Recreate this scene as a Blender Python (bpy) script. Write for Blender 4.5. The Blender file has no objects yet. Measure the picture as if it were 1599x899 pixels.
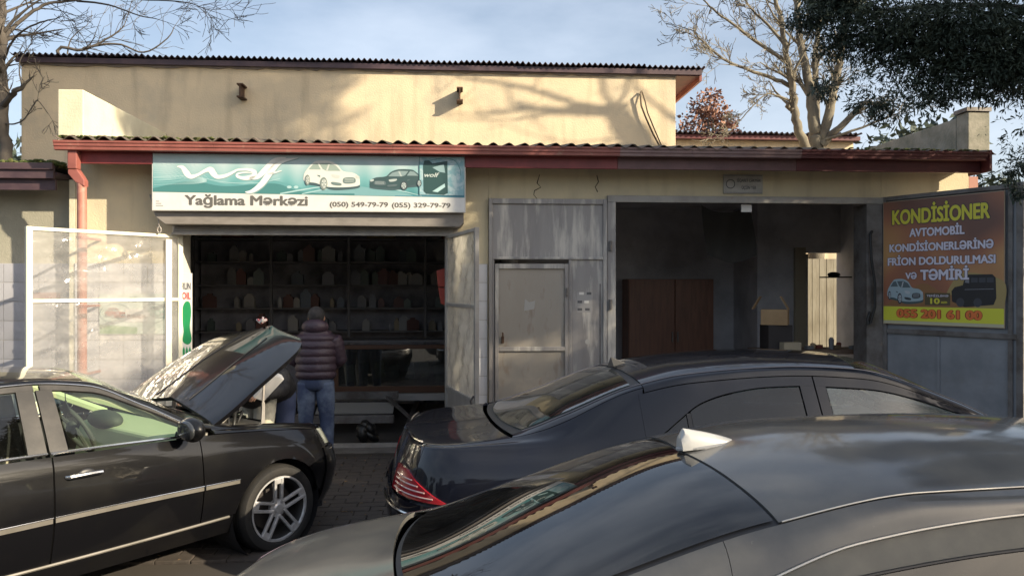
import bpy, bmesh, math, random
import numpy as np
from mathutils import Vector, Matrix, Quaternion
R = math.radians
random.seed(7)
C = bpy.context.scene.collection
scene = bpy.context.scene

# ------------------------------------------------------------------ camera, world, sun, exposure
CAM_H = 1.95
cam = bpy.data.cameras.new('camera')
cam.sensor_width = 36.0
cam.lens = 36.0 * 1200.0 / 1599.0
cam.clip_end = 2000.0
camo = bpy.data.objects.new('camera', cam)
camo.location = (0, 0, CAM_H)
camo.rotation_euler = (R(90), 0, 0)
C.objects.link(camo)
scene.camera = camo
scene.render.resolution_x, scene.render.resolution_y = 1599, 899
scene.view_settings.view_transform = 'Standard'
scene.view_settings.look = 'None'
scene.view_settings.gamma = 1.0
scene.view_settings.exposure = 0.85
scene.view_settings.use_curve_mapping = False

TH = R(3.867)                       # the building front is turned this much from the camera's axis
UX, UY = math.cos(TH), math.sin(TH)
O = Vector((0, 9.152, 0))
SUN_F = Vector((0.78, -0.47, 0.41)).normalized()     # towards the sun, in building coordinates
SUN = Vector((SUN_F.x * UX - SUN_F.y * UY, SUN_F.x * UY + SUN_F.y * UX, SUN_F.z))

world = bpy.data.worlds.new('World')
scene.world = world
world.use_nodes = True
wn, wl = world.node_tree.nodes, world.node_tree.links
bg = wn['Background']
sky = wn.new('ShaderNodeTexSky')
sky.sky_type = 'NISHITA'
sky.sun_disc = False
sky.sun_elevation = math.asin(SUN.z)
sky.sun_rotation = math.atan2(SUN.x, SUN.y)
sky.air_density = 1.0
sky.dust_density = 3.0
tc = wn.new('ShaderNodeTexCoord')
mp = wn.new('ShaderNodeMapping')
mp.inputs['Scale'].default_value = (1.0, 1.0, 2.6)
nz = wn.new('ShaderNodeTexNoise')
nz.inputs['Scale'].default_value = 1.9
nz.inputs['Detail'].default_value = 7
nz.inputs['Roughness'].default_value = 0.55
rp = wn.new('ShaderNodeValToRGB')
rp.color_ramp.elements[0].position = 0.42
rp.color_ramp.elements[1].position = 0.78
mx = wn.new('ShaderNodeMixRGB')
mx.inputs[2].default_value = (6.2, 6.8, 7.7, 1)
mul = wn.new('ShaderNodeMath'); mul.operation = 'MULTIPLY'; mul.inputs[1].default_value = 0.5
add = wn.new('ShaderNodeMath'); add.operation = 'ADD'; add.inputs[1].default_value = 0.20
wl.new(tc.outputs['Generated'], mp.inputs['Vector'])
wl.new(mp.outputs[0], nz.inputs['Vector'])
wl.new(nz.outputs['Fac'], rp.inputs[0])
wl.new(rp.outputs[0], mul.inputs[0])
wl.new(mul.outputs[0], add.inputs[0])
wl.new(add.outputs[0], mx.inputs[0])
wl.new(sky.outputs[0], mx.inputs[1])
wl.new(mx.outputs[0], bg.inputs['Color'])
bg.inputs['Strength'].default_value = 0.10

sl = bpy.data.lights.new('sun', 'SUN')
sl.energy = 5.0
sl.angle = R(0.55)
sl.color = (1.0, 0.86, 0.64)
so = bpy.data.objects.new('sun', sl)
so.rotation_euler = (-SUN).to_track_quat('-Z', 'Y').to_euler()
so.location = (0, 0, 30)
C.objects.link(so)

# ------------------------------------------------------------------ materials
MATS = {}
def mat(name, col, rough=0.7, metal=0.0, c2=None, nscale=3.0, lo=0.4, hi=0.65, bump=0.0, bscale=30.0,
        coat=0.0, spec=0.5, detail=6, c3=None, n3=0.8, lo3=0.5, hi3=0.75, stretch=(1, 1, 1), r2=None, streak=0.0):
    if name in MATS: return MATS[name]
    m = bpy.data.materials.new(name)
    m.use_nodes = True
    n, l = m.node_tree.nodes, m.node_tree.links
    b = n['Principled BSDF']
    b.inputs['Base Color'].default_value = (*col, 1)
    b.inputs['Roughness'].default_value = rough
    b.inputs['Metallic'].default_value = metal
    b.inputs['Coat Weight'].default_value = coat
    b.inputs['Coat Roughness'].default_value = 0.02
    b.inputs['Specular IOR Level'].default_value = spec
    tc = n.new('ShaderNodeTexCoord')
    mp = n.new('ShaderNodeMapping'); mp.inputs['Scale'].default_value = stretch
    l.new(tc.outputs['Object'], mp.inputs['Vector'])
    src = None
    def noise(sc, lo, hi, det=detail):
        t = n.new('ShaderNodeTexNoise'); t.inputs['Scale'].default_value = sc
        t.inputs['Detail'].default_value = det; t.inputs['Roughness'].default_value = 0.6
        l.new(mp.outputs[0], t.inputs['Vector'])
        r = n.new('ShaderNodeMapRange'); r.inputs['From Min'].default_value = lo; r.inputs['From Max'].default_value = hi
        l.new(t.outputs['Fac'], r.inputs['Value'])
        return r.outputs[0]
    if c2 is not None:
        f = noise(nscale, lo, hi)
        q = n.new('ShaderNodeMixRGB'); q.inputs[1].default_value = (*col, 1); q.inputs[2].default_value = (*c2, 1)
        l.new(f, q.inputs[0]); src = q.outputs[0]
        if r2 is not None:
            k = n.new('ShaderNodeMapRange'); k.inputs['To Min'].default_value = rough; k.inputs['To Max'].default_value = r2
            l.new(f, k.inputs['Value']); l.new(k.outputs[0], b.inputs['Roughness'])
    if c3 is not None:
        q = n.new('ShaderNodeMixRGB'); q.inputs[2].default_value = (*c3, 1)
        l.new(noise(n3, lo3, hi3), q.inputs[0])
        if src is not None: l.new(src, q.inputs[1])
        else: q.inputs[1].default_value = (*col, 1)
        src = q.outputs[0]
    if src is not None: l.new(src, b.inputs['Base Color'])
    if streak:      # rain streaks and grime running down the surface
        ms = n.new('ShaderNodeMapping'); ms.inputs['Scale'].default_value = (3.2, 3.2, 0.45); l.new(tc.outputs['Object'], ms.inputs['Vector'])
        ts = n.new('ShaderNodeTexNoise'); ts.inputs['Scale'].default_value = 1.4; ts.inputs['Detail'].default_value = 7; l.new(ms.outputs[0], ts.inputs['Vector'])
        rs = n.new('ShaderNodeMapRange'); rs.inputs['From Min'].default_value = 0.52; rs.inputs['From Max'].default_value = 0.74; rs.inputs['To Max'].default_value = streak; l.new(ts.outputs['Fac'], rs.inputs['Value'])
        qs = n.new('ShaderNodeMixRGB'); qs.inputs[2].default_value = (col[0] * .38, col[1] * .36, col[2] * .34, 1); l.new(rs.outputs[0], qs.inputs[0]); l.new(src, qs.inputs[1]); l.new(qs.outputs[0], b.inputs['Base Color'])
    if bump > 0:
        t = n.new('ShaderNodeTexNoise'); t.inputs['Scale'].default_value = bscale; t.inputs['Detail'].default_value = 5
        l.new(mp.outputs[0], t.inputs['Vector'])
        bp = n.new('ShaderNodeBump'); bp.inputs['Strength'].default_value = bump; bp.inputs['Distance'].default_value = 0.01
        l.new(t.outputs['Fac'], bp.inputs['Height']); l.new(bp.outputs[0], b.inputs['Normal'])
    MATS[name] = m
    return m

def glassmat(name, tint, boost=0.0, film=None, bump=0.0, dust=0.03, fshare=(0.14, 0.36)):
    if name in MATS: return MATS[name]
    m = bpy.data.materials.new(name); m.use_nodes = True
    n, l = m.node_tree.nodes, m.node_tree.links
    out = n['Material Output']; n.remove(n['Principled BSDF'])
    tr = n.new('ShaderNodeBsdfTransparent'); tr.inputs[0].default_value = (*tint, 1)
    gl = n.new('ShaderNodeBsdfGlossy'); gl.inputs['Roughness'].default_value = 0.01 if not film else 0.12
    gl.inputs[0].default_value = (1, 1, 1, 1)
    fr = n.new('ShaderNodeLayerWeight'); fr.inputs['Blend'].default_value = 0.5
    pw = n.new('ShaderNodeMath'); pw.operation = 'POWER'; pw.inputs[1].default_value = 4.6; l.new(fr.outputs['Facing'], pw.inputs[0])
    ml = n.new('ShaderNodeMath'); ml.operation = 'MULTIPLY'; ml.inputs[1].default_value = 0.92; l.new(pw.outputs[0], ml.inputs[0])
    ad = n.new('ShaderNodeMath'); ad.operation = 'ADD'; ad.use_clamp = True; ad.inputs[1].default_value = boost + 0.048
    l.new(ml.outputs[0], ad.inputs[0])
    mix = n.new('ShaderNodeMixShader')
    l.new(ad.outputs[0], mix.inputs[0])
    base = tr.outputs[0]
    df = n.new('ShaderNodeBsdfDiffuse')
    df.inputs[0].default_value = (*(film or (0.35, 0.33, 0.3)), 1)
    m2 = n.new('ShaderNodeMixShader')
    tc = n.new('ShaderNodeTexCoord')
    t = n.new('ShaderNodeTexNoise'); t.inputs['Scale'].default_value = 3.5 if film else 6; t.inputs['Detail'].default_value = 8
    l.new(tc.outputs['Object'], t.inputs['Vector'])
    r = n.new('ShaderNodeMapRange'); r.inputs['From Min'].default_value = 0.35; r.inputs['From Max'].default_value = 0.75
    r.inputs['To Min'].default_value = fshare[0] if film else dust * 0.4; r.inputs['To Max'].default_value = fshare[1] if film else dust * 2
    l.new(t.outputs['Fac'], r.inputs['Value']); l.new(r.outputs[0], m2.inputs[0])
    dfo = df.outputs[0]
    if film:
        tl_ = n.new('ShaderNodeBsdfTranslucent'); tl_.inputs[0].default_value = (*film, 1)
        m3 = n.new('ShaderNodeMixShader'); m3.inputs[0].default_value = 0.5; l.new(df.outputs[0], m3.inputs[1]); l.new(tl_.outputs[0], m3.inputs[2]); dfo = m3.outputs[0]
    l.new(base, m2.inputs[1]); l.new(dfo, m2.inputs[2])
    l.new(m2.outputs[0], mix.inputs[1]); l.new(gl.outputs[0], mix.inputs[2])
    if bump:
        t2 = n.new('ShaderNodeTexNoise'); t2.inputs['Scale'].default_value = 5; t2.inputs['Detail'].default_value = 4
        t2.inputs['Distortion'].default_value = 1.5
        l.new(tc.outputs['Object'], t2.inputs['Vector'])
        bp = n.new('ShaderNodeBump'); bp.inputs['Strength'].default_value = bump; bp.inputs['Distance'].default_value = 0.06
        l.new(t2.outputs['Fac'], bp.inputs['Height']); l.new(bp.outputs[0], gl.inputs['Normal']); l.new(bp.outputs[0], fr.inputs['Normal'])
    l.new(mix.outputs[0], out.inputs['Surface'])
    MATS[name] = m
    return m

STUCCO = mat('yellow_stucco', (0.70, 0.57, 0.385), 0.9, c2=(0.62, 0.51, 0.35), nscale=2.2, c3=(0.50, 0.43, 0.32), n3=1.1, lo3=0.50, hi3=0.72, bump=0.5, bscale=45, streak=0.4)
STUCCO_LO = mat('dull_cream_stucco', (0.66, 0.57, 0.38), 0.9, c2=(0.57, 0.50, 0.35), nscale=2.0, c3=(0.42, 0.38, 0.30), n3=1.3, lo3=0.55, hi3=0.8, bump=0.4, bscale=50, streak=0.35)
STUCCO_NB = mat('olive_grey_plaster', (0.36, 0.34, 0.27), 0.9, c2=(0.29, 0.28, 0.22), nscale=2.0, bump=0.4, bscale=50)
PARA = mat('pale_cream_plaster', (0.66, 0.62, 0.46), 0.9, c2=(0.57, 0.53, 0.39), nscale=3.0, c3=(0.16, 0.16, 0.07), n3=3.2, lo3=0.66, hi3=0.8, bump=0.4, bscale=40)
MOSS = mat('roof_moss', (0.06, 0.09, 0.02), 0.95, c2=(0.12, 0.11, 0.04), nscale=20, bump=1.0, bscale=80)
ONDU = mat('dark_corrugated_sheet', (0.055, 0.045, 0.06), 0.75, c2=(0.09, 0.065, 0.075), nscale=4, bump=0.3, bscale=60)
SLATE = mat('grey_brown_wavy_sheet', (0.13, 0.10, 0.08), 0.85, c2=(0.07, 0.06, 0.04), nscale=6, c3=(0.06, 0.08, 0.02), n3=4, lo3=0.55, hi3=0.7, bump=0.5, bscale=60)
RED = mat('red_gutter_paint', (0.31, 0.105, 0.085), 0.5, c2=(0.23, 0.075, 0.06), nscale=4, c3=(0.40, 0.24, 0.18), n3=7, lo3=0.62, hi3=0.8, bump=0.1, bscale=20)
MAROON = mat('dark_maroon_paint', (0.13, 0.030, 0.032), 0.5, c2=(0.09, 0.022, 0.025), nscale=5, c3=(0.2, 0.1, 0.09), n3=6, lo3=0.62, hi3=0.8, bump=0.1, bscale=20)
MAROON_G = mat('faded_pinkish_gutter', (0.26, 0.17, 0.16), 0.5, c2=(0.20, 0.12, 0.115), nscale=5, bump=0.1, bscale=20)
PURPLE = mat('dark_plum_fascia', (0.060, 0.036, 0.045), 0.5, c2=(0.09, 0.055, 0.06), nscale=5, bump=0.1, bscale=20)
WHITE = mat('white_paint', (0.74, 0.70, 0.60), 0.5, c2=(0.66, 0.61, 0.50), nscale=5, c3=(0.42, 0.34, 0.24), n3=9, lo3=0.68, hi3=0.8)
TILE = mat('white_wall_tile', (0.66, 0.66, 0.68), 0.22, c2=(0.58, 0.57, 0.58), nscale=2.5, c3=(0.45, 0.42, 0.38), n3=6, lo3=0.6, hi3=0.85)
GROUT = mat('tile_grout', (0.42, 0.41, 0.39), 0.95)
STEEL = mat('grey_painted_steel', (0.31, 0.295, 0.285), 0.42, metal=0.0, c2=(0.24, 0.225, 0.22), nscale=2.2, c3=(0.56, 0.53, 0.48), n3=3.8, lo3=0.50, hi3=0.64, bump=0.2, bscale=9, stretch=(1.8, 1.8, 0.28))
STEEL_D = mat('darker_steel_frame', (0.19, 0.18, 0.175), 0.5, metal=0.15, c2=(0.10, 0.085, 0.075), nscale=5, c3=(0.24, 0.19, 0.15), n3=8, lo3=0.6, hi3=0.75, bump=0.15, bscale=25)
STEEL_B = mat('blue_grey_steel', (0.27, 0.285, 0.31), 0.5, metal=0.0, c2=(0.20, 0.215, 0.235), nscale=2.5, c3=(0.2, 0.2, 0.2), n3=3, lo3=0.55, hi3=0.8, bump=0.1, bscale=9)
STEEL_L = mat('pale_grey_steel', (0.36, 0.34, 0.31), 0.45, c2=(0.27, 0.25, 0.23), nscale=4, c3=(0.22, 0.13, 0.08), n3=7, lo3=0.66, hi3=0.8, bump=0.1, bscale=20)
RUST = mat('rusty_iron', (0.09, 0.045, 0.025), 0.85, c2=(0.05, 0.03, 0.02), nscale=12, bump=0.4, bscale=60)
BLACKP = mat('black_plastic', (0.018, 0.018, 0.02), 0.45)
RUBBER = mat('tyre_rubber', (0.012, 0.012, 0.012), 0.75, c2=(0.022, 0.020, 0.018), nscale=9, bump=0.1, bscale=60)
CHROME = mat('bright_trim', (0.75, 0.74, 0.72), 0.16, metal=1.0)
ALLOY = mat('silver_alloy', (0.60, 0.60, 0.61), 0.30, metal=0.45, c2=(0.45, 0.44, 0.43), nscale=14)
DARKIN = mat('dark_interior', (0.016, 0.016, 0.018), 0.9)
WINDOW_T = glassmat('green_tinted_glass', (0.78, 0.90, 0.80), 0.0, dust=0.02)
WINDOW_G = glassmat('pale_teal_side_glass', (0.45, 0.55, 0.52), 0.03, film=(0.24, 0.32, 0.31), fshare=(.32, .42))  # diffuse teal mixed in to paint the bright view through the window
WINDOW_D = glassmat('dark_tinted_glass', (0.05, 0.06, 0.07), 0.0, dust=0.012)
WINDOW_M = glassmat('teal_rear_glass', (0.26, 0.38, 0.36), 0.09, dust=0.05)
WINDOW_N = glassmat('smoked_rear_glass', (0.10, 0.11, 0.12), 0.03, dust=0.04)
FILM2 = glassmat('cloudy_plastic_film', (0.90, 0.88, 0.82), 0.02, film=(0.80, 0.76, 0.66), bump=0.2, fshare=(0.62, 0.92))
FILM = glassmat('clear_plastic_film', (0.90, 0.90, 0.90), 0.02, film=(0.72, 0.71, 0.68), bump=0.22, fshare=(0.26, 0.52))
CASEG = glassmat('display_glass', (0.55, 0.58, 0.56), 0.10, dust=0.03)
ROOM = mat('dim_room_plaster', (0.62, 0.61, 0.63), 0.95, c2=(0.45, 0.44, 0.46), nscale=2, bump=0.2)
CONC = mat('oily_concrete', (0.20, 0.185, 0.17), 0.8, c2=(0.12, 0.11, 0.10), nscale=3, bump=0.3)
BARK = mat('pale_grey_bark', (0.21, 0.185, 0.135), 0.9, c2=(0.11, 0.095, 0.075), nscale=6, bump=0.5, bscale=30, stretch=(1, 1, .4))
BARK_D = mat('dark_grey_bark', (0.10, 0.085, 0.07), 0.9, c2=(0.07, 0.06, 0.05), nscale=6, bump=0.6, bscale=30, stretch=(1, 1, .4))
PINE = mat('blue_green_needles', (0.030, 0.048, 0.036), 0.7, c2=(0.050, 0.066, 0.040), nscale=1.6, c3=(0.075, 0.075, 0.05), n3=6, lo3=0.62, hi3=0.8)
REDLEAF = mat('russet_leaves', (0.22, 0.10, 0.065), 0.8, c2=(0.30, 0.17, 0.12), nscale=2)
WOOD = mat('red_brown_wardrobe', (0.22, 0.095, 0.055), 0.45, c2=(0.15, 0.065, 0.038), nscale=4, stretch=(6, 6, .6))
CARD = mat('brown_cardboard', (0.46, 0.31, 0.17), 0.85, c2=(0.38, 0.25, 0.13), nscale=3)
HOSE = mat('black_rubber_hose', (0.02, 0.02, 0.02), 0.5)
PAPER = mat('white_paper', (0.72, 0.70, 0.66), 0.8)
def paint(name, col, dust, amt=(0.5, 0.8), metal=0.0, coatr=0.03, br=0.32, dr=0.45):
    m = mat(name, col, br, metal=metal, c2=dust, nscale=2.2, lo=amt[0], hi=amt[1], coat=1.0, r2=dr, c3=tuple(x * 1.25 for x in dust), n3=38, lo3=0.68, hi3=0.82)
    m.node_tree.nodes['Principled BSDF'].inputs['Coat Roughness'].default_value = coatr
    m.node_tree.nodes['Principled BSDF'].inputs['Specular IOR Level'].default_value = 0.12
    m.node_tree.nodes['Principled BSDF'].inputs['Coat IOR'].default_value = 1.42
    return m
PAINT_L = paint('black_car_paint', (0.004, 0.004, 0.005), (0.008, 0.0075, 0.0065))
PAINT_M = paint('midnight_black_paint', (0.0045, 0.0055, 0.011), (0.009, 0.0095, 0.013))
PAINT_N = paint('dusty_dark_grey_metallic', (0.080, 0.080, 0.080), (0.150, 0.144, 0.128), metal=0.1, coatr=0.09, amt=(0.4, 0.75))

# ------------------------------------------------------------------ mesh helpers
def W(u, d, z):
    return Vector((O.x + u * UX - d * UY, O.y + u * UY + d * UX, z))
def at(px, py, Y):
    return Vector(((px - 799.5) / 1200.0 * Y, Y, CAM_H + (449.5 - py) / 1200.0 * Y))

def tag(o, label=None, cat=None, group=None, kind=None):
    if label: o['label'] = label
    if cat: o['category'] = cat
    if group: o['group'] = group
    if kind: o['kind'] = kind
    return o
ORG = {}
def thing(name, label, cat, o=(0, 0, 0), group=None, frame=True, rot=0.0, kind=None):
    """an Empty at the thing's base; building things use building coordinates (along, back, up)"""
    e = bpy.data.objects.new(name, None); C.objects.link(e)
    e.empty_display_size = 0.2
    o = Vector(o)
    if frame:
        e.location = W(*o); e.rotation_euler = (0, 0, TH)
    else:
        e.location = o; e.rotation_euler = (0, 0, rot)
    ORG[e.name] = o if frame or rot == 0 else Vector((0, 0, 0))
    return tag(e, label, cat, group, kind)

class MB:
    def __init__(s): s.v = []; s.f = []
    def add(s, vs, fs):
        n = len(s.v); s.v += [tuple(x) for x in vs]; s.f += [tuple(i + n for i in f) for f in fs]; return s
    def box(s, x0, x1, y0, y1, z0, z1):
        return s.add([(x0, y0, z0), (x1, y0, z0), (x1, y1, z0), (x0, y1, z0), (x0, y0, z1), (x1, y0, z1), (x1, y1, z1), (x0, y1, z1)],
                     [(0, 3, 2, 1), (4, 5, 6, 7), (0, 1, 5, 4), (1, 2, 6, 5), (2, 3, 7, 6), (3, 0, 4, 7)])
    def obox(s, c, ax, ay, az):
        c = Vector(c); ax, ay, az = Vector(ax), Vector(ay), Vector(az)
        vs = [c + a * ax + b * ay + d * az for d in (-1, 1) for a, b in ((-1, -1), (1, -1), (1, 1), (-1, 1))]
        return s.add(vs, [(0, 3, 2, 1), (4, 5, 6, 7), (0, 1, 5, 4), (1, 2, 6, 5), (2, 3, 7, 6), (3, 0, 4, 7)])
    def tube(s, pts, r, n=8, caps=True):
        pts = [Vector(p) for p in pts]
        rs = r if isinstance(r, (list, tuple)) else [r] * len(pts)
        up = Vector((0, 0, 1)); prev = None; rings = []
        for i, p in enumerate(pts):
            t = (pts[min(i + 1, len(pts) - 1)] - pts[max(i - 1, 0)])
            if t.length < 1e-9: t = Vector((0, 0, 1))
            t.normalize()
            if prev is None:
                a = t.cross(up) if abs(t.dot(up)) < 0.95 else t.cross(Vector((1, 0, 0)))
            else: a = prev - t * prev.dot(t)
            if a.length < 1e-6: a = t.orthogonal()
            a.normalize(); prev = a; b = t.cross(a)
            rings.append([p + (a * math.cos(2 * math.pi * k / n) + b * math.sin(2 * math.pi * k / n)) * rs[i] for k in range(n)])
        base = len(s.v)
        for rg in rings: s.v += [tuple(q) for q in rg]
        for i in range(len(rings) - 1):
            for k in range(n):
                a0 = base + i * n + k; a1 = base + i * n + (k + 1) % n
                s.f.append((a0, a1, a1 + n, a0 + n))
        if caps:
            s.f.append(tuple(base + k for k in reversed(range(n))))
            s.f.append(tuple(base + (len(rings) - 1) * n + k for k in range(n)))
        return s
    def lathe(s, prof, n=32, c=(0, 0, 0), axis='y', caps=False):
        """prof = [(radius, along axis)]"""
        base = len(s.v); c = Vector(c)
        for r_, h in prof:
            for k in range(n):
                a = 2 * math.pi * k / n; x, z = r_ * math.cos(a), r_ * math.sin(a)
                p = {'y': Vector((x, h, z)), 'z': Vector((x, z, h)), 'x': Vector((h, x, z))}[axis]
                s.v.append(tuple(c + p))
        for i in range(len(prof) - 1):
            for k in range(n):
                a0 = base + i * n + k; a1 = base + i * n + (k + 1) % n
                s.f.append((a0, a1, a1 + n, a0 + n))
        if caps:
            s.f.append(tuple(base + k for k in range(n))); s.f.append(tuple(base + (len(prof) - 1) * n + k for k in reversed(range(n))))
        return s
    def grid(s, P, flip=False):
        base = len(s.v); nr, nc = len(P), len(P[0])
        for row in P: s.v += [tuple(q) for q in row]
        for i in range(nr - 1):
            for j in range(nc - 1):
                a = base + i * nc + j
                q = (a, a + 1, a + nc + 1, a + nc)
                s.f.append(q[::-1] if flip else q)
        return s
    def prism(s, pts, d0, d1):
        """polygon in the (along, up) plane between two depths"""
        n = len(pts)
        vs = [(p[0], d0, p[1]) for p in pts] + [(p[0], d1, p[1]) for p in pts]
        fs = [tuple(range(n)), tuple(range(2 * n - 1, n - 1, -1))] + [((i + 1) % n, i, n + i, n + (i + 1) % n) for i in range(n)]
        return s.add(vs, fs)
    def ell(s, c, r, nu=16, nv=10, rot=None):
        c = Vector(c); P = []
        for j in range(nv + 1):
            th = math.pi * j / nv
            row = []
            for i in range(nu + 1):
                a = 2 * math.pi * i / nu
                p = Vector((r[0] * math.sin(th) * math.cos(a), r[1] * math.sin(th) * math.sin(a), r[2] * math.cos(th)))
                if rot: p = rot @ p
                row.append(c + p)
            P.append(row)
        return s.grid(P)
    def build(s, name, m, parent=None, o=None, frame=True, smooth=False, bevel=0.0, fix=True):
        me = bpy.data.meshes.new(name)
        if parent is not None: off = ORG[parent.name]
        else: off = Vector(o) if o is not None else Vector((0, 0, 0))
        me.from_pydata([(x - off.x, y - off.y, z - off.z) for x, y, z in s.v], [], s.f)
        if fix:
            bm = bmesh.new(); bm.from_mesh(me); bmesh.ops.recalc_face_normals(bm, faces=bm.faces); bm.to_mesh(me); bm.free()
        me.materials.append(m)
        if smooth:
            me.polygons.foreach_set('use_smooth', [True] * len(me.polygons))
            if smooth != 2:
                try: me.set_sharp_from_angle(angle=R(40))
                except Exception: pass
        ob = bpy.data.objects.new(name, me); C.objects.link(ob)
        if bevel:
            bv = ob.modifiers.new('bevel', 'BEVEL'); bv.width = bevel; bv.segments = 2; bv.limit_method = 'ANGLE'
        if parent is not None: ob.parent = parent; ORG[ob.name] = ORG[parent.name]
        elif frame:
            ob.location = W(*off); ob.rotation_euler = (0, 0, TH); ORG[ob.name] = off
        else:
            ob.location = off; ORG[ob.name] = off
        return ob
def sub(parent, mb, name, m, **k): return mb.build(name, m, parent, **k)
def dupmesh(ob, parent, loc=(0, 0, 0), rot=None, label=None):
    c = ob.copy(); C.objects.link(c); c.parent = parent; c.location = loc
    if rot: c.rotation_euler = rot
    ORG[c.name] = ORG.get(parent.name, Vector()) if parent else Vector()
    return c
def copy_tree(o, parent=None):
    c = o.copy(); C.objects.link(c)
    if parent is not None: c.parent = parent
    ORG[c.name] = ORG.get(o.name, Vector())
    for ch in [x for x in bpy.data.objects if x.parent == o]: copy_tree(ch, c)
    return c

def text(body, u0, u1, z0, z1, d, m, parent, name='lettering', bold=0.0, shear=0.0, depth=0.0015, place=None):
    """flat lettering fitted in the box u0..u1, z0..z1 at depth d"""
    cu = bpy.data.curves.new('t', 'FONT'); cu.body = body; cu.size = 1.0; cu.shear = shear
    cu.extrude = 0.001; cu.resolution_u = 4
    to = bpy.data.objects.new('t', cu); C.objects.link(to)
    bpy.context.view_layer.update()
    me = bpy.data.meshes.new_from_object(to.evaluated_get(bpy.context.evaluated_depsgraph_get()))
    bpy.data.objects.remove(to); bpy.data.curves.remove(cu)
    n = len(me.vertices); co = np.empty(n * 3); me.vertices.foreach_get('co', co); co = co.reshape(-1, 3)
    if bold > 0:      # heavier strokes: overprinted copies, each a hair prouder than the last
        k = 8 if bold > .06 else 6; dz = (co[:, 2].max() - co[:, 2].min()) * .04; lay = [co]
        for i in range(k):
            a = 2 * math.pi * i / k; lay.append(co + np.array([bold * math.cos(a), bold * .8 * math.sin(a), -dz * (i + 1)]))
        nf = len(me.polygons); bm = bmesh.new(); bm.from_mesh(me); bm.verts.ensure_lookup_table()
        src = [[v.index for v in f.verts] for f in bm.faces]; bm.free()
        allv = np.concatenate(lay); fs = [tuple(i + n * q for i in f) for q in range(len(lay)) for f in src]
        bpy.data.meshes.remove(me); me = bpy.data.meshes.new(name); me.from_pydata(allv.tolist(), [], fs); co = allv; n = len(co)
    mn, mxx = co.min(0), co.max(0)
    su = (u1 - u0) / (mxx[0] - mn[0]); sz = (z1 - z0) / (mxx[1] - mn[1])
    out = np.empty_like(co)
    out[:, 0] = u0 + (co[:, 0] - mn[0]) * su
    out[:, 2] = z0 + (co[:, 1] - mn[1]) * sz
    out[:, 1] = d - (co[:, 2] - mn[2]) / (mxx[2] - mn[2]) * depth
    if place is not None: out = place(out)
    out -= np.array(ORG[parent.name])
    me.vertices.foreach_set('co', out.ravel()); me.update()
    me.materials.clear(); me.materials.append(m); me.name = name
    ob = bpy.data.objects.new(name, me); C.objects.link(ob); ob.parent = parent; ORG[ob.name] = ORG[parent.name]
    return ob
# ------------------------------------------------------------------ ground, paving, pit
GROUND = mat('worn_asphalt', (0.058, 0.052, 0.046), 0.85, c2=(0.035, 0.032, 0.030), nscale=1.3, c3=(0.10, 0.085, 0.07), n3=6, lo3=0.6, hi3=0.8, bump=0.6, bscale=60)
g = MB()
N = 12
xs = [-400, -60, -20, -8, -4, -2, 0, 2, 4, 8, 20, 60, 400]
P = [[(x, y, 0) for x in xs] for y in [-400, -60, -20, -8, -2, 0, 2, 4, 6, 9, 14, 60, 400]]
g.grid(P)
gr = g.build('ground', GROUND, frame=False); tag(gr, 'worn dark asphalt and earth yard', kind='structure')
PAVER = mat('brown_paver', (0.068, 0.055, 0.046), 0.85, c2=(0.04, 0.034, 0.030), nscale=2.2, c3=(0.11, 0.092, 0.075), n3=7, lo3=0.58, hi3=0.8, bump=0.5, bscale=50)
pb = MB(); pb.box(-3.3, 1.2, -4.1, -0.02, 0.0, 0.012)
pave = pb.build('paved_apron', mat('paver_joint_dirt', (0.05, 0.042, 0.035), 0.95), o=(0, 0, 0))
tag(pave, 'strip of brown block paving in front of the bays', kind='structure')
tmpl = None; random.seed(3)
cnt = 0
for r_ in range(30):
    for c_ in range(18):
        u = -3.25 + c_ * 0.247 + (0.1235 if r_ % 2 else 0); d = -0.1 - r_ * 0.127
        if u > 0.95 or u < -3.1: continue
        # only where the picture looks between the cars
        if not (-2.9 < u < -0.05) or cnt > 298: continue
        if d > -0.25 or d < -3.9: continue
        if tmpl is None:
            b_ = MB(); b_.box(-.1205, .1205, -.061, .061, 0.0, 0.03)
            tmpl = b_.build('paver', PAVER, pave, bevel=0.006); q = tmpl
        else: q = tmpl.copy(); C.objects.link(q)
        q.location = (u, d, 0.006 + random.uniform(-.003, .004)); q.rotation_euler = (random.uniform(-.012, .012), random.uniform(-.012, .012), random.uniform(-.02, .02)); cnt += 1

# interior floor slab with a service pit
fl = MB()
for (a, b, c_, d_) in ((-5.0, -3.3, 0.0, 6.0), (-1.3, 0.1, 0.0, 6.0), (-3.3, -1.3, 0.0, 0.35), (-3.3, -1.3, 4.9, 6.0), (0.1, 5.68, 0.0, 4.2)):
    fl.box(a, b, c_, d_, -0.1, 0.015)
fl.box(-3.3, -1.3, 0.35, 4.9, -1.3, -1.2)
slab = fl.build('workshop_floor', CONC, o=(0, 0, 0)); tag(slab, 'oily concrete floor inside the bays', kind='structure')

# ------------------------------------------------------------------ main low building with the two bays
B = thing('garage_building', 'low cream plastered workshop with two open bays, red gutter and white tiled lower walls', 'building', (0, 0, 0))
w = MB(); T0, T1 = 0.0, 0.28; ZT = 3.52
w.box(-5.02, -3.93, T0, T1, 0, ZT)
w.box(-3.93, -0.643, T0, T1, 2.69, ZT)
w.box(-0.643, -0.28, T0, T1, 0, ZT)
w.box(-0.28, 4.55, T0, T1, 3.01, ZT)
w.box(4.55, 5.682, T0, T1, 0, ZT)
fw = w.build('front_wall', STUCCO_LO, B, bevel=0.006)
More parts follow.
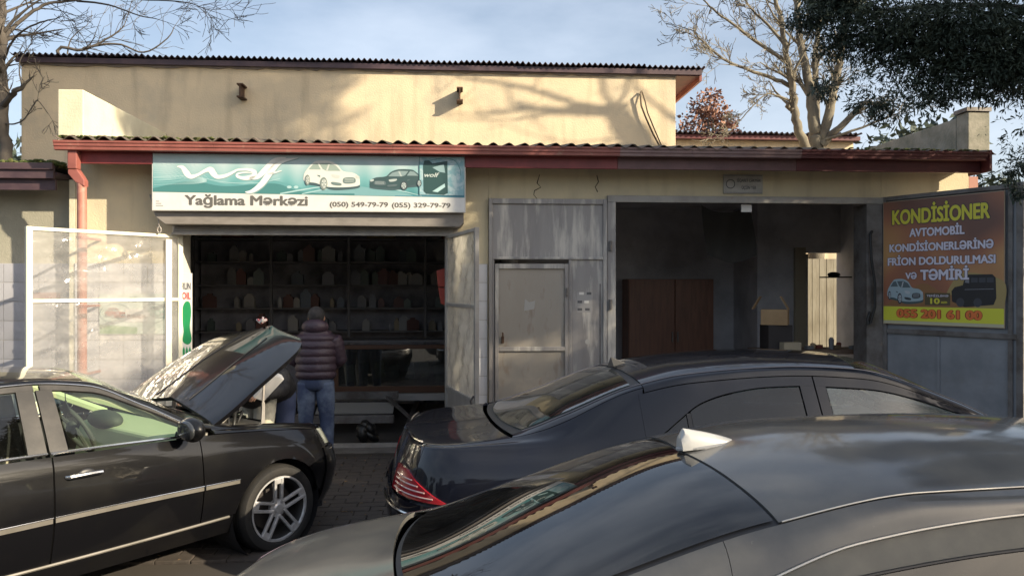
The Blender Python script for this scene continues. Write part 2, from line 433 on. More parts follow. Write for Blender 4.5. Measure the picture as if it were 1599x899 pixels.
# recessed cracks in the render above the steel door
ck = MB()
for pts in ([(0.33, 3.30), (0.30, 3.20), (0.345, 3.15), (0.27, 3.11), (0.26, 3.06), (0.31, 3.00)], [(1.02, 3.30), (1.04, 3.22), (1.00, 3.16), (1.03, 3.10)]):
    ck = MB(); ck.tube([(x, -0.0005, z) for x, z in pts], [0.004, .006, .005, .006, .004, .003][:len(pts)], 4)
    ck.build('crack', mat('crack_dark', (0.05, 0.04, 0.03), 1.0), fw)
# tiles: real pieces on a grout bed
def tilefield(u0, u1, z0, z1, tw, th, parent, d=-0.006, seed=1, jit=0.0012, face='front', m=TILE):
    rnd = random.Random(seed)
    gb = MB(); gb.box(u0, u1, d - 0.003, d + 0.005, z0, z1); bed = gb.build('tile_bed', GROUT, parent)
    nu = max(1, round((u1 - u0) / tw)); tw = (u1 - u0) / nu; nzz = max(1, round((z1 - z0) / th)); th = (z1 - z0) / nzz
    t = MB(); t.box(-tw / 2 + .0035, tw / 2 - .0035, -.006, .0, -th / 2 + .0035, th / 2 - .0035)
    first = t.build('tile', m, parent, bevel=0.0015)
    off = ORG[parent.name]
    for i in range(nu):
        for j in range(nzz):
            q = first if i == j == 0 else first.copy()
            if q is not first: C.objects.link(q)
            q.location = (u0 + (i + .5) * tw - off.x, d - 0.003 - off.y + rnd.uniform(-jit, jit), z0 + (j + .5) * th - off.z)
            q.rotation_euler = (rnd.uniform(-.004, .004), 0, rnd.uniform(-.004, .004))
    # template vertices were offset by the origin: undo it
    if off.length:
        for vv in first.data.vertices: vv.co += off
tilefield(-5.02, -3.94, 0.02, 2.235, 0.27, 0.22, fw, seed=2)
tilefield(-0.635, -0.292, 0.02, 2.235, 0.34, 0.22, fw, seed=3)
# interior shell
rm = MB()
rm.box(-5.02, -4.9, T1, 6.1, 0, 4.05); rm.box(-4.9, 0.1, 6.0, 6.1, 0, 3.35); rm.box(0.1, 0.22, T1, 6.1, 0, 3.6)
rm.box(-4.9, 0.1, T1, 6.0, 3.28, 3.4)
rm.box(0.22, 4.30, T1, 4.2, 3.32, 3.42); rm.box(4.30, 5.56, T1, 3.12, 3.32, 3.42)
rm.box(5.56, 5.68, T1, 3.12, 0, 3.52)
rm.box(0.22, 4.18, 4.08, 4.2, 0, 3.32); rm.box(4.18, 4.30, 3.0, 4.2, 0, 3.32)
rm.box(4.30, 4.96, 3.0, 3.12, 0, 3.32); rm.box(4.96, 5.56, 3.0, 3.12, 2.52, 3.32)
rm.build('inner_wall', ROOM, B)
# jambs and the head of the roller door
jb = MB(); jb.box(-3.93, -3.82, -0.03, 0.26, 0.02, 2.69); jb.build('door_jamb', WHITE, B, bevel=0.004)
jb = MB(); jb.box(-0.755, -0.643, -0.03, 0.26, 0.02, 2.69); jb.build('door_jamb', STEEL_L, B, bevel=0.004)
# roller shutter box above the left bay
sh = thing('roller_shutter', 'grey roller shutter wound up in its box under the teal sign board', 'shutter', (-2.3, -0.2, 2.6))
s_ = MB(); s_.prism([(-4.07, 2.99), (-0.575, 2.99), (-0.575, 2.70), (-0.62, 2.645), (-3.90, 2.66), (-4.0, 2.74)], -0.33, -0.035)
s_.build('shutter_box', mat('box_grey', (0.25, 0.225, 0.20), 0.55, c2=(0.19, 0.17, 0.15), nscale=5, stretch=(1, 1, 3)), sh, bevel=0.008)
for k in range(4):
    s_ = MB(); s_.box(-3.82 - .05, -0.70, -0.16 + .012 * k, -0.145 + .012 * k, 2.578 + 0.020 * k, 2.597 + 0.020 * k); s_.build('shutter_slat', STEEL_L, sh, bevel=0.003)
s_ = MB(); s_.box(-3.88, -0.69, -0.19, -0.12, 2.552, 2.577); s_.build('bottom_bar', STEEL_L, sh, bevel=0.004)
s_ = MB(); s_.tube([(-3.97 + .02 * math.cos(a), -0.3, 2.60 + .035 * math.sin(a)) for a in [i * math.pi / 5 for i in range(11)]], .007, 6); s_.tube([(-3.97, -.3, 2.63), (-3.98, -.3, 2.72)], .005, 6)
s_.build('pull_ring', STEEL_L, sh)
# roof of wavy sheets on the lean-to
def wavesheet(width, length, pitch, amp, per=8, thick=0.007, ny=2):
    nx = int(round(width / pitch * per)); m_ = MB(); rows = []
    for side, dz in ((0, thick), (1, 0)):
        P = [[(i / nx * width, j / ny * length, dz + amp * math.cos(2 * math.pi * i / per)) for i in range(nx + 1)] for j in range(ny + 1)]
        m_.grid(P, flip=(side == 1))
    n1 = (nx + 1) * (ny + 1)
    for i in range(nx):
        m_.f.append((i + 1, i, n1 + i, n1 + i + 1))
        a = ny * (nx + 1) + i; m_.f.append((a, a + 1, n1 + a + 1, n1 + a))
    return m_
rf = MB(); rf.box(-4.86, 5.48, -0.36, 2.36, 3.44, 3.51); roof = rf.build('roof', MAROON, B)
pitch = 0.1755; sw = pitch * 6; random.seed(11)
sheet = wavesheet(sw + 0.09, 3.02, pitch, 0.024, per=8).build('roof_sheet', SLATE, roof, smooth=True)
ang = math.atan2(4.03 - 3.56, 2.95)
nsh = 10
for k in range(nsh):
    q = sheet if k == 0 else sheet.copy()
    if k: C.objects.link(q)
    q.location = (-4.985 + k * sw, -0.56 + random.uniform(-.012, .012), 3.560 - .0042 * k + (0.006 if k % 2 else 0)); q.rotation_euler = (ang, 0, random.uniform(-.004, .004))
# moss lying along the left end of the eave
random.seed(5)
ms = MB()
for k in range(150):
    u = -4.95 + random.random() ** 1.6 * 1.9; ms.ell((u, -0.50 + random.uniform(0, .10), 3.590 + random.uniform(-.004, .012)), (random.uniform(.012, .035), random.uniform(.01, .03), random.uniform(.006, .016)), 6, 4)
for k in range(60):
    u = 3.9 + random.random() * 1.6; ms.ell((u, -0.50 + random.uniform(0, .10), 3.565 + random.uniform(-.004, .012)), (random.uniform(.012, .05), random.uniform(.01, .03), random.uniform(.006, .018)), 6, 4)
mo = ms.build('moss', MOSS, roof); tag(mo, kind='stuff')
# gutter sections (each a length of folded sheet) and the fascia board behind them
def gutter(u0, u1, m, lab=None):
    prof = [(a_, b_ - .018) for a_, b_ in [(-0.40, 3.475), (-0.50, 3.455), (-0.535, 3.462), (-0.538, 3.492), (-0.548, 3.500), (-0.550, 3.528), (-0.560, 3.536), (-0.562, 3.556), (-0.548, 3.560), (-0.546, 3.536), (-0.52, 3.50), (-0.50, 3.475), (-0.41, 3.495)]]
    m_ = MB(); n = len(prof)
    m_.add([(u0, p[0], p[1]) for p in prof] + [(u1, p[0], p[1]) for p in prof], [tuple(range(n)), tuple(range(2 * n - 1, n - 1, -1))] + [((i + 1) % n, i, n + i, n + (i + 1) % n) for i in range(n)])
    o_ = m_.build('gutter', m, B)
    if lab: o_['label'] = lab
gutter(-4.985, -3.3, RED); gutter(-3.298, -1.36, RED); gutter(-1.358, 1.19, RED)
gutter(1.192, 2.02, MAROON_G, 'faded pinkish grey gutter section'); gutter(2.022, 3.3, MAROON_G, 'faded pinkish grey gutter section'); gutter(3.302, 5.548, MAROON, 'dark maroon gutter section')
for a, b_, m_ in ((-4.90, 1.19, mat('dark_red_fascia', (0.24, 0.045, 0.045), 0.5, c2=(0.18, 0.035, 0.035), nscale=5)), (1.192, 3.3, mat('faded_fascia', (0.17, 0.085, 0.085), 0.5, c2=(0.12, 0.06, 0.06), nscale=5)), (3.302, 5.548, MAROON)):  # left fascia board is a darker red than the gutter
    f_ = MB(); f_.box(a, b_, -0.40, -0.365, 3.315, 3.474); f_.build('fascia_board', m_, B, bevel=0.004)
f_ = MB(); f_.box(-4.90, 5.548, -0.365, -0.002, 3.395, 3.42); f_.build('soffit', MAROON, B)
f_ = MB(); f_.prism([(5.552, 3.31), (5.58, 3.31), (5.58, 3.56), (5.552, 3.56)], -0.56, -0.17); f_.build('end_board', MAROON, B)
# parapets
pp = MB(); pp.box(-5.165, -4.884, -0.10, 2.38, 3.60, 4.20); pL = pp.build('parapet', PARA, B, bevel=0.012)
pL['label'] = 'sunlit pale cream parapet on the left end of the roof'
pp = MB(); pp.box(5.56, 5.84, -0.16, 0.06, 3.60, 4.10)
pp.box(5.56, 5.80, 0.062, 3.3, 3.59, 4.065); pR = pp.build('parapet', mat('shaded_parapet', (0.34, 0.32, 0.27), 0.9, c2=(0.2, 0.2, 0.16), nscale=4, bump=0.4), B, bevel=0.012)  # darker grey paints the shade on the side turned from the sun
pR['label'] = 'parapet on the right end of the roof, its shade painted grey'
pp = MB(); pp.box(5.535, 5.85, -0.18, 0.08, 4.102, 4.15); pp.build('parapet_cap', STEEL_D, B)
pp = MB(); pp.box(5.683, 5.80, 0.0, 0.3, 0, 3.33); pp.build('corner_post', mat('salmon_corner', (0.42, 0.20, 0.15), 0.7), B)
pp = MB(); pp.box(-5.09, -5.022, 0.0, 0.1, 0.0, 3.19); pp.build('painted_sun_strip', PARA, B, bevel=0.004)  # pale strip stands in for sunlight on the wall corner
# downpipe
dp = MB()
dp.box(-4.865, -4.765, -0.50, -0.40, 3.24, 3.44); dp.prism([(-4.865, 3.239), (-4.765, 3.239), (-4.69, 3.12), (-4.69, 3.05), (-4.79, 3.10), (-4.865, 3.19)], -0.49, -0.39)
dpo = dp.build('downpipe_head', RED, B, bevel=0.01)
dp = MB(); dp.tube([(-4.74, -0.44, 3.11), (-4.74, -0.435, 2.9), (-4.74, -0.43, 0.2)], 0.050, 14); dpo = dp.build('downpipe', mat('salmon_pipe', (0.42, 0.19, 0.145), 0.5, c2=(0.36, 0.15, 0.11), nscale=5, c3=(0.55, 0.32, 0.25), n3=7, lo3=0.55, hi3=0.75), B, smooth=True)
for z in (2.5, 1.75, 1.0):
    dp = MB(); dp.lathe([(0.058, z - .014), (0.058, z + .014)], 14, (-4.74, -0.433, 0), 'z'); dp.box(-4.752, -4.728, -0.38, 0.0, z - .012, z + .012); dp.build('pipe_clip', RED, dpo)
# steel lintel above the garage opening, post left and jamb right
l_ = MB(); l_.box(1.14, 4.58, -0.055, -0.002, 2.975, 3.055); lt = l_.build('opening_lintel', STEEL_L, B, bevel=0.004)
l_ = MB(); l_.box(4.343, 4.547, -0.05, 0.27, 0.02, 2.974); l_.build('opening_post', STEEL_D, B, bevel=0.005)
l_ = MB(); l_.box(1.138, 1.238, -0.062, 0.27, 0.02, 2.974); l_.build('opening_post', STEEL, B, bevel=0.005)

# plates over the garage opening
INK = mat('grey_ink', (0.10, 0.10, 0.11), 0.7)
PL = thing('notice_plate', 'small grey white notice plate with a ring mark above the right garage opening', 'sign', (2.81, -0.02, 3.09))
p_ = MB(); p_.box(2.566, 3.052, -0.022, -0.003, 3.092, 3.324); p_.build('plate', mat('plate_grey', (0.46, 0.44, 0.40), 0.6, c2=(0.33, 0.32, 0.29), nscale=6), PL, bevel=0.003)
text('SİQARET ÇƏKMƏK', 2.73, 3.03, 3.225, 3.283, -0.0225, INK, PL, bold=0.02); text('ÜÇÜN YER', 2.79, 2.97, 3.135, 3.195, -0.0225, INK, PL, bold=0.02)
p_ = MB(); p_.tube([(2.652 + .052 * math.cos(a), -0.0235, 3.208 + .052 * math.sin(a)) for a in [i * math.pi / 12 for i in range(25)]], .005, 5); p_.build('ring_mark', INK, PL)
for sgn in (1,):
    p_ = MB(); p_.box(2.578, 3.04, -0.0235, -0.0215, 3.103, 3.108); p_.box(2.578, 3.04, -0.0235, -0.0215, 3.308, 3.313); p_.build('border_line', INK, PL)
tg = MB(); tg.box(2.80, 2.93, 0.02, 0.03, 2.875, 2.965); tgo = tg.build('paper_tag', PAPER, o=(2.87, .02, 2.87)); tag(tgo, 'small white paper tag hanging inside the top edge of the garage opening', 'tag')

# ------------------------------------------------------------------ taller hall behind
H_ = thing('workshop_hall', 'taller yellow stucco hall behind, with dark corrugated roof edge and tree shadows', 'building', (-2.1, 2.4, 0))
h = MB(); h.box(-6.93, 2.665, 2.4, 2.65, 3.52, 5.19); h.box(-6.93, -5.03, 2.4, 2.65, 0, 3.52); h.box(-6.93, -6.7, 2.65, 8.15, 0, 5.19); h.box(2.43, 2.665, 2.65, 8.15, 3.52, 5.19); h.box(-6.93, 2.665, 8.15, 8.4, 0, 5.19); hw = h.build('wall', STUCCO, H_, bevel=0.01)
h = MB()
u = -6.93; random.seed(21)
pts = [(-6.93, 5.14)]
while u < 2.66:
    u += random.uniform(.05, .16); pts.append((min(u, 2.66), 5.165 + random.uniform(-.018, .014)))
pts += [(2.665, 5.215), (-6.93, 5.20)]
h.prism(pts, 2.372, 2.399); h.build('ragged_cement_band', mat('cement_band', (0.24, 0.20, 0.18), 0.9, c2=(0.3, .25, .2), nscale=8), H_)
h = MB(); h.box(-7.0, 3.02, 2.36, 8.5, 5.216, 5.235)
hr = h.build('roof', PURPLE, H_)
h = MB(); h.box(-6.97, 3.05, 2.325, 2.355, 5.185, 5.262); h.build('eave_board', PURPLE, H_)
h = MB(); h.box(3.022, 3.06, 2.358, 8.5, 5.10, 5.27); h.build('gable_board', RED, H_)
h = MB(); h.box(2.668, 3.02, 2.36, 8.5, 5.17, 5.214); h.build('gable_soffit', MAROON, H_)
p2 = 0.0835; sw2 = p2 * 11
sheet2 = wavesheet(sw2 + 0.02, 2.0, p2, 0.019, per=8, thick=0.008).build('roof_sheet', ONDU, hr, smooth=True)
for vv in sheet2.data.vertices: vv.co += ORG[hr.name]
for k in range(11):
    q = sheet2 if k == 0 else sheet2.copy()
    if k: C.objects.link(q)
    q.location = (-7.03 + 2.1 + k * sw2, -0.12 + random.uniform(-.02, .01), 5.288 + (0.012 if k % 2 else 0)); q.rotation_euler = (-0.03, 0, 0)
# broken edge stones on the left corner
h = MB()
for z in (3.3, 3.9, 4.05, 4.3): h.box(-6.965, -6.925, 2.42, 2.6, z, z + .09)
h.build('broken_edge', STUCCO_NB, H_, bevel=0.01)
for uu, lab in ((-3.785, 'rusty steel beam stub in the shaded left part of the hall wall'), (-0.621, 'rusty steel beam stub casting a shadow on the sunlit hall wall')):
    b = MB(); y0, y1 = 2.18, 2.41; z0, z1 = 4.70, 4.90
    b.box(uu - .045, uu + .045, y0, y1, z1 - .02, z1); b.box(uu - .045, uu + .045, y0, y1, z0, z0 + .02); b.box(uu - .01, uu + .01, y0 + .001, y1, z0 + .02, z1 - .02)
    o_ = b.build('beam_stub', RUST, o=(uu, 2.4, 4.7)); tag(o_, lab, 'beam', 'steel beam stubs in the hall wall')
cb = MB()
c1 = [(2.13, 2.37, 4.93), (2.10, 2.33, 4.88), (2.12, 2.34, 4.70), (2.19, 2.34, 4.52), (2.30, 2.34, 4.28), (2.42, 2.33, 4.06)]
c2 = [(2.14, 2.37, 4.92), (2.17, 2.32, 4.78), (2.21, 2.32, 4.6), (2.31, 2.32, 4.36), (2.45, 2.33, 4.05)]
cb.tube(c1, .014, 6); cb.tube(c2, .010, 6); cbo = cb.build('hanging_cable', mat('brown_cable', (0.10, 0.07, 0.04), 0.7), o=(2.3, 2.35, 4.05), smooth=True); tag(cbo, 'brown cable looped from a hole high on the right of the yellow hall wall', 'cable')

# ------------------------------------------------------------------ neighbour on the left
NB = thing('neighbour_garage', 'lower grey plastered garage at the left edge with dark plum gutter and mossy roof', 'building', (-7, 0.15, 0))
n_ = MB(); n_.box(-12, -5.095, 0.15, 3.0, 0, 3.2); nw = n_.build('wall', STUCCO_NB, NB)
n_ = MB(); n_.box(-12, -5.10, -0.25, 2.3, 3.20, 3.24); nr = n_.build('roof', PURPLE, NB)
n_ = MB(); n_.box(-12, -5.11, -0.30, -0.255, 3.16, 3.31); n_.box(-12, -5.108, -0.33, -0.302, 3.255, 3.33); n_.build('gutter', PURPLE, NB, bevel=0.006)
n_ = MB(); n_.box(-12, -5.12, -0.24, -0.20, 3.04, 3.158); n_.build('fascia_board', PURPLE, NB)
sheet3 = wavesheet(pitch * 5 + .05, 2.4, pitch, 0.022).build('roof_sheet', SLATE, nr, smooth=True)
for vv in sheet3.data.vertices: vv.co += ORG[nr.name]
for k in range(4):
    q = sheet3 if k == 0 else sheet3.copy()
    if k: C.objects.link(q)
    q.location = (1.84 - 0.95 * (k + 1) + .04, -0.42, 3.285 + .006 * (k % 2)); q.rotation_euler = (R(5), 0, 0)
ms = MB(); random.seed(9)
for k in range(520):
    ms.ell((-5.12 - random.random() ** 1.2 * 2.2, random.uniform(-.30, .15), 3.335 + random.uniform(-.01, .03)), (random.uniform(.015, .05), random.uniform(.01, .04), random.uniform(.008, .028)), 6, 4)
mo = ms.build('moss', MOSS, nr); tag(mo, kind='stuff')
tilefield(-7.46, -5.10, 0.02, 2.235, 0.40, 0.22, nw, d=0.142, seed=8, m=mat('bluish_white_tile', (0.42, 0.42, 0.45), 0.3, c2=(0.35, 0.35, 0.37), nscale=2.5))
pk = MB(); pk.prism([(-5.94 + .3, 1.77), (-5.25, 1.79), (-5.25, 1.90), (-5.64, 1.89)], 0.125, 0.131)
o_ = pk.build('faded_sticker', mat('pinkish_sticker', (0.42, 0.25, 0.23), 0.8), o=(-5.4, .13, 1.77)); tag(o_, 'faded pink sticker on the white tiles behind the left plastic gate leaf', 'sticker')

# ------------------------------------------------------------------ far low building behind the plane tree
F_ = thing('back_building', 'low sunlit yellow outbuilding behind the bare plane tree, with corrugated roof edge', 'building', (6.5, 9, 0))
f_ = MB(); f_.box(2.8, 8.95, 9.0, 14, 0, 5.50); f_.build('wall', STUCCO, F_)
f_ = MB(); f_.box(2.75, 9.02, 8.86, 14, 5.501, 5.54); fr_ = f_.build('roof', PURPLE, F_)
f_ = MB(); f_.box(2.75, 9.02, 8.80, 8.855, 5.50, 5.60); f_.build('eave_board', MAROON, F_)
sheet4 = wavesheet(0.13 * 8 + .03, 2.5, 0.13, 0.03).build('roof_sheet', ONDU, fr_, smooth=True)
for vv in sheet4.data.vertices: vv.co += ORG[fr_.name]
for k in range(6):
    q = sheet4 if k == 0 else sheet4.copy()
    if k: C.objects.link(q)
    q.location = (2.75 - 6.5 + 1.04 * k, -0.30, 5.63 + .012 * (k % 2)); q.rotation_euler = (R(-1), 0, 0)

# things seen in the distance behind the hall: yard door leaf beyond the garage's back doorway
yd = thing('yard_door', 'pale weathered board door standing in the daylight behind the right bay doorway', 'door', (5.3, 3.7, 0))
for k in range(9):
    b = MB(); b.box(4.80 + .125 * k, 4.92 + .125 * k, 3.70 + random.uniform(-.006, .006), 3.73, 0.0, 2.45); b.build('board', mat('pale_boards', (0.26, 0.24, 0.19), 0.8, c2=(0.17, 0.15, 0.11), nscale=4, stretch=(3, 3, .5)), yd, bevel=0.003)

# ------------------------------------------------------------------ the other side of the street, behind the camera (seen only as reflections)
OB = thing('street_building', 'two storey dull plastered building across the street, behind the camera', 'building', (-10, -26, 0), frame=False)
o_ = MB(); o_.box(-34, 6, -34, -26, 0, 6.0); ow = o_.build('wall', mat('dull_render', (0.24, 0.22, 0.19), .9, c2=(.19, .17, .15), nscale=1.5), OB)
o_ = MB(); o_.box(-34.4, 6.4, -34.4, -25.6, 6.001, 6.3); o_.build('roof', PURPLE, OB)
for k in range(11):
    for z in (1.0, 3.9):
        o_ = MB(); o_.box(-32.5 + 3.5 * k, -31.0 + 3.5 * k, -25.995, -25.95, z, z + 1.6); wo_ = o_.build('window', BLACKP, OB)
        o_ = MB(); o_.box(-32.6 + 3.5 * k, -30.9 + 3.5 * k, -25.99, -25.90, z - .1, z - .001); o_.build('sill', WHITE, OB)

YW = thing('yard_wall', 'low grey block wall closing the yard to the right behind the workshop', 'wall', (12, 4.0, 0))
random.seed(66)
for r_ in range(6):
    for c_ in range(19):
        x0 = 6.2 + c_ * .72 + (.36 if r_ % 2 else 0); o_ = MB() if (r_, c_) == (0, 0) else None
        if o_: o_.box(-.355, .355, -.10, .10, .0, .395); blk = o_.build('block', mat('grey_block', (0.20, 0.19, 0.17), .95, c2=(.14, .13, .12), nscale=3, bump=.4), YW, bevel=.008); blk.data.transform(Matrix.Translation(ORG[YW.name])); q = blk
        else: q = blk.copy(); C.objects.link(q)
        q.location = (x0 + .36 - 12, random.uniform(-.006, .006), r_ * .402)
# ------------------------------------------------------------------ printed boards
def flat(parent, name, pts, d, m, place=None, t=0.0006):
    """a flat printed patch: polygon in (along, up) lying at depth d"""
    b = MB(); n = len(pts)
    b.add([(p[0], d, p[1]) for p in pts], [tuple(range(n))])
    if place is not None: b.v = [tuple(q) for q in place(np.array(b.v))]
    return b.build(name, m, parent, fix=False)
def smoothpts(ps, n=10, closed=False):
    out = []; N_ = len(ps)
    rng = range(N_) if closed else range(N_ - 1)
    for i in rng:
        g_ = (lambda k: ps[k % N_]) if closed else (lambda k: ps[min(max(k, 0), N_ - 1)])
        p0, p1, p2, p3 = (np.array(g_(i + k), float) for k in (-1, 0, 1, 2))
        for t in range(n):
            t /= n; out.append(tuple(.5 * (2 * p1 + (p2 - p0) * t + (2 * p0 - 5 * p1 + 4 * p2 - p3) * t * t + (3 * p1 - p0 - 3 * p2 + p3) * t ** 3)))
    if not closed: out.append(tuple(map(float, ps[-1])))
    return out
def ribbon(ps, ws, n=8):
    """outline of a stroke that swells and thins"""
    c = smoothpts([(p[0], p[1], w) for p, w in zip(ps, ws)], n)
    L_, R_ = [], []
    for i, (x, y, w) in enumerate(c):
        a, b = c[max(i - 1, 0)], c[min(i + 1, len(c) - 1)]
        t = Vector((b[0] - a[0], b[1] - a[1])); t.normalize()
        L_.append((x - t.y * w / 2, y + t.x * w / 2)); R_.append((x + t.y * w / 2, y - t.x * w / 2))
    return L_, R_
def flat_ribbon(parent, name, ps, ws, d, m, place=None):
    L_, R_ = ribbon(ps, ws); n = len(L_); b = MB()
    b.add([(x, d, z) for x, z in L_] + [(x, d, z) for x, z in R_], [(i, i + 1, n + i + 1, n + i) for i in range(n - 1)])
    if place is not None: b.v = [tuple(q) for q in place(np.array(b.v))]
    return b.build(name, m, parent, fix=False)
def pm(name, col, rough=0.45, c2=None, ns=4): return mat('print_' + name, col, rough, c2=c2, nscale=ns)

def carpic(parent, u0, z0, w, h, d, kind, place=None):
    """a small printed picture of a car seen from its front corner"""
    def T(ps): return [(u0 + x * w, z0 + y * h) for x, y in ps]
    body, glass_, dark, light, tyre = kind
    k = [0]
    def f(ps, m, sm=0):
        k[0] += 1
        pts = smoothpts(ps, 5, True) if sm else ps
        flat(parent, 'car_picture', T(pts), d - 0.0003 * k[0], m, place)
    f([(0.02, .22), (.30, .12), (.55, .0), (.93, .06), (1.0, .16), (.85, .26), (.3, .3)], pm('shadow', (0.06, 0.10, 0.11)), 1)
    f([(.02, .30), (.01, .52), (.06, .70), (.16, .92), (.24, 1.0), (.46, 1.0), (.60, .88), (.70, .66), (.88, .60), (.98, .48), (1.0, .30), (.97, .16), (.70, .10), (.40, .12), (.22, .24)], body, 1)
    f([(.28, .92), (.46, .93), (.58, .84), (.66, .66), (.40, .66), (.34, .72)], glass_)
    f([(.09, .70), (.18, .90), (.25, .92), (.31, .70)], glass_)
    f([(.44, .90), (.47, .90), (.43, .67), (.40, .67)], light)
    f([(.50, .54), (.64, .50), (.62, .40), (.52, .44)], light, 1)
    f([(.93, .52), (.99, .48), (.985, .40), (.93, .43)], light, 1)
    f([(.72, .42), (.90, .43), (.91, .26), (.72, .24)], dark, 1)
    for yy in (.29, .34, .38): f([(.73, yy), (.90, yy + .01), (.90, yy + .022), (.73, yy + .012)], light)
    f([(.50, .28), (.66, .24), (.66, .16), (.52, .19)], dark, 1)
    f([(.30, .50), (.24, .52), (.30, .44)], dark)
    for cx, cy, rx, ry in ((.36, .22, .065, .22), (.075, .34, .042, .18)):
        f([(cx + rx * math.cos(a), cy + ry * math.sin(a)) for a in [i * math.pi / 9 for i in range(18)]], tyre)
        f([(cx + .1 * rx + rx * .68 * math.cos(a), cy + ry * .70 * math.sin(a)) for a in [i * math.pi / 9 for i in range(18)]], light)
        for s5 in range(5):
            a = s5 * 1.2566 + .3
            f([(cx + .1 * rx + rx * .6 * math.cos(a - .12), cy + ry * .62 * math.sin(a - .12)), (cx + .1 * rx + rx * .6 * math.cos(a + .25), cy + ry * .62 * math.sin(a + .25)), (cx + .1 * rx, cy)], dark)

# teal board over the left bay
SG = thing('shop_sign', 'long teal and white sign board above the left bay with two printed cars', 'sign', (-2.28, -0.4, 2.8))
b = MB(); b.box(-4.012, -0.555, -0.40, -0.335, 2.803, 3.445); b.build('board', mat('sign_side_white', (0.62, 0.60, 0.56), 0.5), SG, bevel=0.004)
def tealmat():
    m = bpy.data.materials.new('teal_print'); m.use_nodes = True; n, l = m.node_tree.nodes, m.node_tree.links; b = n['Principled BSDF']
    b.inputs['Roughness'].default_value = 0.38
    tc = n.new('ShaderNodeTexCoord'); sx = n.new('ShaderNodeSeparateXYZ'); l.new(tc.outputs['Object'], sx.inputs[0])
    mr = n.new('ShaderNodeMapRange'); mr.inputs['From Min'].default_value = 0.18; mr.inputs['From Max'].default_value = 0.62
    l.new(sx.outputs['Z'], mr.inputs['Value'])
    wv = n.new('ShaderNodeTexWave'); wv.inputs['Scale'].default_value = 1.1; wv.inputs['Distortion'].default_value = 3; wv.inputs['Detail'].default_value = 1.5
    l.new(tc.outputs['Object'], wv.inputs[0])
    ad = n.new('ShaderNodeMath'); ad.operation = 'MULTIPLY_ADD'; ad.inputs[1].default_value = 0.22
    l.new(wv.outputs['Fac'], ad.inputs[0]); l.new(mr.outputs[0], ad.inputs[2])
    r = n.new('ShaderNodeValToRGB'); e = r.color_ramp.elements
    e[0].position = 0.05; e[0].color = (0.055, 0.22, 0.23, 1); e[1].position = 1.0; e[1].color = (0.46, 0.58, 0.60, 1)
    q = e.new(0.45); q.color = (0.17, 0.39, 0.40, 1)
    l.new(ad.outputs[0], r.inputs[0]); l.new(r.outputs[0], b.inputs['Base Color'])
    return m
SW = pm('white', (0.70, 0.69, 0.66), c2=(0.62, 0.61, 0.58)); TEALM = tealmat()
DTEAL = pm('deep_teal', (0.065, 0.21, 0.21)); MTEAL = pm('mid_teal', (0.12, 0.32, 0.33)); LTEAL = pm('pale_teal', (0.40, 0.58, 0.59)); GREYT = pm('grey_text', (0.125, 0.12, 0.11))
TP0 = flat(SG, 'teal_panel', [(-4.0, 3.01), (-0.567, 2.972), (-0.567, 3.434), (-4.0, 3.434)], -0.4012, TEALM)
flat(SG, 'white_band', [(-4.0, 2.812), (-0.567, 2.812), (-0.567, 2.968), (-4.0, 3.006)], -0.4012, SW)
def zb(u): return 3.012 - (u + 4.0) * 0.0111
def hill(pts, m, d, name='wave_print'):
    top = smoothpts(pts, 8); flat(SG, name, [(pts[0][0], zb(pts[0][0]))] + top + [(pts[-1][0], zb(pts[-1][0]))], d, m)
hill([(-4.0, 3.12), (-3.55, 3.16), (-3.1, 3.09), (-2.72, 3.15), (-2.3, 3.05), (-1.9, 3.02)], MTEAL, -0.4016)
hill([(-4.0, 3.05), (-3.6, 3.13), (-3.25, 3.08), (-2.9, 3.10), (-2.65, 3.11), (-2.35, 3.02), (-1.8, 3.01)], DTEAL, -0.4020)
hill([(-2.35, 3.0), (-2.0, 3.10), (-1.75, 3.09), (-1.3, 3.03), (-1.15, 2.995)], pm('road', (0.18, 0.36, 0.38)), -0.4017)
hill([(-1.35, 2.99), (-1.0, 3.0), (-0.85, 3.10), (-0.70, 3.06), (-0.567, 3.04)], pm('blue_teal', (0.07, 0.23, 0.30)), -0.4018)
for (a, b_, w_) in (((-2.62, 3.0), (-2.05, 3.10), .014), ((-2.38, 3.0), (-2.02, 3.07), .010), ((-1.52, 3.09), (-1.05, 2.99), .010)):
    flat_ribbon(SG, 'road_line', [a, ((a[0] + b_[0]) / 2, (a[1] + b_[1]) / 2 + .004), b_], [w_, w_, w_ * .4], -0.4023, LTEAL)
for k in range(13):      # fine mesh lines of the left corner and of the right corner
    flat_ribbon(SG, 'net_line', [(-3.99, 3.40 - .026 * k), (-3.80, 3.36 - .022 * k), (-3.55, 3.20 - .008 * k), (-3.42, 3.15 - .002 * k)], [.0035] * 4, -0.4024, LTEAL)
    if k < 9: flat_ribbon(SG, 'net_line', [(-3.98 + .05 * k, 3.42), (-3.93 + .05 * k, 3.28), (-3.80 + .05 * k, 3.16)], [.003] * 3, -0.4026, LTEAL)
    flat_ribbon(SG, 'net_line', [(-0.83 + .02 * k, 3.41), (-0.74 + .012 * k, 3.30), (-0.575, 3.12 + .012 * k)], [.003] * 3, -0.4024, LTEAL)
flat_ribbon(SG, 'swoosh_line', [(-4.0, 3.17), (-3.6, 3.185), (-3.2, 3.12), (-2.85, 3.12), (-2.62, 3.17)], [.006] * 5, -0.4027, LTEAL)
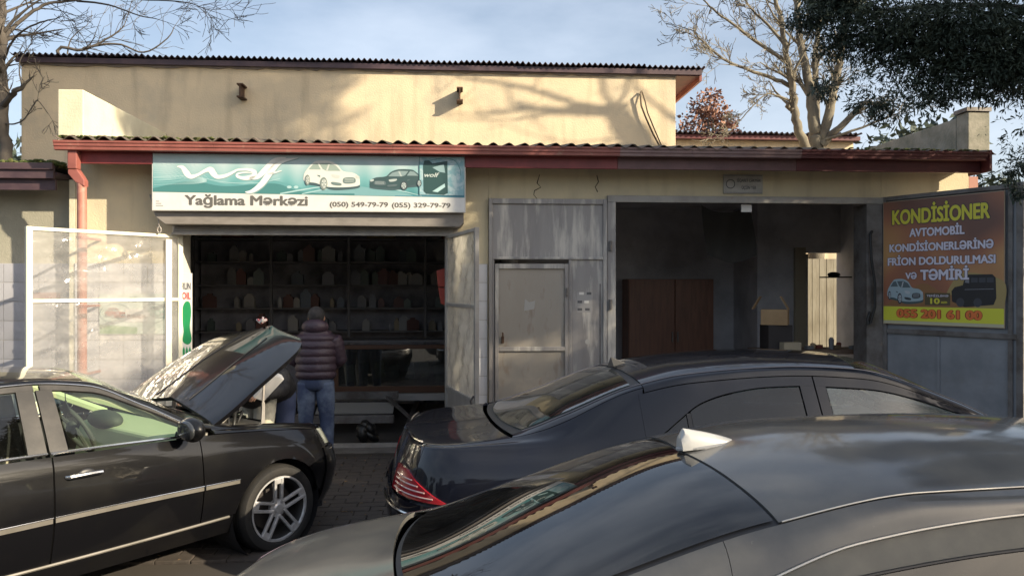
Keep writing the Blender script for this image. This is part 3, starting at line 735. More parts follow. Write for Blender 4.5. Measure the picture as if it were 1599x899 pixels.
# the script logo "wolf": swelling strokes, grey shadow first
def logo(dx, dz, d, m):
    sc_ = lambda x: -3.74 + (x + 3.66) * .739
    for ps, ws in (([(-3.66, 3.295), (-3.58, 3.285), (-3.52, 3.225), (-3.46, 3.185), (-3.36, 3.205), (-3.24, 3.255), (-3.17, 3.262), (-3.12, 3.215), (-3.06, 3.185), (-2.93, 3.205), (-2.78, 3.265)], [.01, .05, .075, .055, .035, .042, .078, .075, .05, .04, .025]),
                   ([(-2.78, 3.265), (-2.62, 3.27), (-2.52, 3.24), (-2.56, 3.19), (-2.68, 3.175), (-2.78, 3.195), (-2.76, 3.225), (-2.64, 3.238), (-2.55, 3.228)], [.025, .034, .055, .058, .046, .032, .022, .014, .008]),
                   ([(-2.60, 3.175), (-2.48, 3.19), (-2.36, 3.27), (-2.22, 3.37), (-2.06, 3.405)], [.03, .055, .075, .070, .014]),
                   ([(-2.66, 3.02), (-2.56, 3.03), (-2.42, 3.11), (-2.28, 3.25), (-2.14, 3.36), (-1.88, 3.405)], [.012, .045, .07, .075, .06, .008]),
                   ([(-2.33, 3.22), (-2.24, 3.235), (-2.12, 3.262)], [.012, .02, .006])):
        flat_ribbon(SG, 'logo_stroke', [(sc_(x) + dx, z + dz - .004) for x, z in ps], [w_ * .85 for w_ in ws], d, m)
logo(.009, -.009, -0.4029, pm('logo_shadow', (0.25, 0.36, 0.36))); logo(0, 0, -0.4033, pm('logo_white', (0.78, 0.80, 0.77)))
for q in (0, 1):
    flat(SG, 'drop_print', [(-2.52 + q * .075 + .026 * math.cos(a), 3.075 + .016 * math.sin(a)) for a in [i * math.pi / 8 for i in range(16)]], -0.4031, LTEAL)
carpic(SG, -2.40 + .035, 3.045, 0.625, 0.325, -0.4036, (pm('car_white', (0.66, 0.68, 0.63)), pm('car_glass', (0.30, 0.38, 0.34)), pm('car_dark', (0.16, 0.22, 0.21)), pm('car_light', (0.55, 0.58, 0.54)), pm('car_tyre', (0.20, 0.24, 0.22))))
# dark saloon picture, facing left
def mirror(place_u0, w): return lambda V: V
kd = (pm('dk_body', (0.045, 0.085, 0.09)), pm('dk_glass', (0.22, 0.30, 0.31)), pm('dk_dark', (0.10, 0.14, 0.15)), pm('dk_light', (0.42, 0.48, 0.47)), pm('dk_tyre', (0.05, 0.07, 0.08)))
def flipu(c): return lambda V: np.column_stack([2 * c - V[:, 0], V[:, 1], V[:, 2]])
carpic(SG, -1.63, 3.05, 0.60, 0.235, -0.4036, kd, flipu(-1.33))
# oil canister picture at the right end
flat(SG, 'patch_panel', [(-1.075, 3.0), (-0.575, 2.995), (-0.575, 3.43), (-1.075, 3.425)], -0.4092, mat('patch_print', (0.22, 0.40, 0.45), 0.4, c2=(0.42, 0.55, 0.58), nscale=14, lo=.45, hi=.6))
CAN = pm('canister', (0.03, 0.075, 0.075))
flat(SG, 'canister_print', [(-1.03, 3.04), (-1.035, 3.33), (-1.02, 3.385), (-0.965, 3.39), (-0.93, 3.355), (-0.76, 3.385), (-0.755, 3.02), (-0.80, 3.0), (-1.0, 3.01)], -0.4098, CAN)
flat(SG, 'handle_hole_print', [(-0.93, 3.31), (-0.80, 3.345), (-0.785, 3.25), (-0.85, 3.26)], -0.4102, pm('hole', (0.25, 0.38, 0.40)))
flat(SG, 'label_print', [(-0.93, 3.04), (-0.79, 3.13), (-0.785, 3.09), (-0.87, 3.03)], -0.4102, LTEAL)
text('wolf', -1.02, -0.85, 3.20, 3.25, -0.4104, pm('logo_small', (0.5, 0.56, 0.54)), SG, shear=.3, bold=.02, depth=.0006)
flat_ribbon(SG, 'panel_edge', [(-1.075, 3.0), (-1.073, 3.2), (-1.075, 3.43)], [.006] * 3, -0.4100, DTEAL)
flat_ribbon(SG, 'arc_print', [(-0.95, 3.39), (-0.80, 3.415), (-0.68, 3.39), (-0.62, 3.30), (-0.61, 3.22)], [.006] * 5, -0.4100, DTEAL)
text('Yağlama Mərkəzi', -3.66, -2.315, 2.835, 2.988, -0.4014, GREYT, SG, bold=0.042)
text('(050) 549-79-79', -2.075, -1.425, 2.842, 2.915, -0.4014, GREYT, SG, bold=0.035)
text('(055) 329-79-79', -1.385, -0.725, 2.838, 2.911, -0.4014, GREYT, SG, bold=0.035)
for k in range(3): flat(SG, 'stamp_print', [(-3.97, 2.85 + .025 * k), (-3.93 + .02 * (2 - k), 2.85 + .025 * k), (-3.93 + .02 * (2 - k), 2.862 + .025 * k), (-3.97, 2.862 + .025 * k)], -0.4014, pm('stamp', (.35, .34, .33)))

# ------------------------------------------------------------------ gate leaves: local axes along the leaf (x), across (y), up (z)
def leaf_thing(name, label, cat, hinge, free, group=None):
    hx, hy = hinge; fx, fy = free
    e = bpy.data.objects.new(name, None); C.objects.link(e)
    e.location = (hx, hy, 0); e.rotation_euler = (0, 0, math.atan2(fy - hy, fx - hx)); ORG[e.name] = Vector((0, 0, 0))
    return tag(e, label, cat, group), math.hypot(fx - hx, fy - hy)
def filmsheet(x0, x1, z0, z1, seed, amp=0.012):
    rnd = random.Random(seed); ph = [rnd.uniform(0, 6) for _ in range(8)]; P = []
    nx, nz_ = 26, 26
    for i in range(nx + 1):
        row = []
        for j in range(nz_ + 1):
            a, b = i / nx, j / nz_; e = min(a, 1 - a, b, 1 - b) * 6; e = min(1, e)
            y = amp * e * (math.sin(9 * a + 7 * b + ph[0]) * .5 + math.sin(23 * a - 11 * b + ph[1]) * .35 + math.sin(31 * b + 12 * a * b + ph[2]) * .25)
            # pulled folds near the upper corners
            for cx in (0, 1):
                dd = math.hypot(a - cx, b - 1); an = math.atan2(1 - b, abs(a - cx) + 1e-3)
                y += .010 * math.exp(-dd * 3.2) * math.sin(an * 22 + ph[3 + cx]) * min(1, dd * 8)
            row.append((x0 + (x1 - x0) * a, y, z0 + (z1 - z0) * b))
        P.append(row)
    return MB().grid(P)
WARM = mat('cream_gate_paint', (0.76, 0.73, 0.60), 0.45, c2=(0.68, 0.64, 0.50), nscale=5, c3=(0.45, 0.36, 0.24), n3=12, lo3=0.7, hi3=0.82)
GL1, L1 = leaf_thing('plastic_gate_leaf', 'cream framed gate leaf with clear plastic film, swung open left of the left bay', 'gate', (-3.80, 8.86), (-4.80, 7.58), 'plastic covered gate leaves of the left bay')
def leafframe(e, L, m, xs, zs):
    w = .028
    for x in xs: MB().box(x - w, x + w, -.022, .022, 0.06, 2.56).build('post', m, e, bevel=0.004)
    for z in zs:
        b = MB()
        for i in range(len(xs) - 1): b.box(xs[i] + w, xs[i + 1] - w, -.020, .020, z - .018, z + .018)
        b.build('rail', m, e, bevel=0.003)
leafframe(GL1, L1, WARM, [0.03, L1 - .03], [2.54, 1.82, .80, .09])
MB().box(0.15, 0.22, .024, .05, .06, 2.50).build('inner_post', WHITE, GL1, bevel=0.004)
for z0, z1, sd in ((1.84, 2.52, 1), (.82, 1.80, 2)): filmsheet(.058, L1 - .058, z0, z1, sd).build('film', FILM, GL1, smooth=2, fix=False)
MB().box(.058, L1 - .058, -.006, .006, .11, .78).build('lower_panel', WHITE, GL1)
GL2, L2 = leaf_thing('plastic_gate_leaf', 'grey white gate leaf with cloudy plastic film, right of the left bay', 'gate', (-0.77, 9.03), (-0.35, 7.72), 'plastic covered gate leaves of the left bay')
leafframe(GL2, L2, STEEL_L, [0.03, L2 - .03], [2.54, 1.76, .80, .09])
for z0, z1, sd in ((1.78, 2.52, 3), (.82, 1.74, 4)): filmsheet(.058, L2 - .058, z0, z1, sd, .018).build('film', FILM2, GL2, smooth=2, fix=False)
MB().box(.058, L2 - .058, -.006, .006, .11, .78).build('lower_panel', STEEL_L, GL2)
b = MB(); b.tube([(L2 - .03, -.03, .86), (L2 + .01, -.07, .82), (L2 + .03, -.06, .76)], .012, 6); b.build('hook', BLACKP, GL2)

# banner and posters left of the bay
bn = thing('parts_banner', 'pale green banner with two round car pictures behind the left gate leaf', 'banner', (-4.3, -0.03, 1.4))
GREENW = mat('banner_print', (0.50, 0.60, 0.52), 0.5, c2=(0.66, 0.72, 0.68), nscale=3)
MB().box(-4.74, -3.98, -0.028, -0.016, 1.42, 1.88).build('sheet', GREENW, bn)
flat(bn, 'green_field', [(-4.735, 1.425), (-4.32, 1.425), (-4.32, 1.50), (-4.735, 1.53)], -0.0284, pm('leaf_green', (0.18, 0.34, 0.14)))
for cx, rx in ((-4.56, .17), (-4.13, .13)):
    b = MB(); b.tube([(cx + rx * math.cos(a), -0.030, 1.66 + .11 * math.sin(a)) for a in [i * math.pi / 12 for i in range(25)]], .004, 4); b.build('ring_print', pm('ring', (0.22, 0.30, 0.30)), bn)
carpic(bn, -4.68, 1.60, .25, .12, -0.0288, (pm('red_car', (0.36, 0.12, 0.10)), pm('g2', (0.2, 0.25, 0.25)), pm('d2', (0.12, 0.12, 0.12)), pm('l2', (0.6, 0.6, 0.6)), pm('t2', (0.1, 0.1, 0.1))))
carpic(bn, -4.20, 1.60, .20, .14, -0.0288, (pm('green_car', (0.24, 0.40, 0.34)), pm('g2', (0.2, 0.25, 0.25)), pm('d2', (0.12, 0.12, 0.12)), pm('l2', (0.6, 0.6, 0.6)), pm('t2', (0.1, 0.1, 0.1))))
text('AS', -4.42, -4.32, 1.79, 1.855, -0.0290, pm('banner_ink', (0.06, 0.12, 0.12)), bn, bold=.03)
flat(bn, 'label_print', [(-4.45, 1.56), (-4.20, 1.56), (-4.20, 1.71), (-4.45, 1.71)], -0.0335, SW)
text('BURADA', -4.43, -4.22, 1.60, 1.645, -0.0338, pm('banner_ink2', (0.30, 0.14, 0.12)), bn, bold=.03)
po = thing('vertical_poster', 'narrow white poster with green and red print on the left door jamb', 'poster', (-3.75, -0.05, 1.0))
MB().box(-3.815, -3.70, -0.058, -0.034, 0.9, 2.12).build('board', PAPER, po, bevel=0.003)
text('RUN', -3.808, -3.71, 1.93, 2.01, -0.0582, INK, po, bold=.03); text('OIL', -3.808, -3.71, 1.82, 1.90, -0.0582, pm('poster_red', (0.5, 0.06, 0.05)), po, bold=.03)
GRN = pm('poster_green', (0.02, 0.28, 0.10))
flat(po, 'green_print', smoothpts([(-3.80, 1.55), (-3.805, 1.70), (-3.77, 1.79), (-3.72, 1.78), (-3.705, 1.66), (-3.72, 1.50), (-3.70, 1.36), (-3.74, 1.30), (-3.80, 1.34), (-3.79, 1.45)], 5, True), -0.0582, GRN)
for k in range(3): flat(po, 'bottle_print', [(-3.80 + .034 * k, 1.10), (-3.775 + .034 * k, 1.10), (-3.775 + .034 * k, 1.24), (-3.787 + .034 * k, 1.28), (-3.80 + .034 * k, 1.24)], -0.0582, GRN)
rgs = thing('red_fire_box', 'tall red box hanging just inside the right jamb of the left bay', 'box', (-0.85, 0.35, 1.7))
b = MB(); b.prism([(-0.905, 2.16), (-0.78, 2.20), (-0.78, 1.96), (-0.885, 1.965)], .28, .44); b.build('upper_case', mat('red_plastic', (0.42, 0.06, 0.035), 0.5), rgs, bevel=.006)
b = MB(); b.prism([(-0.885, 1.955), (-0.78, 1.945), (-0.78, 1.73), (-0.85, 1.76)], .28, .44); b.build('lower_case', MATS['red_plastic'], rgs, bevel=.006)

# ------------------------------------------------------------------ steel bay with wicket door
SD = thing('steel_gate', 'closed grey steel gate panel with a framed wicket door between the two bays', 'gate', (0.43, -0.05, 0))
ya, yb = -0.075, 0.20
def fr(nm, x0, x1, z0, z1, y0=ya, y1=-0.005, m=STEEL, bev=0.005): return MB().box(x0, x1, y0, y1, z0, z1).build(nm, m, SD, bevel=bev)
fr('frame_post', -0.278, -0.235, 0.02, 3.008); fr('frame_post', 1.085, 1.133, 0.02, 3.008)
fr('frame_head', -0.234, 1.084, 2.945, 3.006)
fr('frame_rail', -0.234, 1.084, 2.288, 2.318)
fr('top_panel', -0.234, 1.084, 2.319, 2.944, -0.045, -0.030, STEEL, 0)
fr('side_panel', 0.705, 1.084, 0.02, 2.287, -0.045, -0.030, STEEL, 0)
fr('side_rib', 1.045, 1.06, 0.3, 2.0, -0.052, -0.0455, STEEL_D, 0)
fr('frame_post', 0.672, 0.704, 0.02, 2.286, -0.068)
fr('frame_post', -0.234, -0.212, 0.02, 2.286, -0.068)
wd = fr('wicket_door', -0.165, 0.625, 0.10, 2.19, -0.060, -0.050, mat('worn_door_steel', (0.34, 0.305, 0.26), 0.42, metal=0.1, c2=(0.36, 0.33, 0.29), nscale=2.6, c3=(0.20, 0.12, 0.07), n3=5, lo3=0.56, hi3=0.8, bump=0.12, bscale=9, stretch=(1.4, 1.4, .5)), 0)
for nm, x0, x1, z0, z1 in (('door_stile', -0.206, -0.162, .08, 2.235), ('door_stile', 0.622, 0.667, .08, 2.235), ('door_rail', -0.161, 0.621, 2.178, 2.235), ('door_rail', -0.161, 0.621, 1.205, 1.255), ('door_rail', -0.161, 0.621, .08, .14)):
    MB().box(x0, x1, -0.088, -0.061, z0, z1).build(nm, STEEL, wd, bevel=0.004)
MB().box(-0.13, -0.10, -0.10, -0.0605, 1.30, 1.38).build('lock', RUST, wd, bevel=.004)
b = MB(); b.tube([(-.115, -.06, 1.42), (-.115, -.11, 1.42), (-.115, -.11, 1.36)], .008, 6); b.build('handle', RUST, wd)
for z in (0.5, 1.9): MB().lathe([(0.013, z - .05), (0.013, z + .05)], 8, (0.645, -0.095, 0), 'z', True).build('hinge', STEEL_D, wd)
MB().prism([(0.14, 1.68), (0.26, 1.70), (0.27, 1.80), (0.20, 1.78), (0.15, 1.82)], -0.0625, -0.0605).build('torn_paper', mat('torn_grey_paper', (0.42, 0.41, 0.39), 0.8), wd)
for z in (2.45, 1.75, .8): MB().lathe([(0.018, z - .06), (0.018, z + .06)], 8, (1.17, -0.085, 0), 'z', True).build('gate_hinge', STEEL_D, SD)
stk = [(0.80, 1.87), (0.89, 1.87), (0.78, 1.77), (0.86, 1.77), (0.78, 1.68), (0.87, 1.68)]
b = MB(); b.box(.775, .95, -0.0462, -0.0452, 1.66, 1.90); b.build('residue', mat('sticker_residue', (0.36, 0.35, 0.34), 0.7), SD)
for k, (x, z) in enumerate(stk):
    MB().box(x, x + .055, -0.0475, -0.0463, z, z + .03).build('sticker', INK if k not in (0, 3) else PAPER, SD)
b = MB(); b.lathe([(0.0, -0.0465), (.03, -0.0465), (.03, -0.0452)], 14, (0.90, 0, 1.31), 'y'); b.build('round_sticker', MATS['torn_grey_paper'], SD)

# ------------------------------------------------------------------ steel gate leaf of the right bay, opened outwards, with the brown advertisement
GK, LK = leaf_thing('steel_gate_leaf', 'blue grey steel gate leaf swung open at the right edge, carrying the brown advertisement', 'gate', (4.575, 9.44), (5.42, 8.13))
zt = 3.06
MB().box(0.0, LK, -.012, .012, .1, zt).build('skin_panel', STEEL_B, GK)
MB().box(-.02, .05, -.045, -.013, .08, zt).build('frame_post', STEEL_D, GK, bevel=.005)
MB().box(LK - .06, LK + .01, -.045, .03, .08, zt + .012).build('frame_post', STEEL_D, GK, bevel=.005)
MB().box(LK - .15, LK - .10, -.03, -.013, .1, zt - .04).build('rib', STEEL_D, GK, bevel=.004)
MB().box(.051, LK - .061, -.045, -.013, zt - .05, zt).build('frame_rail', STEEL_D, GK, bevel=.005)
MB().box(.051, LK - .061, -.04, -.013, 1.40, 1.46).build('frame_rail', STEEL_D, GK, bevel=.005)
MB().box(LK * .42, LK * .42 + .03, -.03, -.013, .1, 1.39).build('rib', STEEL_B, GK, bevel=.004)
for z in (.7, 2.6): MB().lathe([(0.02, z - .07), (0.02, z + .07)], 10, (-.02, -.02, 0), 'z', True).build('hinge', STEEL_D, GK)
# the advertisement is drawn in a frame (0..1.385 along, 1.515..3.0 up) on the leaf's outer face
AD = thing('air_conditioning_sign', 'brown advertisement board with yellow heading KONDİSİONER and two printed cars', 'sign', (4.575, 9.44, 0), frame=False)
AD.rotation_euler = GK.rotation_euler; ORG[AD.name] = Vector((0, 0, 0))
ax0, ax1, az0, az1 = 0.02, 1.395, 1.515, 2.995
def adp(u, v): return (ax0 + (ax1 - ax0) * u, az0 + (az1 - az0) * v)
MB().box(ax0, ax1, -.062, -.046, az0, az1).build('board', mat('ad_edge', (.4, .3, .2), .5), AD, bevel=.004)
def admat():
    m = bpy.data.materials.new('brown_print'); m.use_nodes = True; n, l = m.node_tree.nodes, m.node_tree.links; b = n['Principled BSDF']
    b.inputs['Roughness'].default_value = 0.4
    tc = n.new('ShaderNodeTexCoord'); nzz = n.new('ShaderNodeTexNoise'); nzz.inputs['Scale'].default_value = 1.1; nzz.inputs['Detail'].default_value = 1
    mpp = n.new('ShaderNodeMapping'); mpp.inputs['Location'].default_value = (2.3, 0, 1.2); l.new(tc.outputs['Object'], mpp.inputs[0]); l.new(mpp.outputs[0], nzz.inputs['Vector'])
    r = n.new('ShaderNodeValToRGB'); e = r.color_ramp.elements
    e[0].position = 0.35; e[0].color = (0.17, 0.08, 0.06, 1); e[1].position = 0.66; e[1].color = (0.60, 0.35, 0.13, 1); q = e.new(.5); q.color = (0.38, 0.15, 0.08, 1)
    l.new(nzz.outputs['Fac'], r.inputs[0]); l.new(r.outputs[0], b.inputs['Base Color']); return m
fd = -.0625
def aflat(name, pts, d, m): return flat(AD, name, [adp(*p) for p in pts], d, m)
aflat('brown_panel', [(0.005, .145), (.995, .145), (.995, .995), (.005, .995)], fd, admat())
aflat('yellow_band', [(0.005, .03), (.995, .03), (.995, .144), (.005, .144)], fd, pm('yellow', (0.72, 0.72, 0.06)))
aflat('pale_strip', [(0.005, .006), (.995, .006), (.995, .029), (.005, .029)], fd, pm('pale_strip', (0.55, 0.52, 0.35)))
aflat('dune_print', smoothpts([(0.005, .146), (.2, .25), (.36, .33), (.5, .27), (.68, .21), (.78, .146)], 6), fd - .0004, pm('dune', (0.30, 0.15, 0.06)))
aflat('dune_print', smoothpts([(.50, .146), (.62, .36), (.74, .41), (.995, .34), (.995, .146)], 6), fd - .0003, pm('dune_light', (0.40, 0.30, 0.12)))
YEL = pm('heading_yellow', (0.72, 0.66, 0.06)); LIL = pm('lilac_white', (0.72, 0.69, 0.80)); OUTL = pm('dark_outline', (0.05, 0.035, 0.05)); ORG_ = pm('orange_number', (0.80, 0.20, 0.05)); REDO = pm('red_outline', (0.30, 0.03, 0.02))
def adtext(s_, u0, u1, v0, v1, m, mo, b=.045, ob=.085):
    (x0, z0), (x1, z1) = adp(u0, v0), adp(u1, v1)
    e = (z1 - z0) * .04
    text(s_, x0 - e, x1 + e, z0 - e, z1 + e, fd - .001, mo, AD, bold=ob, depth=.001, name='lettering_outline')
    text(s_, x0, x1, z0, z1, fd - .0025, m, AD, bold=b, depth=.001)
adtext('KONDİSİONER', .085, .895, .805, .965, YEL, OUTL)
adtext('AVTOMOBİL', .24, .70, .70, .79, LIL, OUTL)
adtext('KONDİSİONERLƏRİNƏ', .06, .92, .585, .67, LIL, OUTL)
adtext('FRİON DOLDURULMASI', .045, .935, .475, .56, LIL, OUTL)
adtext('VƏ', .205, .305, .365, .42, LIL, OUTL); adtext('TƏMİRİ', .335, .735, .355, .465, LIL, OUTL)
adtext('055 201 61 00', .125, .835, .055, .125, ORG_, REDO, .05, .10)
def adcar(u0, v0, w, h, kind, fl=False):
    (x0, z0), (x1, z1) = adp(u0, v0), adp(u0 + w, v0 + h)
    carpic(AD, x0, z0, x1 - x0, z1 - z0, fd - .001, kind, flipu((x0 + x1) / 2) if fl else None)
adcar(.04, .165, .32, .20, (pm('pale_blue_car', (0.36, 0.47, 0.52)), pm('g3', (0.10, 0.14, 0.16)), pm('d3', (0.05, 0.06, 0.07)), pm('l3', (0.5, 0.55, 0.58)), pm('t3', (0.05, 0.05, 0.06))))
# boxy black off-roader, a flat picture too
KB = pm('black_car', (0.018, 0.018, 0.022)); K2 = pm('black_car_glass', (0.05, 0.055, 0.07)); K3 = pm('black_car_light', (0.22, 0.23, 0.26))
aflat('car_picture', [(.60, .19), (.595, .27), (.62, .30), (.685, .315), (.70, .37), (.73, .395), (.91, .395), (.935, .37), (.94, .22), (.92, .17), (.70, .15)], fd - .001, KB)
aflat('car_picture', [(.70, .335), (.712, .365), (.735, .375), (.735, .33)], fd - .0015, K3)
for k in range(3): aflat('car_picture', [(.75 + .06 * k, .335), (.75 + .06 * k, .37), (.80 + .06 * k, .37), (.80 + .06 * k, .335)], fd - .0015, K2)
aflat('car_picture', [(.70, .28), (.92, .285), (.92, .289), (.70, .284)], fd - .0015, K3)
for cx in (.665, .80): aflat('car_picture', [(cx + .032 * math.cos(a), .185 + .034 * math.sin(a)) for a in [i * math.pi / 8 for i in range(16)]], fd - .0015, K2)
aflat('price_panel', [(.375, .16), (.585, .16), (.585, .255), (.375, .255)], fd - .0012, pm('price_brown', (0.10, 0.08, 0.04)))
(x0, z0), (x1, z1) = adp(.39, .225), adp(.57, .245); text('TEMİZLƏMƏ', x0, x1, z0, z1, fd - .0016, LIL, AD, bold=.02, depth=.0005)
(x0, z0), (x1, z1) = adp(.42, .17), adp(.50, .215); text('10', x0, x1, z0, z1, fd - .0016, YEL, AD, bold=.04, depth=.0005)
(x0, z0), (x1, z1) = adp(.51, .175), adp(.56, .19); text('azn', x0, x1, z0, z1, fd - .0016, YEL, AD, bold=.02, depth=.0005)
# ------------------------------------------------------------------ cars: one smooth body surface S(s, v), panels are pieces of it
def pch(keys):
    k = sorted(keys); x = np.array([a for a, b in k], float); y = np.array([b for a, b in k], float)
    if len(x) == 1: return lambda t: np.full_like(np.asarray(t, float), y[0])
    h = np.diff(x); dl = np.diff(y) / h; m = np.zeros_like(x)
    for i in range(1, len(x) - 1):
        if dl[i - 1] * dl[i] > 0:
            w1, w2 = 2 * h[i] + h[i - 1], h[i] + 2 * h[i - 1]; m[i] = (w1 + w2) / (w1 / dl[i - 1] + w2 / dl[i])
    m[0], m[-1] = dl[0], dl[-1]
    def f(t):
        t = np.clip(np.asarray(t, float), x[0], x[-1]); i = np.clip(np.searchsorted(x, t) - 1, 0, len(x) - 2)
        u = (t - x[i]) / h[i]
        return (2 * u ** 3 - 3 * u ** 2 + 1) * y[i] + (u ** 3 - 2 * u ** 2 + u) * h[i] * m[i] + (-2 * u ** 3 + 3 * u ** 2) * y[i + 1] + (u ** 3 - u ** 2) * h[i] * m[i + 1]
    return f
class Car:
    """rows: 9 x (ykeys, zkeys, front end x, rear end x); sfc/src: where the plan corners start; x forward, y to the left, z up"""
    def __init__(c, rows, sfc, src, p=3.2):
        c.ry = [pch(r[0]) for r in rows]; c.rz = [pch(r[1]) for r in rows]
        c.fx = np.array([r[2] for r in rows]); c.rx = np.array([r[3] for r in rows]); c.sfc, c.src, c.e = sfc, src, 2.0 / p
    def rowpts(c, s):
        s = np.asarray(s, float); out = []
        ff = np.clip(s - c.sfc, 0, 1) * math.pi / 2; fr = np.clip(c.src - s, 0, 1) * math.pi / 2
        sm = np.clip(s, c.src, c.sfc)
        for j in range(9):
            x = sm + (c.fx[j] - c.sfc) * np.sin(ff) ** c.e + (c.rx[j] - c.src) * np.sin(fr) ** c.e
            k = np.maximum(np.cos(ff), 0) ** c.e * np.maximum(np.cos(fr), 0) ** c.e
            out.append(np.stack([x, c.ry[j](x) * k, c.rz[j](x)], -1))
        return np.stack(out, 0)          # 9, ..., 3
    def S(c, s, v):
        s, v = np.broadcast_arrays(np.asarray(s, float), np.asarray(v, float)); P = c.rowpts(s)
        i = np.clip(np.floor(v).astype(int), 0, 7); t = (v - i)[..., None]
        def row(k):
            k = np.asarray(k); lo = k < 0; hi = k > 8
            q = np.take_along_axis(P, np.clip(k, 0, 8)[None, ..., None].repeat(3, -1), 0)[0]
            # mirror across the centre line above the roof, extend below the sill
            r7 = P[7] * np.array([1, -1, 1]); ext = 2 * P[0] - P[1]
            return np.where(hi[..., None], r7, np.where(lo[..., None], ext, q))
        p0, p1, p2, p3 = row(i - 1), row(i), row(i + 1), row(i + 2)
        return .5 * (2 * p1 + (p2 - p0) * t + (2 * p0 - 5 * p1 + 4 * p2 - p3) * t * t + (3 * p1 - p0 - 3 * p2 + p3) * t ** 3)
def fn(x): return x if callable(x) else (lambda t: np.full_like(np.asarray(t, float), x))
def panel(car, name, m, root, s0, s1, v0, v1, ns=30, nv=12, side=-1, off=0.0, gap=0.0022, wheels=(), Rw=0.34, flange=0.018, xf=None, full=False, smooth=2, label=None):
    """side -1 = right, +1 = left; full = across the centre line; wheels = x of arches to cut"""
    s0, s1, v0, v1 = fn(s0), fn(s1), fn(v0), fn(v1)
    a = np.linspace(0, 1, ns + 1)[:, None]
    if full:
        bb = np.linspace(-1, 1, 2 * nv + 1)[None, :]; b = 1 - np.abs(bb); sg = np.where(bb < 0, -1.0, 1.0)
    else:
        b = np.linspace(0, 1, nv + 1)[None, :]; bb = b; sg = np.full_like(b, side)
    a, b2 = np.broadcast_arrays(a, b)
    V0 = v0(a); V1 = v1(a)
    v = V0 + (V1 - V0) * b2; S0 = s0(b2); S1 = s1(b2); s = S0 + (S1 - S0) * a
    if full: v = np.minimum(v, 8.0)
    P = car.S(s, v)
    e = 1e-3
    du = car.S(s + e, v) - car.S(s - e, v); dv = car.S(s, np.minimum(v + e, 8)) - car.S(s, v - e)
    n = np.cross(dv, du); ln = np.linalg.norm(n, axis=-1, keepdims=True); n = n / np.maximum(ln, 1e-9)
    n = np.where(ln < 1e-9, np.array([0, 0, 1.0]), n)
    # orient outward
    ctr = np.array([0, 0, .7]); dots = ((P - ctr) * n * np.array([.15, 1, 1])).sum(-1, keepdims=True)
    n = np.where(dots < 0, -n, n)
    P = P + n * off
    P = P * np.stack([np.ones_like(sg), sg, np.ones_like(sg)], -1); n = n * np.stack([np.ones_like(sg), sg, np.ones_like(sg)], -1)
    # small gap: pull the rim inward
    if gap:
        Q = P.copy()
        def pull(sl, sl2):
            d_ = P[sl2] - P[sl]; L = np.linalg.norm(d_, axis=-1, keepdims=True); Q[sl] += d_ / np.maximum(L, 1e-6) * np.minimum(gap, L * .4)
        pull(np.s_[0, :], np.s_[1, :]); pull(np.s_[-1, :], np.s_[-2, :]); pull(np.s_[:, 0], np.s_[:, 1]); pull(np.s_[:, -1], np.s_[:, -2])
        P = Q
    bm = bmesh.new(); nr, nc = P.shape[:2]; vs = []; nn = {}
    inside = np.zeros((nr, nc), bool)
    for wx, wz in wheels: inside |= (np.hypot(P[..., 0] - wx, P[..., 2] - wz) < Rw)
    for i in range(nr):
        for j in range(nc):
            p = P[i, j].copy()
            if inside[i, j]:
                for wx, wz in wheels:
                    dx, dz = p[0] - wx, p[2] - wz; r_ = math.hypot(dx, dz)
                    if 1e-6 < r_ < Rw: p[0], p[2] = wx + dx / r_ * Rw, wz + dz / r_ * Rw
            if xf is not None: pp = xf @ Vector(p); p = pp
            vs.append(bm.verts.new(p)); nv_ = Vector(n[i, j]); nn[vs[-1]] = (xf.to_3x3() @ nv_) if xf is not None else nv_
    for i in range(nr - 1):
        for j in range(nc - 1):
            if inside[i, j] and inside[i + 1, j] and inside[i, j + 1] and inside[i + 1, j + 1]: continue
            q = [vs[i * nc + j], vs[i * nc + j + 1], vs[(i + 1) * nc + j + 1], vs[(i + 1) * nc + j]]
            try:
                fc = bm.faces.new(q)
            except ValueError: continue
            fc.normal_update()
            if fc.normal.dot(nn[q[0]]) < 0: fc.normal_flip()
    bmesh.ops.delete(bm, geom=[x for x in bm.verts if not x.link_faces], context='VERTS')
    bmesh.ops.remove_doubles(bm, verts=bm.verts, dist=1e-5)
    if flange:
        be = [x for x in bm.edges if len(x.link_faces) == 1]
        for x in bm.edges:
            pass
        mp_ = {}
        for ed in be:
            for q in ed.verts:
                if q not in mp_:
                    q.normal_update(); k = nn.get(q, q.normal); mp_[q] = bm.verts.new(q.co - k * flange)
        for ed in be:
            a_, b_ = ed.verts; fa = ed.link_faces[0]
            # keep winding consistent with the neighbouring face
            for lp in fa.loops:
                if lp.edge == ed: a_, b_ = lp.vert, lp.link_loop_next.vert
            try: f2 = bm.faces.new([b_, a_, mp_[a_], mp_[b_]]); f2.smooth = False; f2.material_index = 0
            except ValueError: pass
            ed.smooth = False
    for f_ in bm.faces: f_.smooth = True
    me = bpy.data.meshes.new(name); bm.to_mesh(me); bm.free(); me.materials.append(m)
    try: me.set_sharp_from_angle(angle=R(50))
    except Exception: pass
    ob = bpy.data.objects.new(name, me); C.objects.link(ob); ob.parent = root; ORG[ob.name] = Vector((0, 0, 0))
    if label: ob['label'] = label
    return ob
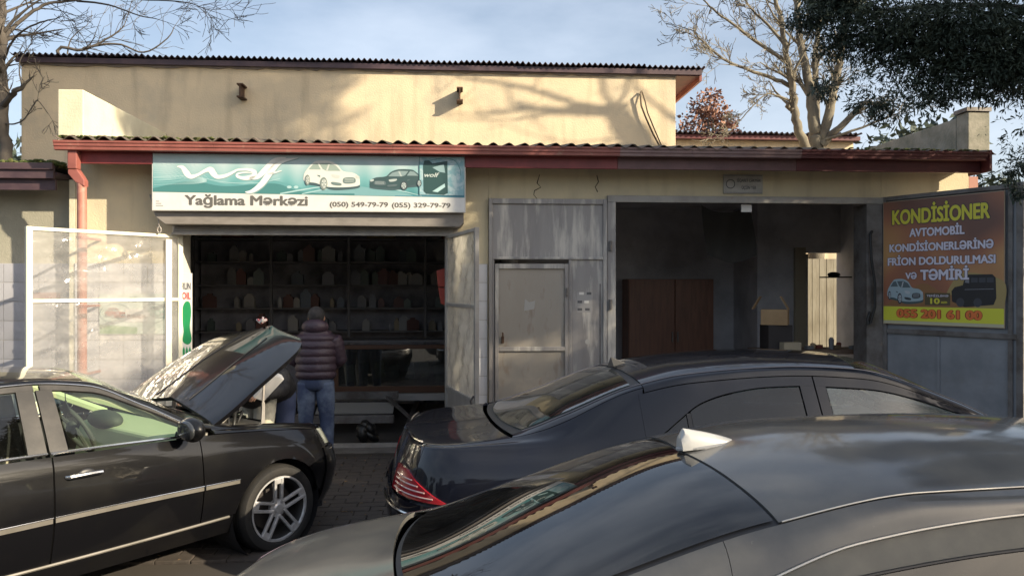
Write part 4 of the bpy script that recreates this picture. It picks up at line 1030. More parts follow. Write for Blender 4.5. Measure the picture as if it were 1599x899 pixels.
def strip(car, name, m, root, s0, s1, v, side=-1, r=0.006, off=0.004, n=40, nt=6, vf=None, xf=None, flat_=1.0):
    s = np.linspace(s0, s1, n); vv = fn(vf)(np.linspace(0, 1, n)) if vf is not None else np.full(n, float(v))
    P = car.S(s, vv); P2 = car.S(s, vv - .02); P3 = car.S(s, vv + .02)
    t = np.gradient(P, axis=0); nrm = np.cross(t, P3 - P2); nrm /= np.maximum(np.linalg.norm(nrm, axis=-1, keepdims=True), 1e-9)
    c_ = P - np.array([0, 0, .7]); fl = np.where(((c_ * nrm * np.array([.1, 1, 1])).sum(-1, keepdims=True)) < 0, -1, 1); nrm *= fl
    P = (P + nrm * off) * np.array([1, side, 1])
    if xf is not None: P = [xf @ Vector(p) for p in P]
    b = MB(); b.tube(P, r, nt); return b.build(name, m, root, smooth=True)
def thingcar(name, label, loc, heading, scale=1.0):
    e = bpy.data.objects.new(name, None); C.objects.link(e); e.location = (loc[0], loc[1], 0); e.rotation_euler = (0, 0, heading); e.scale = (scale,) * 3
    ORG[e.name] = Vector((0, 0, 0)); return tag(e, label, 'car')
def wheelset(root, axles, yw, r, rr, w=0.19, style=0, only=None):
    """tyre + rim + spokes + hub + brake disc, four times"""
    for ax in axles:
        for sd in (-1, 1):
            y = sd * yw; c = (ax, 0, r)
            o = lambda h: y + sd * h
            t = MB(); hw = w / 2
            t.lathe([(rr, o(-hw * .7)), (rr + .02, o(-hw)), (r - .02, o(-hw)), (r - .004, o(-hw * .75)), (r, o(-hw * .4)), (r, o(hw * .4)), (r - .004, o(hw * .75)), (r - .02, o(hw)), (rr + .03, o(hw * 1.04)), (rr + .008, o(hw * .93)), (rr, o(hw * .8))], 40, c, 'y')
            wo = t.build('wheel', RUBBER, root, smooth=True)
            for k_ in (-.35, 0, .35):
                gk = MB(); gk.lathe([(r + .0008, o(hw * k_ - .005)), (r + .0008, o(hw * k_ + .005))], 40, c, 'y'); gk.build('tread_groove', BLACKP, wo)
            b = MB(); b.lathe([(rr + .004, o(hw * .86)), (rr + .006, o(hw * .97)), (rr - .006, o(hw * .97)), (rr - .012, o(hw * .84))], 40, c, 'y'); b.build('rim', ALLOY, wo, smooth=True)
            b = MB(); b.lathe([(rr - .0125, o(hw * .838)), (rr - .03, o(hw * .55)), (rr - .035, o(-hw * .7))], 40, c, 'y'); b.build('rim_barrel', mat('dark_rim_barrel', (.035, .034, .033), .5, metal=.4), wo, smooth=True)
            b = MB(); b.lathe([(0.0, o(-hw * .2)), (rr * .72, o(-hw * .2)), (rr * .72, o(-hw * .35)), (.0, o(-hw * .35))], 32, c, 'y'); b.build('brake_disc', mat('brake_iron', (0.07, 0.062, 0.058), 0.5, metal=.6), wo)
            b = MB()
            b.lathe([(rr - .036, o(-hw * .5)), (0, o(-hw * .5))], 32, c, 'y'); b.build('wheel_back', BLACKP, wo)
            for k in range(5):
                a = math.pi / 2 + k * 2 * math.pi / 5 + (0.05 if sd < 0 else -.05)
                sp = MB()
                for q in (-1, 1):
                    a1 = a + q * .13; a0 = a + q * .62
                    p0 = Vector((math.cos(a0) * .045, o(hw * .72), math.sin(a0) * .045)); p1 = Vector((math.cos(a1) * (rr - .004), o(hw * .90), math.sin(a1) * (rr - .004)))
                    dr = (p1 - p0); L_ = dr.length; dr.normalize(); sx = dr.cross(Vector((0, 1, 0))).normalized()
                    mid = (p0 + p1) / 2 + Vector(c)
                    sp.obox(mid, dr * L_ / 2, Vector((0, .012, 0)), sx * .0105)
                p1 = Vector((math.cos(a) * (rr - .026), o(hw * .86), math.sin(a) * (rr - .026))) + Vector(c)
                rd = Vector((math.cos(a), 0, math.sin(a))); sp.obox(p1, rd * .020, Vector((0, .010, 0)), rd.cross(Vector((0, 1, 0))) * .030)
                sp.build('spoke', ALLOY, wo, bevel=.004)
            b = MB(); b.lathe([(0, o(hw * .86)), (.028, o(hw * .85)), (.034, o(hw * .78)), (.062, o(hw * .70)), (.062, o(hw * .4))], 24, c, 'y'); b.build('hub', ALLOY, wo, smooth=True)
            for k in range(5):
                a = math.pi / 2 + .63 + k * 2 * math.pi / 5
                b = MB(); b.lathe([(0, o(hw * .80)), (.010, o(hw * .80)), (.011, o(hw * .6))], 8, (ax + math.cos(a) * .055, 0, r + math.sin(a) * .055), 'y'); b.build('wheel_bolt', BLACKP, wo)
def innards(car, root, axles, rw, wz, yw, s_lo, s_hi, seat, zseat=.52, dash=None, tone=None, bay=True):
    """dark inner shell so that seams read dark, wheel wells, floor pan, seats, dashboard and steering wheel"""
    tone = tone or mat('grey_cloth', (0.10, 0.10, 0.09), 0.9)
    for sd in (-1, 1):
        panel(car, 'inner_shell', DARKIN, root, car.src - .9, car.sfc + .9, .1, 3.9, ns=70, nv=12, side=sd, off=-.035, gap=0, wheels=[(a, wz) for a in axles], Rw=rw, flange=0)
        for a in axles:
            b = MB(); prof = []
            b.lathe([(rw, sd * (yw + .06)), (rw, sd * (yw - .25)), (0, sd * (yw - .25))], 32, (a, 0, wz), 'y')
            b.build('wheel_well', DARKIN, root)
    b = MB(); b.box(car.src - .2, car.sfc + .2, -.70, .70, .20, .24); b.build('floor_pan', DARKIN, root)
    b = MB()
    for (x0, x1) in ((car.src - .25, s_lo + .02),): b.box(x0, x1, -.66, .66, .66, .70)
    b.box(s_lo, s_lo + .03, -.66, .66, .24, .86)
    b.box(s_hi, s_hi + .03, -.66, .66, .24, .80); b.build('bulkhead', DARKIN, root)
    for x, full in seat:
        for y in ((-.36, .36) if not full else (0,)):
            hwid = .26 if not full else .62
            st = MB(); st.box(x - .25, x + .25, y - hwid, y + hwid, .32, zseat); so_ = st.build('seat', tone, root, bevel=.05)
            st = MB(); st.obox((x - .30, y, zseat + .27), (.07, 0, 0), (0, hwid * .96, 0), (-.09, 0, .32)); st.build('backrest', tone, so_, bevel=.04)
            for yy in ((y,) if not full else (-.36, .36)):
                st = MB(); st.ell((x - .40, yy, zseat + (.52 if x < -.4 else .60)), (.045, .12, .07), 12, 8); st.build('headrest', tone, so_, smooth=2)
def mirror_arm(car, root, s, v, m, side=-1, label=None):
    p = car.S(np.array([s]), np.array([v]))[0]; y = side
    b = MB(); b.ell((p[0] + .03, y * (p[1] + .13), p[2] + .03), (.062, .115, .078), 16, 12); mo_ = b.build('mirror', m, root, smooth=2)
    b = MB(); b.tube([(p[0] + .03, y * (p[1] - .01), p[2] - .02), (p[0] + .04, y * (p[1] + .08), p[2])], [.035, .028], 8); b.build('mirror_arm', BLACKP, mo_, smooth=True)
    b = MB(); b.ell((p[0] - .012, y * (p[1] + .135), p[2] + .03), (.025, .095, .062), 14, 10); b.build('mirror_glass', mat('dark_mirror', (0.03, 0.032, 0.035), .05, coat=1.0), mo_, smooth=2)
    return mo_
def handle(car, root, s, v, side=-1, m=None):
    p = car.S(np.array([s]), np.array([v]))[0]
    b = MB(); y = side * (p[1] + .022)
    b.tube([(p[0] - .10, side * (p[1] + .002), p[2]), (p[0] - .085, y, p[2]), (p[0] + .0, y + side * .004, p[2] + .002), (p[0] + .085, y, p[2]), (p[0] + .10, side * (p[1] + .002), p[2])], [.010, .013, .014, .013, .010], 8)
    h = b.build('handle', m or CHROME, root, smooth=True)
    b = MB(); b.ell((p[0] + .01, side * (p[1] - .004), p[2] - .002), (.052, .012, .032), 14, 8); b.build('handle_cup', BLACKP, h, smooth=2)

# ================================================================== 1. black saloon on the left, bonnet open
CL = thingcar('parked_car', 'black saloon on the left with its bonnet raised and silver five-spoke wheel', (-3.255, 5.073), R(53.2), 1.05)
rowsL = [
 ([(-2.3, .66), (-1.6, .73), (0, .75), (1.5, .73), (2.1, .66)], [(-2.3, .30), (-1.8, .22), (0, .21), (1.6, .22), (2.1, .27)], 2.06, -2.30),
 ([(-2.3, .72), (-1.6, .80), (0, .815), (1.5, .80), (2.1, .72)], [(-2.3, .38), (0, .34), (2.1, .36)], 2.09, -2.34),
 ([(-2.3, .76), (-1.6, .845), (0, .86), (1.5, .845), (2.1, .76)], [(-2.3, .58), (0, .575), (2.1, .53)], 2.10, -2.36),
 ([(-2.3, .74), (-1.6, .83), (0, .845), (1.4, .825), (2.1, .72)], [(-2.3, .80), (-1, .80), (.6, .775), (1.4, .735), (2.1, .66)], 2.02, -2.33),
 ([(-2.3, .70), (-1.6, .785), (0, .80), (.9, .79), (1.4, .765), (2.1, .66)], [(-2.3, .925), (-1.5, .955), (-.2, .935), (.75, .905), (1.4, .845), (1.8, .79), (2.1, .74)], 1.97, -2.30),
 ([(-2.3, .68), (-1.75, .72), (-1.5, .70), (-1.0, .61), (-.2, .595), (.15, .60), (.5, .68), (.80, .745), (1.0, .75), (1.4, .73), (2.1, .62)], [(-2.3, .935), (-1.75, .975), (-1.5, 1.02), (-1.0, 1.235), (-.75, 1.275), (-.2, 1.29), (.15, 1.25), (.45, 1.11), (.80, .935), (1.0, .905), (1.4, .865), (2.1, .755)], 1.95, -2.28),
 ([(-2.3, .64), (-1.75, .66), (-1.5, .63), (-1.0, .545), (-.2, .535), (.12, .545), (.5, .62), (.85, .69), (1.0, .69), (1.4, .67), (2.1, .56)], [(-2.3, .94), (-1.75, .985), (-1.62, 1.02), (-1.0, 1.295), (-.75, 1.32), (-.2, 1.33), (.12, 1.305), (.48, 1.145), (.85, .96), (1.0, .93), (1.4, .885), (2.1, .77)], 1.94, -2.27),
 ([(-2.3, .34), (-1, .30), (.2, .30), (.9, .36), (1.4, .36), (2.1, .30)], [(-2.3, .955), (-1.75, 1.0), (-1.64, 1.03), (-1.0, 1.32), (-.7, 1.345), (-.2, 1.352), (.18, 1.33), (.55, 1.165), (.97, .975), (1.06, .955), (1.5, .905), (2.1, .785)], 1.96, -2.28),
 ([(0, 0)], [(-2.3, .96), (-1.78, 1.005), (-1.66, 1.04), (-1.0, 1.33), (-.7, 1.355), (-.2, 1.362), (.2, 1.34), (.58, 1.175), (1.0, .98), (1.09, .965), (1.5, .915), (2.1, .80)], 1.99, -2.29)]
cl = Car(rowsL, 1.62, -1.95, 3.0)
WL = [(1.345, .31), (-1.345, .31)]
panel(cl, 'roof', PAINT_L, CL, lambda b: -1.0 - .03 * b, lambda b: .14 + .06 * b, 6.02, 8, 30, 12, full=True)
panel(cl, 'windscreen', WINDOW_T, CL, lambda b: .16 + .06 * b, lambda b: .86 + .15 * b, 6.12, 8, 24, 12, full=True, flange=0)
panel(cl, 'rear_window', WINDOW_T, CL, lambda b: -1.64 - .02 * b, lambda b: -1.03 - .01 * b, 6.12, 8, 20, 12, full=True, flange=0)
panel(cl, 'boot_lid', PAINT_L, CL, -2.94, lambda b: -1.67 - .04 * b, 6.0, 8, 36, 10, full=True)
panel(cl, 'front_bumper', PAINT_L, CL, 1.72, 2.62, 0, 2.75, 40, 14, side=-1, wheels=WL, Rw=.36, off=.012)
panel(cl, 'front_bumper', PAINT_L, CL, 1.72, 2.62, 0, 2.75, 40, 14, side=1, wheels=WL, Rw=.36, off=.012)
panel(cl, 'rear_bumper', PAINT_L, CL, -2.95, -1.72, 0, 2.75, 40, 14, side=-1, wheels=WL, Rw=.36, off=.012)
panel(cl, 'rear_bumper', PAINT_L, CL, -2.95, -1.72, 0, 2.75, 40, 14, side=1, wheels=WL, Rw=.36, off=.012)
LAMP = mat('headlamp_lens', (0.42, 0.45, 0.36), 0.12, c2=(0.5, 0.5, 0.42), nscale=8, coat=1.0)
TAILR = mat('tail_lamp_red', (0.34, 0.012, 0.02), 0.12, coat=1.0)
TAILC = mat('tail_lamp_clear', (0.50, 0.33, 0.30), 0.25, coat=.5)
for sd in (-1, 1):
    panel(cl, 'sill', PAINT_L, CL, -1.6, 1.6, 0, .98, 60, 6, side=sd, wheels=WL, Rw=.36)
    panel(cl, 'front_wing', PAINT_L, CL, .745, 1.72, 1.0, 3.98, 50, 22, side=sd, wheels=WL, Rw=.345, flange=.03)
    panel(cl, 'wing_top', PAINT_L, CL, .86, 1.98, 4.0, 5.98, 30, 6, side=sd)
    panel(cl, 'wing_front', PAINT_L, CL, 1.72, 2.02, 2.78, 3.98, 16, 10, side=sd)
    panel(cl, 'headlamp', LAMP, CL, lambda b: 1.80 - .03 * b, 2.28, 2.9, 3.98, 16, 8, side=sd, off=.006)
    panel(cl, 'tail_lamp', TAILR, CL, -2.5, -2.0, 2.8, 3.9, 16, 8, side=sd, off=.004)
    fd_ = panel(cl, 'front_door', PAINT_L, CL, lambda b: -.15 + .015 * b, .742, 1.0, 3.97, 40, 20, side=sd)
    rd_ = panel(cl, 'rear_door', PAINT_L, CL, -1.08, lambda b: -.155 + .015 * b, 1.0, 3.97, 40, 20, side=sd, wheels=WL, Rw=.345)
    panel(cl, 'rear_wing', PAINT_L, CL, -1.98, -1.085, 1.0, 3.98, 44, 20, side=sd, wheels=WL, Rw=.345, flange=.03)
    panel(cl, 'rear_pillar', PAINT_L, CL, lambda b: -2.0 + .0 * b, lambda b: -1.22 + .18 * b, 4.0, 5.98, 30, 8, side=sd)
    panel(cl, 'roof_rail', PAINT_L, CL, -1.05, .9, 5.12, 5.98, 60, 5, side=sd)
    FRM = mat('window_frame_black', (0.03, 0.028, 0.026), 0.4, c2=(0.06, 0.055, 0.05), nscale=6)
    panel(cl, 'window_frame', FRM, fd_, -.12, .72, 4.93, 5.10, 40, 2, side=sd, off=.003)
    panel(cl, 'window_frame', FRM, rd_, -1.05, -.15, 4.93, 5.10, 40, 2, side=sd, off=.003)
    panel(cl, 'pillar_trim', FRM, fd_, lambda b: -.145 + .0 * b, lambda b: -.045 - .01 * b, 4.03, 4.95, 4, 8, side=sd, off=.002)
    panel(cl, 'pillar_trim', FRM, rd_, lambda b: -.255 + .01 * b, lambda b: -.155, 4.03, 4.95, 4, 8, side=sd, off=.002)
    panel(cl, 'side_window', WINDOW_T, fd_, -.04, .64, 4.07, 4.92, 30, 8, side=sd, flange=0, off=-.004)
    panel(cl, 'side_window', WINDOW_D, rd_, -1.0, -.262, 4.07, 4.92, 30, 8, side=sd, flange=0, off=-.004)
    panel(cl, 'mirror_triangle', FRM, fd_, .64, .78, 4.05, 5.05, 8, 6, side=sd, off=.002)
    strip(cl, 'belt_trim', CHROME, fd_, -.145, .62, 4.03, side=sd, r=.0085, off=.008)
    strip(cl, 'belt_trim', CHROME, rd_, -1.08, -.16, 4.03, side=sd, r=.0085, off=.008)
    strip(cl, 'drip_trim', CHROME, CL, -1.1, .66, 5.14, side=sd, r=.004, off=.004)
    MOULD = mat('grey_moulding', (0.20, 0.185, 0.165), 0.35, metal=.3, c2=(0.14, 0.13, 0.11), nscale=5)
    for pn, a, b_ in ((fd_, -.148, .738), (rd_, -.98, -.158), (CL, .748, 1.00)):
        panel(cl, 'side_moulding', MOULD, pn, a, b_, 2.0, 2.13, 20, 4, side=sd, off=.014, flange=.014)
        strip(cl, 'moulding_trim', CHROME, pn, a, b_, 2.14, side=sd, r=.0035, off=.016)
    strip(cl, 'sill_trim', MOULD, CL, -.95, .95, .98, side=sd, r=.009, off=.006)
    strip(cl, 'bumper_trim', CHROME, CL, 1.80, 2.60, 2.62, side=sd, r=.005, off=.016)
    handle(cl, fd_, .02, 3.12, side=sd); handle(cl, rd_, -.92, 3.12, side=sd)
    mirror_arm(cl, fd_, .60, 4.25, PAINT_L, side=sd)
wheelset(CL, (1.345, -1.345), .735, .305, .222)
BEIGE = mat('pale_green_beige_trim', (0.50, 0.52, 0.34), 0.7)
innards(cl, CL, (1.345, -1.345), .36, .31, .74, -1.62, .98, [(.05, False), (-.80, True)], .54, tone=mat('beige_seat_cloth', (0.30, 0.29, 0.21), 0.9))
b = MB(); b.add([(.66, -.66, .86), (.66, .66, .86), (1.0, .64, .93), (1.0, -.64, .93), (.62, -.66, .62), (.62, .66, .62)], [(0, 1, 2, 3), (0, 4, 5, 1)])
ds = b.build('dashboard', BEIGE, CL, bevel=.02)
# instrument hood and wheel on the left seat side
b = MB(); b.ell((.70, .36, .90), (.09, .20, .07), 16, 10); b.build('instrument_hood', mat('dark_dash', (0.05, 0.05, 0.045), 0.7), ds, smooth=2)
b = MB(); q = Quaternion((0, 1, 0), R(-28)); pts = [Vector((.50, .36, .86)) + q @ Vector((0, .185 * math.cos(a), .185 * math.sin(a))) for a in [i * math.pi / 14 for i in range(29)]]
b.tube(pts, .016, 8, caps=False); sw_ = b.build('steering_wheel', MATS['dark_dash'], CL, smooth=2)
for a in (0, 2.1, 4.2): MB().tube([Vector((.50, .36, .86)), Vector((.50, .36, .86)) + q @ Vector((0, .18 * math.cos(a - 1.57), .18 * math.sin(a - 1.57)))], .014, 6).build('wheel_spoke', MATS['dark_dash'], sw_)
b = MB(); b.ell((.47, .36, .86), (.03, .07, .06), 12, 8); b.build('horn_pad', MATS['dark_dash'], sw_, smooth=2)
for y in (-.60, .60): MB().tube([(.10, y * .84, 1.24), (.48, y * 1.0, 1.08), (.84, y * 1.10, .91)], .030, 6).build('pillar_lining', BEIGE, CL)
b = MB(); b.box(.22, .25, -.10, .10, 1.20, 1.26); im = b.build('inside_mirror', BLACKP, CL, bevel=.01)
b = MB(); b.tube([(.27, .0, 1.22), (.28, .01, 1.10)], .003, 4); b.obox((.28, .01, 1.06), (.004, 0, 0), (0, .03, .03), (0, -.03, .03)); b.build('hanging_ornament', BLACKP, im)
b = MB(); b.box(-.95, .10, -.46, .46, 1.305, 1.312); b.build('headlining', BEIGE, CL)
# raised bonnet: the same surface turned about its rear hinge
bx, bz = 1.06, .955
XF = Matrix.Translation((bx - .06, 0, bz + .085)) @ Matrix.Rotation(R(-38), 4, 'Y') @ Matrix.Scale(1.075, 4, (1, 0, 0)) @ Matrix.Translation((-bx, 0, -bz))
hood = panel(cl, 'bonnet', PAINT_L, CL, lambda b: .93 + .14 * b, 2.60, 5.9, 8, 44, 16, full=True, xf=XF, flange=.03, label='raised black bonnet mirroring the shop sign')
for y in (-.22, .22):
    P_ = []
    for t in np.linspace(0, 1, 30):
        s_ = 1.08 + .80 * t; vv = 8 - 1.0 * (abs(y) / .36) * (1 - .12 * t); pt = cl.S(np.array([s_]), np.array([vv]))[0]; P_.append(XF @ Vector((pt[0], math.copysign(pt[1], y), pt[2] + .002)))
    MB().tube(P_, .006, 6).build('bonnet_crease', PAINT_L, hood, smooth=True)
hl = MB()
pts = [cl.S(np.array([s_]), np.array([vv]))[0] for s_, vv in ((1.1, 6.3), (1.1, 7.4), (1.75, 7.4), (1.75, 6.3))]
und = [XF @ Vector((p[0], sg * p[1], p[2] - .035)) for sg in (1,) for p in pts] + [XF @ Vector((p[0], -p[1], p[2] - .035)) for p in reversed(pts)]
MB().add(und, [(0, 1, 6, 7), (1, 2, 5, 6), (2, 3, 4, 5)]).build('bonnet_lining', DARKIN, hood)
for y in (-.60, .60):
    b = MB(); a_ = Vector((1.03, y, .93)); c_ = XF @ Vector((1.22, y, .90)); e_ = XF @ Vector((1.45, y, .88)); f_ = Vector((1.35, y, .82))
    b.tube([a_, (a_ + c_) / 2 + Vector((.04, 0, .0)), c_], .011, 6); b.tube([f_, e_], .009, 6); b.tube([f_ + Vector((.02, .01, 0)), f_.lerp(e_, .5)], .014, 6); b.build('bonnet_hinge', STEEL_L, CL)
# engine bay
b = MB(); b.box(1.10, 1.85, -.60, .60, .40, .46); eb = b.build('engine_tray', DARKIN, CL)
MB().box(1.15, 1.70, -.20, .22, .46, .80).build('engine_block', mat('engine_grey', (0.16, 0.155, 0.14), 0.5, metal=.5, c2=(0.08, .07, .06), nscale=12), CL, bevel=.03)
MB().box(1.20, 1.60, .26, .50, .60, .84).build('air_filter_box', BLACKP, CL, bevel=.03)
MB().box(1.08, 1.32, -.58, -.34, .60, .83).build('battery', BLACKP, CL, bevel=.01)
b = MB(); b.ell((1.48, -.48, .80), (.07, .07, .08), 12, 8); b.build('coolant_bottle', mat('yellowed_plastic', (0.5, 0.48, 0.36), 0.4), CL, smooth=2)
for k in range(5):
    b = MB(); x = 1.12 + .1 * k; b.tube([(x, -.45 + .1 * k, .80), (x + .08, -.2 + .05 * k, .88), (x + .14, .1, .86), (x + .2, .35, .80)], .012, 6); b.build('engine_hose', HOSE, CL, smooth=2)
b = MB(); b.box(1.84, 1.88, -.62, .62, .70, .745); b.box(1.03, 1.07, -.66, .66, .84, .90); b.build('slam_panel', PAINT_L, CL, bevel=.01)
b = MB(); b.tube([(1.0, -.5, .945), (.98, -.05, .985), (.97, .02, .985)], .007, 5); b.tube([(1.0, .1, .975), (.98, .5, .955), (.97, .62, .95)], .007, 5); b.build('wiper', BLACKP, CL)
MB().box(.90, 1.05, -.66, .66, .90, .93).build('scuttle', BLACKP, CL)
b = MB(); b.box(-.62, -.30, -.10, -.07, 1.368, 1.382); b.build('roof_bar_mount', BLACKP, CL)

# ================================================================== 2. large midnight-black saloon in the middle
CM = thingcar('parked_car', 'midnight black saloon between the other two, seen from its red tail lamp side', (1.85, 5.64), R(7.8), 1.02)
CM.scale = (1.052, 1.02, 1.02)
rowsM = [
 ([(-2.6, .70), (-1.7, .78), (0, .80), (1.6, .78), (2.4, .70)], [(-2.6, .32), (-1.9, .23), (0, .21), (1.8, .22), (2.4, .28)], 2.40, -2.50),
 ([(-2.6, .78), (-1.7, .87), (0, .885), (1.6, .87), (2.4, .76)], [(-2.6, .40), (0, .35), (2.4, .38)], 2.44, -2.56),
 ([(-2.6, .82), (-1.7, .915), (0, .925), (1.6, .91), (2.4, .80)], [(-2.6, .60), (0, .57), (2.4, .55)], 2.45, -2.58),
 ([(-2.6, .79), (-1.7, .895), (0, .905), (1.5, .88), (2.4, .74)], [(-2.6, .82), (-1, .82), (.8, .79), (1.6, .75), (2.4, .66)], 2.36, -2.53),
 ([(-2.6, .74), (-2.1, .79), (-1.7, .82), (-.9, .82), (0, .83), (1.0, .82), (1.6, .79), (2.4, .66)], [(-2.6, .94), (-2.1, .972), (-1.6, .985), (-.2, .96), (.9, .92), (1.6, .85), (2.4, .73)], 2.30, -2.47),
 ([(-2.6, .71), (-2.1, .74), (-1.7, .735), (-1.2, .66), (-.3, .625), (.2, .635), (.7, .72), (1.05, .78), (1.6, .75), (2.4, .60)], [(-2.6, .95), (-2.2, .985), (-1.7, 1.03), (-1.15, 1.225), (-.75, 1.295), (-.1, 1.325), (.25, 1.30), (.65, 1.13), (1.05, .945), (1.6, .87), (2.4, .745)], 2.27, -2.45),
 ([(-2.6, .67), (-2.1, .66), (-1.75, .62), (-1.2, .57), (-.3, .565), (.2, .57), (.7, .65), (1.08, .72), (1.6, .69), (2.4, .52)], [(-2.6, .96), (-2.15, 1.0), (-1.85, 1.035), (-1.55, 1.13), (-1.1, 1.30), (-.75, 1.37), (-.1, 1.405), (.22, 1.385), (.68, 1.18), (1.08, .98), (1.6, .89), (2.4, .755)], 2.26, -2.44),
 ([(-2.6, .36), (-1.2, .31), (.2, .31), (1.1, .38), (2.4, .30)], [(-2.6, .975), (-2.05, 1.015), (-1.88, 1.045), (-1.5, 1.19), (-1.05, 1.35), (-.7, 1.42), (-.1, 1.452), (.28, 1.43), (.75, 1.20), (1.2, .99), (1.6, .915), (2.4, .77)], 2.30, -2.47),
 ([(0, 0)], [(-2.6, .98), (-2.08, 1.02), (-1.9, 1.05), (-1.5, 1.21), (-1.05, 1.365), (-.7, 1.435), (-.1, 1.468), (.3, 1.445), (.78, 1.21), (1.22, 1.0), (1.6, .925), (2.4, .78)], 2.33, -2.48)]
def rake(k): return [(x + .28 * float(np.interp(x, [0, .65, 1.1, 1.6], [0, 1, 1, 0])), v) for x, v in k]
rowsM = [(rake(y), rake(z), fx, rx) if j > 3 else (y, z, fx, rx) for j, (y, z, fx, rx) in enumerate(rowsM)]
cm = Car(rowsM, 1.85, -2.10, 2.9)
WM = [(1.48, .33), (-1.47, .33)]
topv = pch([(-1.12, 4.04), (-1.0, 4.20), (-.88, 4.42), (-.72, 4.66), (-.52, 4.79), (-.3, 4.85), (.03, 4.86)])
panel(cm, 'roof', PAINT_M, CM, lambda b: -1.06 - .02 * b, lambda b: .34 + .09 * b, 6.02, 8, 40, 12, full=True)
panel(cm, 'windscreen', WINDOW_T, CM, lambda b: .36 + .09 * b, lambda b: 1.33 + .09 * b, 6.12, 8, 24, 12, full=True, flange=0)
panel(cm, 'rear_window', WINDOW_M, CM, lambda b: -1.80 - .09 * (1 - (1 - b) ** 2), lambda b: -1.12 + .02 * b, 6.16, 8, 30, 16, full=True, flange=0)
panel(cm, 'rear_window_surround', BLACKP, CM, lambda b: -1.86 - .07 * (1 - (1 - b) ** 2), lambda b: -1.06 - .01 * b, 6.0, 8, 30, 16, full=True, flange=0, off=-.006)
panel(cm, 'boot_lid', PAINT_M, CM, -3.09, lambda b: -1.87 - .08 * (1 - (1 - b) ** 2), 5.55, 8, 44, 14, full=True)
panel(cm, 'bonnet', PAINT_M, CM, lambda b: 1.38 + .10 * b, 2.84, 6.0, 8, 30, 12, full=True)
ant = MB(); ant.add([(-1.08, -.014, 1.36), (-1.08, .014, 1.36), (-.98, .0, 1.385), (-1.10, 0, 1.435), (-1.13, 0, 1.355)], [(0, 3, 2), (3, 1, 2), (0, 4, 3), (4, 1, 3), (0, 2, 1), (0, 1, 4)])
ant.build('shark_fin_antenna', BLACKP, CM, bevel=.006)
